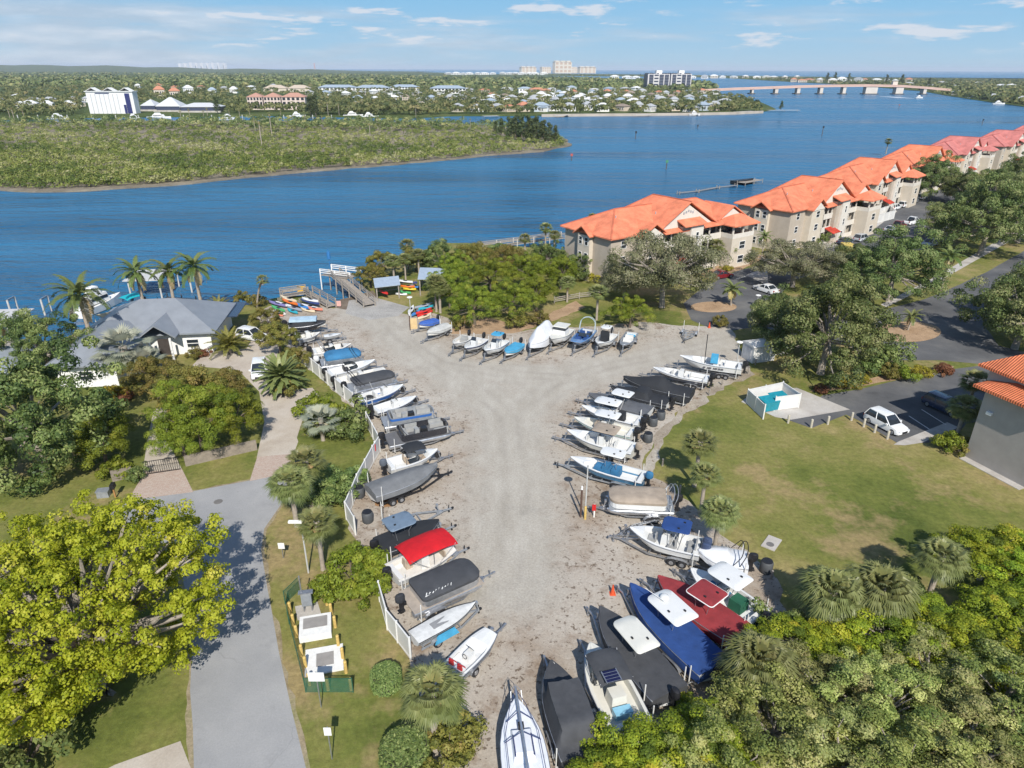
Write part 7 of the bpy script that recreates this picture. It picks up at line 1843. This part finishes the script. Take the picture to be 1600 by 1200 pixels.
for bx, by, k_, c_, lab in ((1320, 381, 'sedan', 'dark blue', 'dark car at the left end of the condo car row'), (1346, 376, 'suv', 'silver', 'silver estate car beside the dark one in the condo lot'), (1392, 362, 'sedan', 'silver', 'silver car half behind the tree crown'),
                            (1402, 357, 'pickup', 'red', 'dark red pickup in the middle of the condo lot'), (1424, 350, 'pickup', 'white', 'white pickup right of the dark red one'), (1398, 327, 'suv', 'white', 'nearest white car of the far parking row'), (1412, 323, 'suv', 'white', 'second white car of the far parking row'), (1424, 317, 'pickup', 'grey', 'grey pickup in the far parking row'), (1440, 311, 'suv', 'silver', 'silver car at the top of the far parking row'),
                            (1452, 384, 'suv', 'silver', 'silver car in tree shade on the right side of the lot'), (1462, 379, 'suv', 'grey', 'grey car behind the silver one in tree shade'), (1472, 375, 'sedan', 'white', 'white car farthest right in the tree shade')):
    car(bx, by, R(35 + (180 if bx > 1445 else 0)) if by > 330 else R(40), k_, c_, lab, 'cars in the condo lot')
tag(MB().box(-1.0, 1.0, -0.8, 0.8, 0, 1.7, tx=0.05).box(-1.05, 1.05, -0.85, 0.85, 1.705, 1.8).build('utility_box', M('ochre_box', (.55, .42, .12), .6), loc=G(1321, 393)), 'ochre utility cabinet beside the dark parked car', 'cabinet')

# ================================================================== posts, lamps, signs
for i, (bx, by) in enumerate(((1231, 661), (1267, 668), (1293, 663), (1330, 657), (1349, 667), (1366, 676), (1386, 686))):
    e = MB().tube([(0, 0, -0.1), (0, 0, 0.95), (0, 0, 1.0)], [0.13, 0.13, 0.10], 10).build('bollard', M('pale_post', (0.46, 0.42, 0.34), 0.9, 0.25, 6), loc=G(bx, by))
    tag(e, ['leftmost wooden bollard, darkest, at the corner of the concrete pad', 'second wooden bollard from the left on the lawn edge', 'third wooden bollard, set back on the asphalt corner', 'fourth wooden bollard, left of the white SUV', 'fifth wooden bollard at the rear of the white SUV', 'sixth wooden bollard beside the white SUV', 'last wooden bollard at the nose of the white SUV'][i], 'bollard', 'wooden bollards along the lawn')
for i, (bx, by) in enumerate(((1169, 584), (1153, 592), (1128, 602), (1108, 618), (1148, 580), (1035, 728), (1062, 770), (1130, 826), (1205, 905), (1180, 570))):
    tag(MB().tube([(0, 0, -0.1), (0, 0, 0.8)], [0.1, 0.09], 8).build('edge_post', wood_g, loc=G(bx, by)), 'short grey timber post at the back edge of the boat yard', 'post', 'short posts along the yard edge')
# lamp pole, dark post and flags at the junction
def pole_lamp(bx, by, ty, label, head='disc', col=None):
    e = thing('lamp_post', label, 'lamp', G(bx, by)); h_ = HT(bx, by, ty)
    MB().tube([(0, 0, -0.1), (0, 0, h_ - 0.1)], [0.07, 0.05], 8).build('pole', col or M('pale_pole', (.45, .45, .43), .6), e)
    mb = MB()
    if head == 'disc': mb.loft([[(r_ * math.cos(a), r_ * math.sin(a), z) for a in [k * math.pi / 7 for k in range(14)]] for r_, z in ((0.06, h_ - 0.35), (0.16, h_ - 0.2), (0.42, h_ - 0.06), (0.40, h_), (0.1, h_ + 0.08))])
    else: mb.box(-0.9, 0.1, -0.12, 0.12, h_ - 0.1, h_ + 0.05)
    mb.build('lamp_head', white, e)
    return e
pole_lamp(914, 808, 722, 'thin pale lamp post with a disc head beside the tan pontoon')
pole_lamp(642, 498, 464, 'pale lamp post with white head beside the kayak stack')
pole_lamp(1150, 574, 534, 'pale lamp post behind the long white fishing boat')
pole_lamp(482, 895, 815, 'leaning grey street lamp pole by the sabal palms on the verge', 'arm')
pole_lamp(1182, 480, 461, 'white lamp post by the roundabout under the oak')
e = thing('marker_post', 'dark brown post with a white cap at the gravel junction', 'post', G(907, 808)); h_ = HT(907, 808, 760)
MB().tube([(0, 0, -0.1), (0, 0, h_ - 0.3)], 0.09, 8).build('post', M('brown_post', (.10, .06, .045), .8), e); MB().tube([(0, 0, h_ - 0.3), (0, 0, h_)], [0.1, 0.08], 8).build('cap', white, e)
e = thing('guard_post', 'yellow guard post at the foot of the lamp post', 'bollard', G(914, 811)); MB().tube([(0, 0, -.1), (0, 0, 1.25), (0, 0, 1.32)], [.11, .11, .05], 10).build('post', wood_y, e)
e = thing('hose_box', 'small red box on a white post right of the yellow guard post', 'box', G(928, 808)); MB().box(-.05, .05, -.05, .05, 0, 1.3).build('post', white, e); MB().box(-.22, .1, -.2, -.06, .8, 1.35).build('box', M('red_box', (.5, .02, .02), .4), e)
e = thing('fire_box', 'red extinguisher box on the bend of the white fence', 'box', G(587, 716)); MB().box(-.12, .12, -.12, .0, .9, 1.6).build('box', M('red_box', (.5, .02, .02), .4), e); MB().box(-.05, .05, .01, .1, 0, 1.9).build('post', white, e)
e = thing('marker_post', 'dark post with a white band beside the kayak stack lamp', 'post', G(641, 516)); MB().tube([(0, 0, -.1), (0, 0, 2.6)], .08, 8).build('post', M('brown_post', (.10, .06, .045), .8), e); MB().tube([(0, 0, 2.3), (0, 0, 2.7)], .1, 8).build('cap', white, e)
e = thing('timber_stack', 'leaning sheet of bare plywood by the royal blue covered boat', 'board', G(647, 514), 0.2); MB().add([(-.5, 0, 0), (.5, 0, 0), (.5, .5, 1.5), (-.5, .5, 1.5), (-.5, .04, 0), (.5, .04, 0), (.5, .54, 1.5), (-.5, .54, 1.5)], [(3, 2, 1, 0), (4, 5, 6, 7), (0, 1, 5, 4), (1, 2, 6, 5), (2, 3, 7, 6), (3, 0, 4, 7)]).build('sheet', M('plywood', (.5, .36, .18), .8), e)
def cone(bx, by, label):
    e = thing('traffic_cone', label, 'cone', G(bx, by)); oc = M('cone_orange', (.62, .09, .03), .5)
    MB().box(-.22, .22, -.22, .22, 0, .05).build('base', oc, e); MB().tube([(0, 0, .05), (0, 0, .85)], [.17, .04], 12).build('cone', oc, e)
cone(957, 928, 'orange traffic cone at the nose of the blue covered boat'); cone(1108, 512, 'orange traffic cone by the condo driveway')
# signs
def sign(bx, by, ty, w, h, bm, label, back=None, face=R(180), lean=0.0, z=0.0):
    e = thing('sign', label, 'sign', G(bx, by, z), face); H_ = HT(bx, by, ty, z)
    MB().bar((0, 0, -.1), (lean, 0, H_), .06).build('post', steel, e)
    MB().box(lean - w / 2, lean + w / 2, .035, .055, H_ - h, H_).build('board', bm, e)
    return e
sign(502, 1105, 1050, .95, .7, white, 'white sign board on a post at the corner of the green mesh fence')
sign(519, 1186, 1136, .4, .6, white, 'small white sign on a thin post near the road at the bottom')
sign(443, 872, 848, .5, .55, white, 'small white sign on the grass verge beside the road')
sign(530, 480, 470, .7, .9, M('warning_red_white', (.6, .35, .3), .5), 'red and white warning sign at the boat ramp')
sign(471, 456, 447, 1.3, 1.3, M('sign_orange', (.62, .36, .03), .5), 'square orange sign on the dock behind the kayak racks', z=0.5)
# pump station compound
e = thing('mesh_fence', 'green mesh fence around the yellow posts of the pump station', 'fence', G(500, 1020))
o_ = Vector(e.location); cm = [Vector((*q_, 0)) - o_ for q_ in px([(468, 922), (446, 944), (452, 975), (478, 1082), (552, 1082)])]
def mesh_mat():
    mt, t, p, o = newmat('green_mesh')
    p.inputs['Base Color'].default_value = (.03, .16, .10, 1); p.inputs['Roughness'].default_value = .6
    tr = N(t, 'ShaderNodeBsdfTransparent'); ms = N(t, 'ShaderNodeMixShader', inp={0: .3})
    t.links.new(tr.outputs[0], ms.inputs[1]); t.links.new(p.outputs[0], ms.inputs[2]); t.links.new(ms.outputs[0], o.inputs[0])
    return mt
gm = mesh_mat()
for a, b in zip(cm[:-1], cm[1:]):
    MB().bar((a.x, a.y, .6), (b.x, b.y, .6), .012, 1.15).build('mesh_panel', gm, e); MB().tube([(b.x, b.y, -.1), (b.x, b.y, 1.25)], .03, 6).build('post', M('green_stake', (.02, .10, .06), .6), e)
    MB().bar((a.x, a.y, 1.18), (b.x, b.y, 1.18), .03).build('top_rope', M('green_stake', (.02, .10, .06), .6), e)
YP = [(454, 958), (459, 977), (464, 995), (472, 1025), (478, 1044), (484, 1070), (513, 1078), (549, 1078), (541, 1051), (536, 1030), (529, 1010), (524, 980), (518, 960), (511, 945)]
for i, (bx, by) in enumerate(YP):
    c_ = MB().tube([(0, 0, -.1), (0, 0, .95), (0, 0, 1.0)], [.11, .11, .07], 10).build('guard_post', wood_y, loc=G(bx, by))
    tag(c_, 'yellow timber guard post around the pump station lids', 'post', 'yellow guard posts of the pump station')
e = thing('pump_lid', 'raised white concrete vault with a grey hatch, the one farther from the camera', 'vault', G(494, 985), R(14)); MB().box(-1.05, 1.05, -.95, .95, -.05, .55).build('vault', M('white_concrete', (.68, .67, .64), .8, .1, 3), e); MB().box(-.8, .8, -.3, .7, .552, .58).build('hatch', M('hatch_grey', (.28, .26, .24), .5), e)
e = thing('pump_lid', 'low white concrete slab with a square grey hatch, the nearer one', 'vault', G(507, 1032), R(14)); MB().box(-1.2, 1.2, -1.1, 1.1, -.05, .12).build('slab', M('white_concrete', (.68, .67, .64), .8, .1, 3), e); MB().box(-.5, .6, -.55, .55, .122, .15).build('hatch', M('hatch_grey', (.28, .26, .24), .5), e)
sheet('concrete_pad', px([(461, 948), (496, 940), (502, 960), (465, 970)]), .03, conc)
e = thing('control_cabinet', 'grey pump control cabinet with pipes on the concrete pad', 'cabinet', G(482, 955), R(10)); MB().box(-.35, .35, -.15, .15, .6, 1.7).build('cabinet', alu_d, e)
for x in (-.28, .28): MB().tube([(x, 0, 0), (x, 0, 3.2 if x < 0 else 1.5)], .05, 7).build('pipe', steel, e)
MB().box(-.5, .5, -.2, .2, 1.705, 1.78).build('hood', steel, e)
e = thing('manhole', 'grey concrete manhole cover in the lawn grass', 'manhole', G(1206, 848), .9); MB().box(-1.0, .8, -.55, .55, -.05, .07).build('slab', conc, e); MB().tube([(-.4, 0, .07), (-.4, 0, .1)], .3, 14).build('cover', M('iron', (.16, .15, .14), .6), e)
e = MB().tube([(0, 0, 0.014), (0, 0, .03)], .38, 16).build('manhole', M('iron', (.16, .15, .14), .6), loc=G(341, 784)); tag(e, 'dark round manhole cover in the light asphalt road', 'manhole')
for i, (bx, by) in enumerate(((1020, 665), (1032, 655), (1012, 690), (1196, 893), (575, 815), (562, 776), (578, 632))):
    e = thing('barrel', ['grey barrel left of the pair behind the pale green trimmed boat', 'grey barrel right of the pair behind the pale green trimmed boat', 'dark barrel behind the tan motor cover', 'dark box behind the shrink-wrapped boat', 'dark crate beside the empty dark trailer', 'small dark box at the foot of the white fence', 'dark tyre-like drum at the lower end of the upper fence'][i], 'container', G(bx, by), rnd.uniform(0, 3)); MB().tube([(0, 0, 0), (0, 0, .1), (0, 0, .9), (0, 0, 1.0)], [.42, .48, .48, .40], 14).build('drum', M('drum_grey', (.07, .075, .08), .6), e, smooth=True); MB().tube([(0, 0, 1.002), (0, 0, 1.05)], .4, 14).build('lid', black, e)
# gate, walls, mailboxes by the left house
wl = M('stone_wall', (.25, .21, .165), .9, .25, 3, bump=.5)
for a, b, lab in (((176, 752), (208, 744), 'low stone gate wall left of the paver drive'), ((290, 728), (402, 702), 'low stone garden wall right of the paver drive')):
    A, B_ = G(*a), G(*b); tag(MB().bar((A.x, A.y, .5), (B_.x, B_.y, .5), .3, 1.1).build('garden_wall', wl), lab, 'wall')
e = thing('gate', 'black metal driveway gate at the top of the paver apron', 'gate', G(228, 742)); A = G(228, 742); B_ = G(282, 734) - A
mb = MB()
for i in range(17): mb.bar((B_.x * i / 16, B_.y * i / 16, .05), (B_.x * i / 16, B_.y * i / 16, 1.45), .03)
mb.build('bars', black, e); mb = MB(); [mb.bar((0, 0, z), (B_.x, B_.y, z), .05) for z in (.1, 1.4)]; mb.build('rail', black, e)
e = thing('mailbox', 'black mailbox on an orange-brown post beside the paver apron', 'mailbox', G(181, 778), .2); MB().bar((0, 0, 0), (0, 0, 1.1), .12).build('post', M('brown_post2', (.35, .18, .06), .8), e); MB().box(-.2, .2, -.3, .3, 1.1, 1.5, tx=.05).build('box', black, e)
e = thing('utility_box', 'pale grey utility box on the grass left of the mailbox', 'cabinet', G(163, 775), .2); MB().box(-.5, .5, -.35, .35, 0, .6, tx=.04).build('cabinet', alu_d, e); MB().box(-.54, .54, -.39, .39, .602, .66).build('lid', alu_d, e)
far_boat(158, 484, 9, 'white motor boat moored beyond the shade sail', rz=1.3)
e, L_, z_ = boat((196, 478), (222, 470), 'white boat with a turquoise canopy moored behind the grey-roofed house', 'turquoise canopied boat', 'open', 2.4, 1.5, tr=False, bim=(0.05, 3.0, 2.2, M('turquoise', (.01, .36, .42), .7), 1.5)); e['group'] = 'boats at the house docks'

# ================================================================== planting near the camera
plant('yellow', 142, 1072, 'large tree with yellow-green foliage and bare grey limbs filling the lower left', sc=1.16, rz=0.4)
for key, bx, by, sc, lab in (
    ('dark', 72, 738, 1.5, 'broad dark shade tree at the left edge above the yellow tree'), ('dark', 80, 585, 0.98, 'dense rounded tree between the left docks and the grey roof'), ('bright', 168, 728, 0.9, 'bright green pine-like tree left of the driveway gate'),
    ('bright2', 288, 712, 0.72, 'left part of the large bright green thicket tree behind the garden wall'), ('bright', 318, 708, 1.12, 'middle tree of the green clump behind the garden wall'), ('bright', 372, 692, 0.9, 'right tree of the green clump beside the driveway'), ('olive', 300, 655, 1.15, 'olive tree at the back of the clump behind the garden wall'), ('olive', 248, 622, 1.0, 'olive green tree beside the silver palm'), ('olive', 352, 640, 0.9, 'olive tree with pale new growth right of the clump'),
    ('olive', 418, 520, 0.72, 'olive bushy tree beside the parked white car'), ('olive', 438, 552, 0.85, 'olive bushy tree right behind the date palm'), ('olive', 462, 580, 0.6, 'low olive shrub tree at the right of the date palm'),
    ('bright2', 742, 507, 0.98, 'bright green buttonwood nearest the middle boat row'), ('bright2', 800, 500, 0.95, 'bright green buttonwood right of the middle of the clump'), ('bright', 703, 482, 0.9, 'bright green buttonwood at the left end of the clump by the two trunks'), ('bright', 838, 486, 0.85, 'bright green buttonwood at the right end of the clump'), ('bright2', 768, 462, 1.05, 'tall buttonwood in the middle of the clump'), ('bright', 828, 455, 1.0, 'buttonwood at the back right of the clump'), ('bright2', 710, 445, 0.9, 'buttonwood at the back left of the clump'), ('olive', 742, 430, 1.15, 'olive topped tree at the back of the clump near the long dock'), ('olive', 795, 432, 1.15, 'second olive topped tree at the back of the clump'), ('dark', 690, 428, 0.75, 'dark tree behind the tall shelter'), ('olive', 580, 450, 0.8, 'olive bush on the water edge beside the boardwalk'), ('olive', 598, 432, 0.9, 'olive tree on the shore behind the small shelter'), ('olive', 650, 425, 0.85, 'olive tree between the sabals on the shore'),
    ('bright', 876, 452, 0.9, 'bright green tree left of the first condo end wall'), ('dark', 893, 440, 0.62, 'dark green tree hugging the corner of the first condo'), ('bright2', 984, 512, 0.78, 'bright green tree with a leaning trunk on the condo lawn'), ('dark', 855, 425, 0.7, 'dark tree between the long dock and the first condo'),
    ('greyoak', 1034, 480, 1.28, 'sprawling grey-green oak with bare branches in front of the first condo'), ('greyoak', 975, 468, 0.72, 'smaller grey-green oak left of the sprawling one'),
    ('oak', 1282, 584, 1.27, 'very large dark oak hanging over the sheds'), ('oak2', 1215, 540, 0.85, 'left lobe oak beside the very large one'), ('greyoak', 1238, 448, 1.2, 'yellowish oak in front of the second condo'), ('oak', 1388, 470, 1.2, 'round oak between the parking lot and the roundabout'), ('oak2', 1322, 440, 0.8, 'small oak left of the round one'),
    ('oak', 1530, 400, 1.5, 'broad oak on the verge in the upper right'), ('oak2', 1480, 372, 1.0, 'oak shading the cars at the right side of the lot'), ('oak', 1452, 312, 1.25, 'dark oak hiding the fourth condo'), ('oak2', 1545, 335, 1.35, 'oak behind the broad one in the upper right'), ('oak', 1595, 310, 1.4, 'oak at the right edge below the salmon roofs'), ('oak2', 1500, 322, 1.05, 'oak between the dark one and the salmon-roofed condos'), ('oak2', 1590, 380, 1.0, 'small oak at the right edge above the road'), ('oak', 1640, 330, 1.5, 'oak cut off by the right edge of the photo'),
    ('oak2', 1585, 545, 1.2, 'oak leaning in from the right edge above the tiled roof'), ('oak', 1640, 520, 1.25, 'oak mostly out of frame at the right of the roundabout'),
    ):
    plant(key, bx, by, lab, sc=sc, sz=0.72 if bx == 1238 else None)
for key, bx, by, sc, lab in (('royal', 152, 562, 1.12, 'leftmost of the four royal palms, in front of the shade sail'), ('royal', 230, 497, 0.92, 'second royal palm from the left behind the grey roof'), ('royal', 276, 494, 0.9, 'third royal palm from the left, brownish fronds'), ('royal', 318, 492, 0.98, 'rightmost royal palm, tallest against the water'),
    ('leansabal', 402, 482, 0.85, 'sabal palm leaning left beside the kayak pile'), ('coco', 14, 570, 0.95, 'coconut palm at the left edge over the docks'), ('coco', 56, 545, 0.72, 'coconut palm showing above the rounded left tree'), ('silver', 205, 594, 1.4, 'silvery blue fan palm in front of the grey-roofed house'), ('silver', 234, 602, 1.0, 'smaller silvery fan palm right of the larger one'), ('areca', 360, 552, 1.0, 'feathery areca clump at the corner of the white house wall'), ('areca', 345, 490, 0.75, 'pinkish feathery palm clump behind the house on the shore'),
    ('date', 442, 612, 1.15, 'grey-green date palm beside the upper vinyl fence'), ('silver', 505, 688, 0.8, 'pale fan palm in front of the dark round bush'), ('sabal', 488, 796, 1.0, 'sabal palm at the back of the verge group of three'), ('sabal2', 464, 822, 1.02, 'left sabal palm of the verge group, yellow lower fronds'), ('sabal', 505, 890, 0.9, 'front sabal palm of the verge group with a bare trunk'), ('sabal2', 680, 1166, 1.0, 'large sabal palm at the bottom beside the near yard fence'),
    ('sabal', 638, 420, 0.95, 'sabal palm rising above the shore trees'), ('sabal2', 616, 440, 0.9, 'sabal palm with leaning trunk behind the small shelter'), ('sabal', 634, 437, 0.8, 'sabal palm right of the leaning one behind the shelters'), ('sabal', 655, 432, 0.85, 'sabal palm left of the tall shelter'), ('sabal', 682, 487, 1.0, 'left sabal of the pair in front of the tall shelter'), ('sabal2', 688, 489, 1.0, 'right sabal of the pair in front of the tall shelter'),
    ('sabal', 820, 402, 0.8, 'sabal palm by the long dock'), ('sabal', 852, 388, 0.9, 'taller sabal palm near the first condo back corner'), ('sabal2', 866, 390, 0.75, 'sabal palm at the back corner of the first condo'), ('sabal', 932, 500, 0.92, 'sabal palm standing on the condo lawn behind the blue bowrider'), ('sabal2', 886, 472, 0.8, 'sabal palm beside the dark rail fence'),
    ('sabal', 925, 366, 0.8, 'sabal crown showing behind the orange roof'), ('sabal', 1115, 420, 0.95, 'left palm in front of the first condo'), ('sabal2', 1136, 416, 0.85, 'right palm in front of the first condo'), ('coco', 1190, 402, 0.75, 'green palm between the first two condos'), ('smallpalm', 1142, 478, 1.3, 'young palm on the small island before the condo drive'), ('smallpalm', 1418, 517, 1.0, 'young palm on the oval mulch island of the roundabout'),
    ('sabal', 1226, 385, 1.0, 'left palm of the group before the second condo'), ('sabal2', 1244, 382, 1.0, 'second palm of the group before the second condo'), ('sabal', 1258, 378, 0.9, 'third palm of the group before the second condo'), ('coco', 1300, 365, 1.1, 'palm in front of the right bay of the second condo'), ('sabal', 1330, 362, 1.15, 'tall palm at the right bay of the second condo'), ('sabal2', 1368, 330, 0.95, 'palm between the second and third condos'), ('sabal', 1385, 322, 1.0, 'palm at the front of the third condo'), ('coco', 1470, 452, 1.05, 'slender palm on the grass verge beside the road'),
    ('sabal', 1530, 268, 1.1, 'left palm along the front of the salmon-roofed condos'), ('sabal', 1552, 262, 1.1, 'middle palm along the front of the salmon-roofed condos'), ('sabal2', 1575, 256, 1.1, 'right palm along the front of the salmon-roofed condos'), ('sabal', 1384, 240, 1.1, 'dark palm above the orange roof of the third condo'),
    ('sabal2', 1492, 690, 0.95, 'sabal palm beside the tiled building'), ('sabal', 1506, 655, 0.95, 'sabal palm behind the other at the tiled building'), ('sabal', 1085, 760, 0.95, 'left of the two sabal palms on the lawn edge'), ('sabal', 1094, 803, 0.82, 'short sabal palm behind the tan pontoon'), ('sabal2', 1116, 858, 0.86, 'sabal palm on the lawn edge with a thin trunk'),
    ('lowsabal', 1172, 1102, 1.0, 'large low sabal palm at the stern of the dark red boat'), ('lowsabal', 1285, 990, 1.02, 'left low sabal palm above the thicket'), ('lowsabal', 1356, 990, 1.1, 'right low sabal palm above the thicket'), ('sabal2', 1448, 940, 0.95, 'browning sabal palm at the back of the thicket'), ('silver', 1452, 1010, 0.55, 'small pale fan palm in the thicket'),
    ):
    plant(key, bx, by, lab, 'palm tree', sc=sc, sz=1.0 if by > 700 and key.startswith('sabal') and by < 1000 else None)
for key, bx, by, sc, lab in (
    ('lime', 1000, 1235, 0.85, 'lime green tree over the stern of the black draped boat'), ('lime', 1075, 1130, 0.34, 'small lime green tree between the covered boats and the thicket'), ('lime', 1100, 1230, 0.9, 'lime green tree at the bottom right of the solar panel boat'), ('lime', 955, 1262, 0.75, 'lime green tree at the bottom edge left of the thicket'), ('lime', 1240, 1045, 0.8, 'lime green tree between the two low sabal groups'), ('lime', 1380, 1040, 0.95, 'bright lime tree in the middle of the thicket'), ('lime', 1440, 1005, 0.8, 'lime tree behind the small pale fan palm'), ('lime', 1530, 905, 0.95, 'bright lime tree at the lawn edge on the right'), ('lime', 1590, 930, 0.95, 'bright lime tree at the right edge of the thicket'), ('lime', 1560, 1000, 0.9, 'yellowish lime tree at the right of the thicket'), ('lime', 1310, 1075, 0.8, 'lime tree in front of the right low sabal'),
    ('thicket', 1200, 1180, 1.0, 'grey-green thicket tree at the bottom centre right'), ('thicket2', 1280, 1130, 0.95, 'pale grey-green thicket tree in the middle of the growth'), ('thicket', 1360, 1150, 1.0, 'dense thicket tree below the bright lime one'), ('thicket2', 1440, 1110, 1.0, 'pale thicket tree right of the middle'), ('lime', 1500, 1060, 0.95, 'lime tree at the right below the yellowish lime one'), ('thicket', 1560, 1140, 1.05, 'thicket tree in the bottom right corner'), ('thicket2', 1640, 1080, 1.0, 'thicket tree cut by the right edge'), ('thicket2', 1290, 1230, 1.0, 'thicket tree at the bottom edge, right of centre'), ('thicket', 1400, 1250, 1.0, 'thicket tree at the bottom edge far right'), ('thicket2', 1500, 1230, 1.0, 'thicket tree at the bottom edge before the corner'), ('thicket', 1120, 1260, 0.95, 'thicket tree at the bottom edge beneath the lime trees'), ('lime', 1620, 1000, 0.9, 'lime tree at the right edge beside the lime trees'), ('thicket2', 1180, 1135, 0.6, 'small thicket tree under the large low sabal'), ('dark', 1620, 1230, 0.9, 'dark tree out at the bottom right corner'),
    ):
    plant(key, bx, by, lab, sc=sc * 0.95, sz=0.62)
for key, bx, by, sc, lab in (
    ('bushb', 512, 672, 1.6, 'large dark green bush behind the pale fan palm'), ('bush', 545, 678, 1.5, 'round dark bush against the fence bend'), ('bushb', 488, 650, 1.2, 'green bush at the edge of the paver court'), ('bush', 545, 762, 1.0, 'upper bush of the hedge along the white fence'), ('bush', 530, 778, 1.1, 'middle bush of the hedge along the white fence'), ('bush', 515, 795, 1.0, 'lower bush of the hedge along the white fence'), ('busho', 448, 618, 0.9, 'yellowish shrub under the date palm'),
    ('bushb', 520, 935, 0.95, 'feathery green shrub beside the pump station'), ('bushb', 550, 905, 1.25, 'spreading green shrub in front of the vinyl fence'), ('bushb', 585, 890, 0.95, 'green shrub at the stern of the red canopied boat'), ('bushb', 578, 930, 1.1, 'green shrub behind the near black pontoon'), ('bushr', 600, 905, 0.8, 'rust brown dead branch beside the green shrub'), ('busho', 712, 1160, 0.9, 'thin olive shrub at the foot of the near sabal palm'), ('busho', 700, 1190, 1.0, 'olive shrub at the bottom of the yard edge'), ('bush', 40, 1195, 1.5, 'glossy dark bush in the bottom left corner'), ('bush', -10, 1110, 1.9, 'dark bush under the yellow tree at the left edge'), ('bush', 10, 1040, 1.8, 'dark undergrowth behind the yellow tree trunk'), ('bush', -30, 1170, 1.6, 'dark bush cut by the left edge'),
    ('bushr', 320, 556, 0.8, 'red shrub in front of the white house wall'), ('busho', 305, 560, 0.7, 'golden shrub by the portico'), ('bushy', 180, 625, 1.4, 'yellow shrub under the low house roof'), ('bushr', 198, 622, 1.0, 'dark red shrub right of the yellow one'), ('bushb', 182, 745, 0.9, 'small green shrub beside the gate wall'), ('bush', 215, 748, 0.6, 'small dark shrub at the gate post'), ('busho', 405, 478, 0.9, 'olive shrub at the foot of the leaning sabal'), ('busho', 380, 476, 1.0, 'bushy shrub by the shore behind the areca'),
    ('bush', 1385, 572, 1.5, 'round dark green bush beside the roundabout'), ('bush', 1355, 580, 1.2, 'dark bush left of the round one'), ('bushb', 1415, 595, 0.9, 'green bush on the mulch strip'), ('bushy', 1440, 588, 1.1, 'yellow flowering shrub on the mulch strip'), ('bushr', 1472, 584, 1.1, 'rust red shrub at the end of the mulch strip'), ('bushy', 1320, 606, 1.1, 'yellow shrub by the dumpster drive'), ('bushy', 1345, 598, 0.9, 'golden shrub right of the yellow one'), ('bushr', 1282, 612, 0.8, 'brown shrub at the start of the mulch strip'), ('bush', 1302, 604, 0.7, 'dark shrub behind the brown one'), ('busho', 1390, 590, 0.9, 'grey olive shrub in front of the round dark bush'),
    ('bushb', 1482, 702, 1.0, 'light green shrub under the sabal at the tiled building'), ('busho', 1500, 708, 0.8, 'yellowish shrub against the tiled building wall'), ('bushy', 935, 440, 1.5, 'golden shrub against the first condo end wall'), ('bushy', 908, 430, 1.2, 'second golden shrub left against the first condo end wall'), ('busho', 1160, 412, 1.0, 'shrub at the foot of the first condo bay'), ('bushy', 1135, 424, 1.0, 'golden shrub under the condo palms'), ('bush', 1300, 374, 1.3, 'dark shrub before the second condo'), ('bush', 1275, 382, 1.3, 'dark shrub beside the palms of the second condo'), ('bush', 1345, 360, 1.2, 'dark shrub at the right bay of the second condo'), ('busho', 805, 512, 1.0, 'low golden shrub under the buttonwood clump'), ('busho', 842, 508, 1.0, 'low shrub on the bed behind the shrink-wrapped boat'), ('busho', 720, 514, 0.9, 'low shrub under the left buttonwood'), ('busho', 1125, 510, 0.8, 'straggly shrub at the yard entrance'), ('bush', 780, 400, 1.3, 'shrub along the long dock'), ('bush', 850, 405, 1.3, 'shrub near the long dock end'),
    ('bush', 1220, 1000, 1.1, 'dark shrub in the shade of the low sabals'), ('bush', 1410, 960, 1.3, 'dark shrub between the sabals of the thicket')):
    plant(key, bx, by, lab, 'bush', sc=sc)
plant('drum', 604, 1070, 'clipped round hedge beside the near white fence', 'hedge', 0.95)
plant('drum', 634, 1195, 'larger clipped round hedge at the bottom edge', 'hedge', 1.35, sz=1.0)
# ================================================================== the air
hz = MB().box(-36000, 36000, -900, 36000, -6, 120)

hm = bpy.data.materials.new('haze_air'); hm.use_nodes = True
t = hm.node_tree; t.nodes.clear()
o = N(t, 'ShaderNodeOutputMaterial')
pv = N(t, 'ShaderNodeVolumePrincipled', inp={'Color': (0.80, 0.88, 1.0, 1), 'Density': 0.00005, 'Anisotropy': 0.0})
t.links.new(pv.outputs[0], o.inputs['Volume'])
h_ = hz.build('haze', hm)
h_['kind'] = 'stuff'
h_['label'] = 'pale bluish sea haze softening the far shore'; h_['category'] = 'haze'
for o in list(bpy.data.objects):
    if o.name not in COL.objects: COL.objects.link(o)
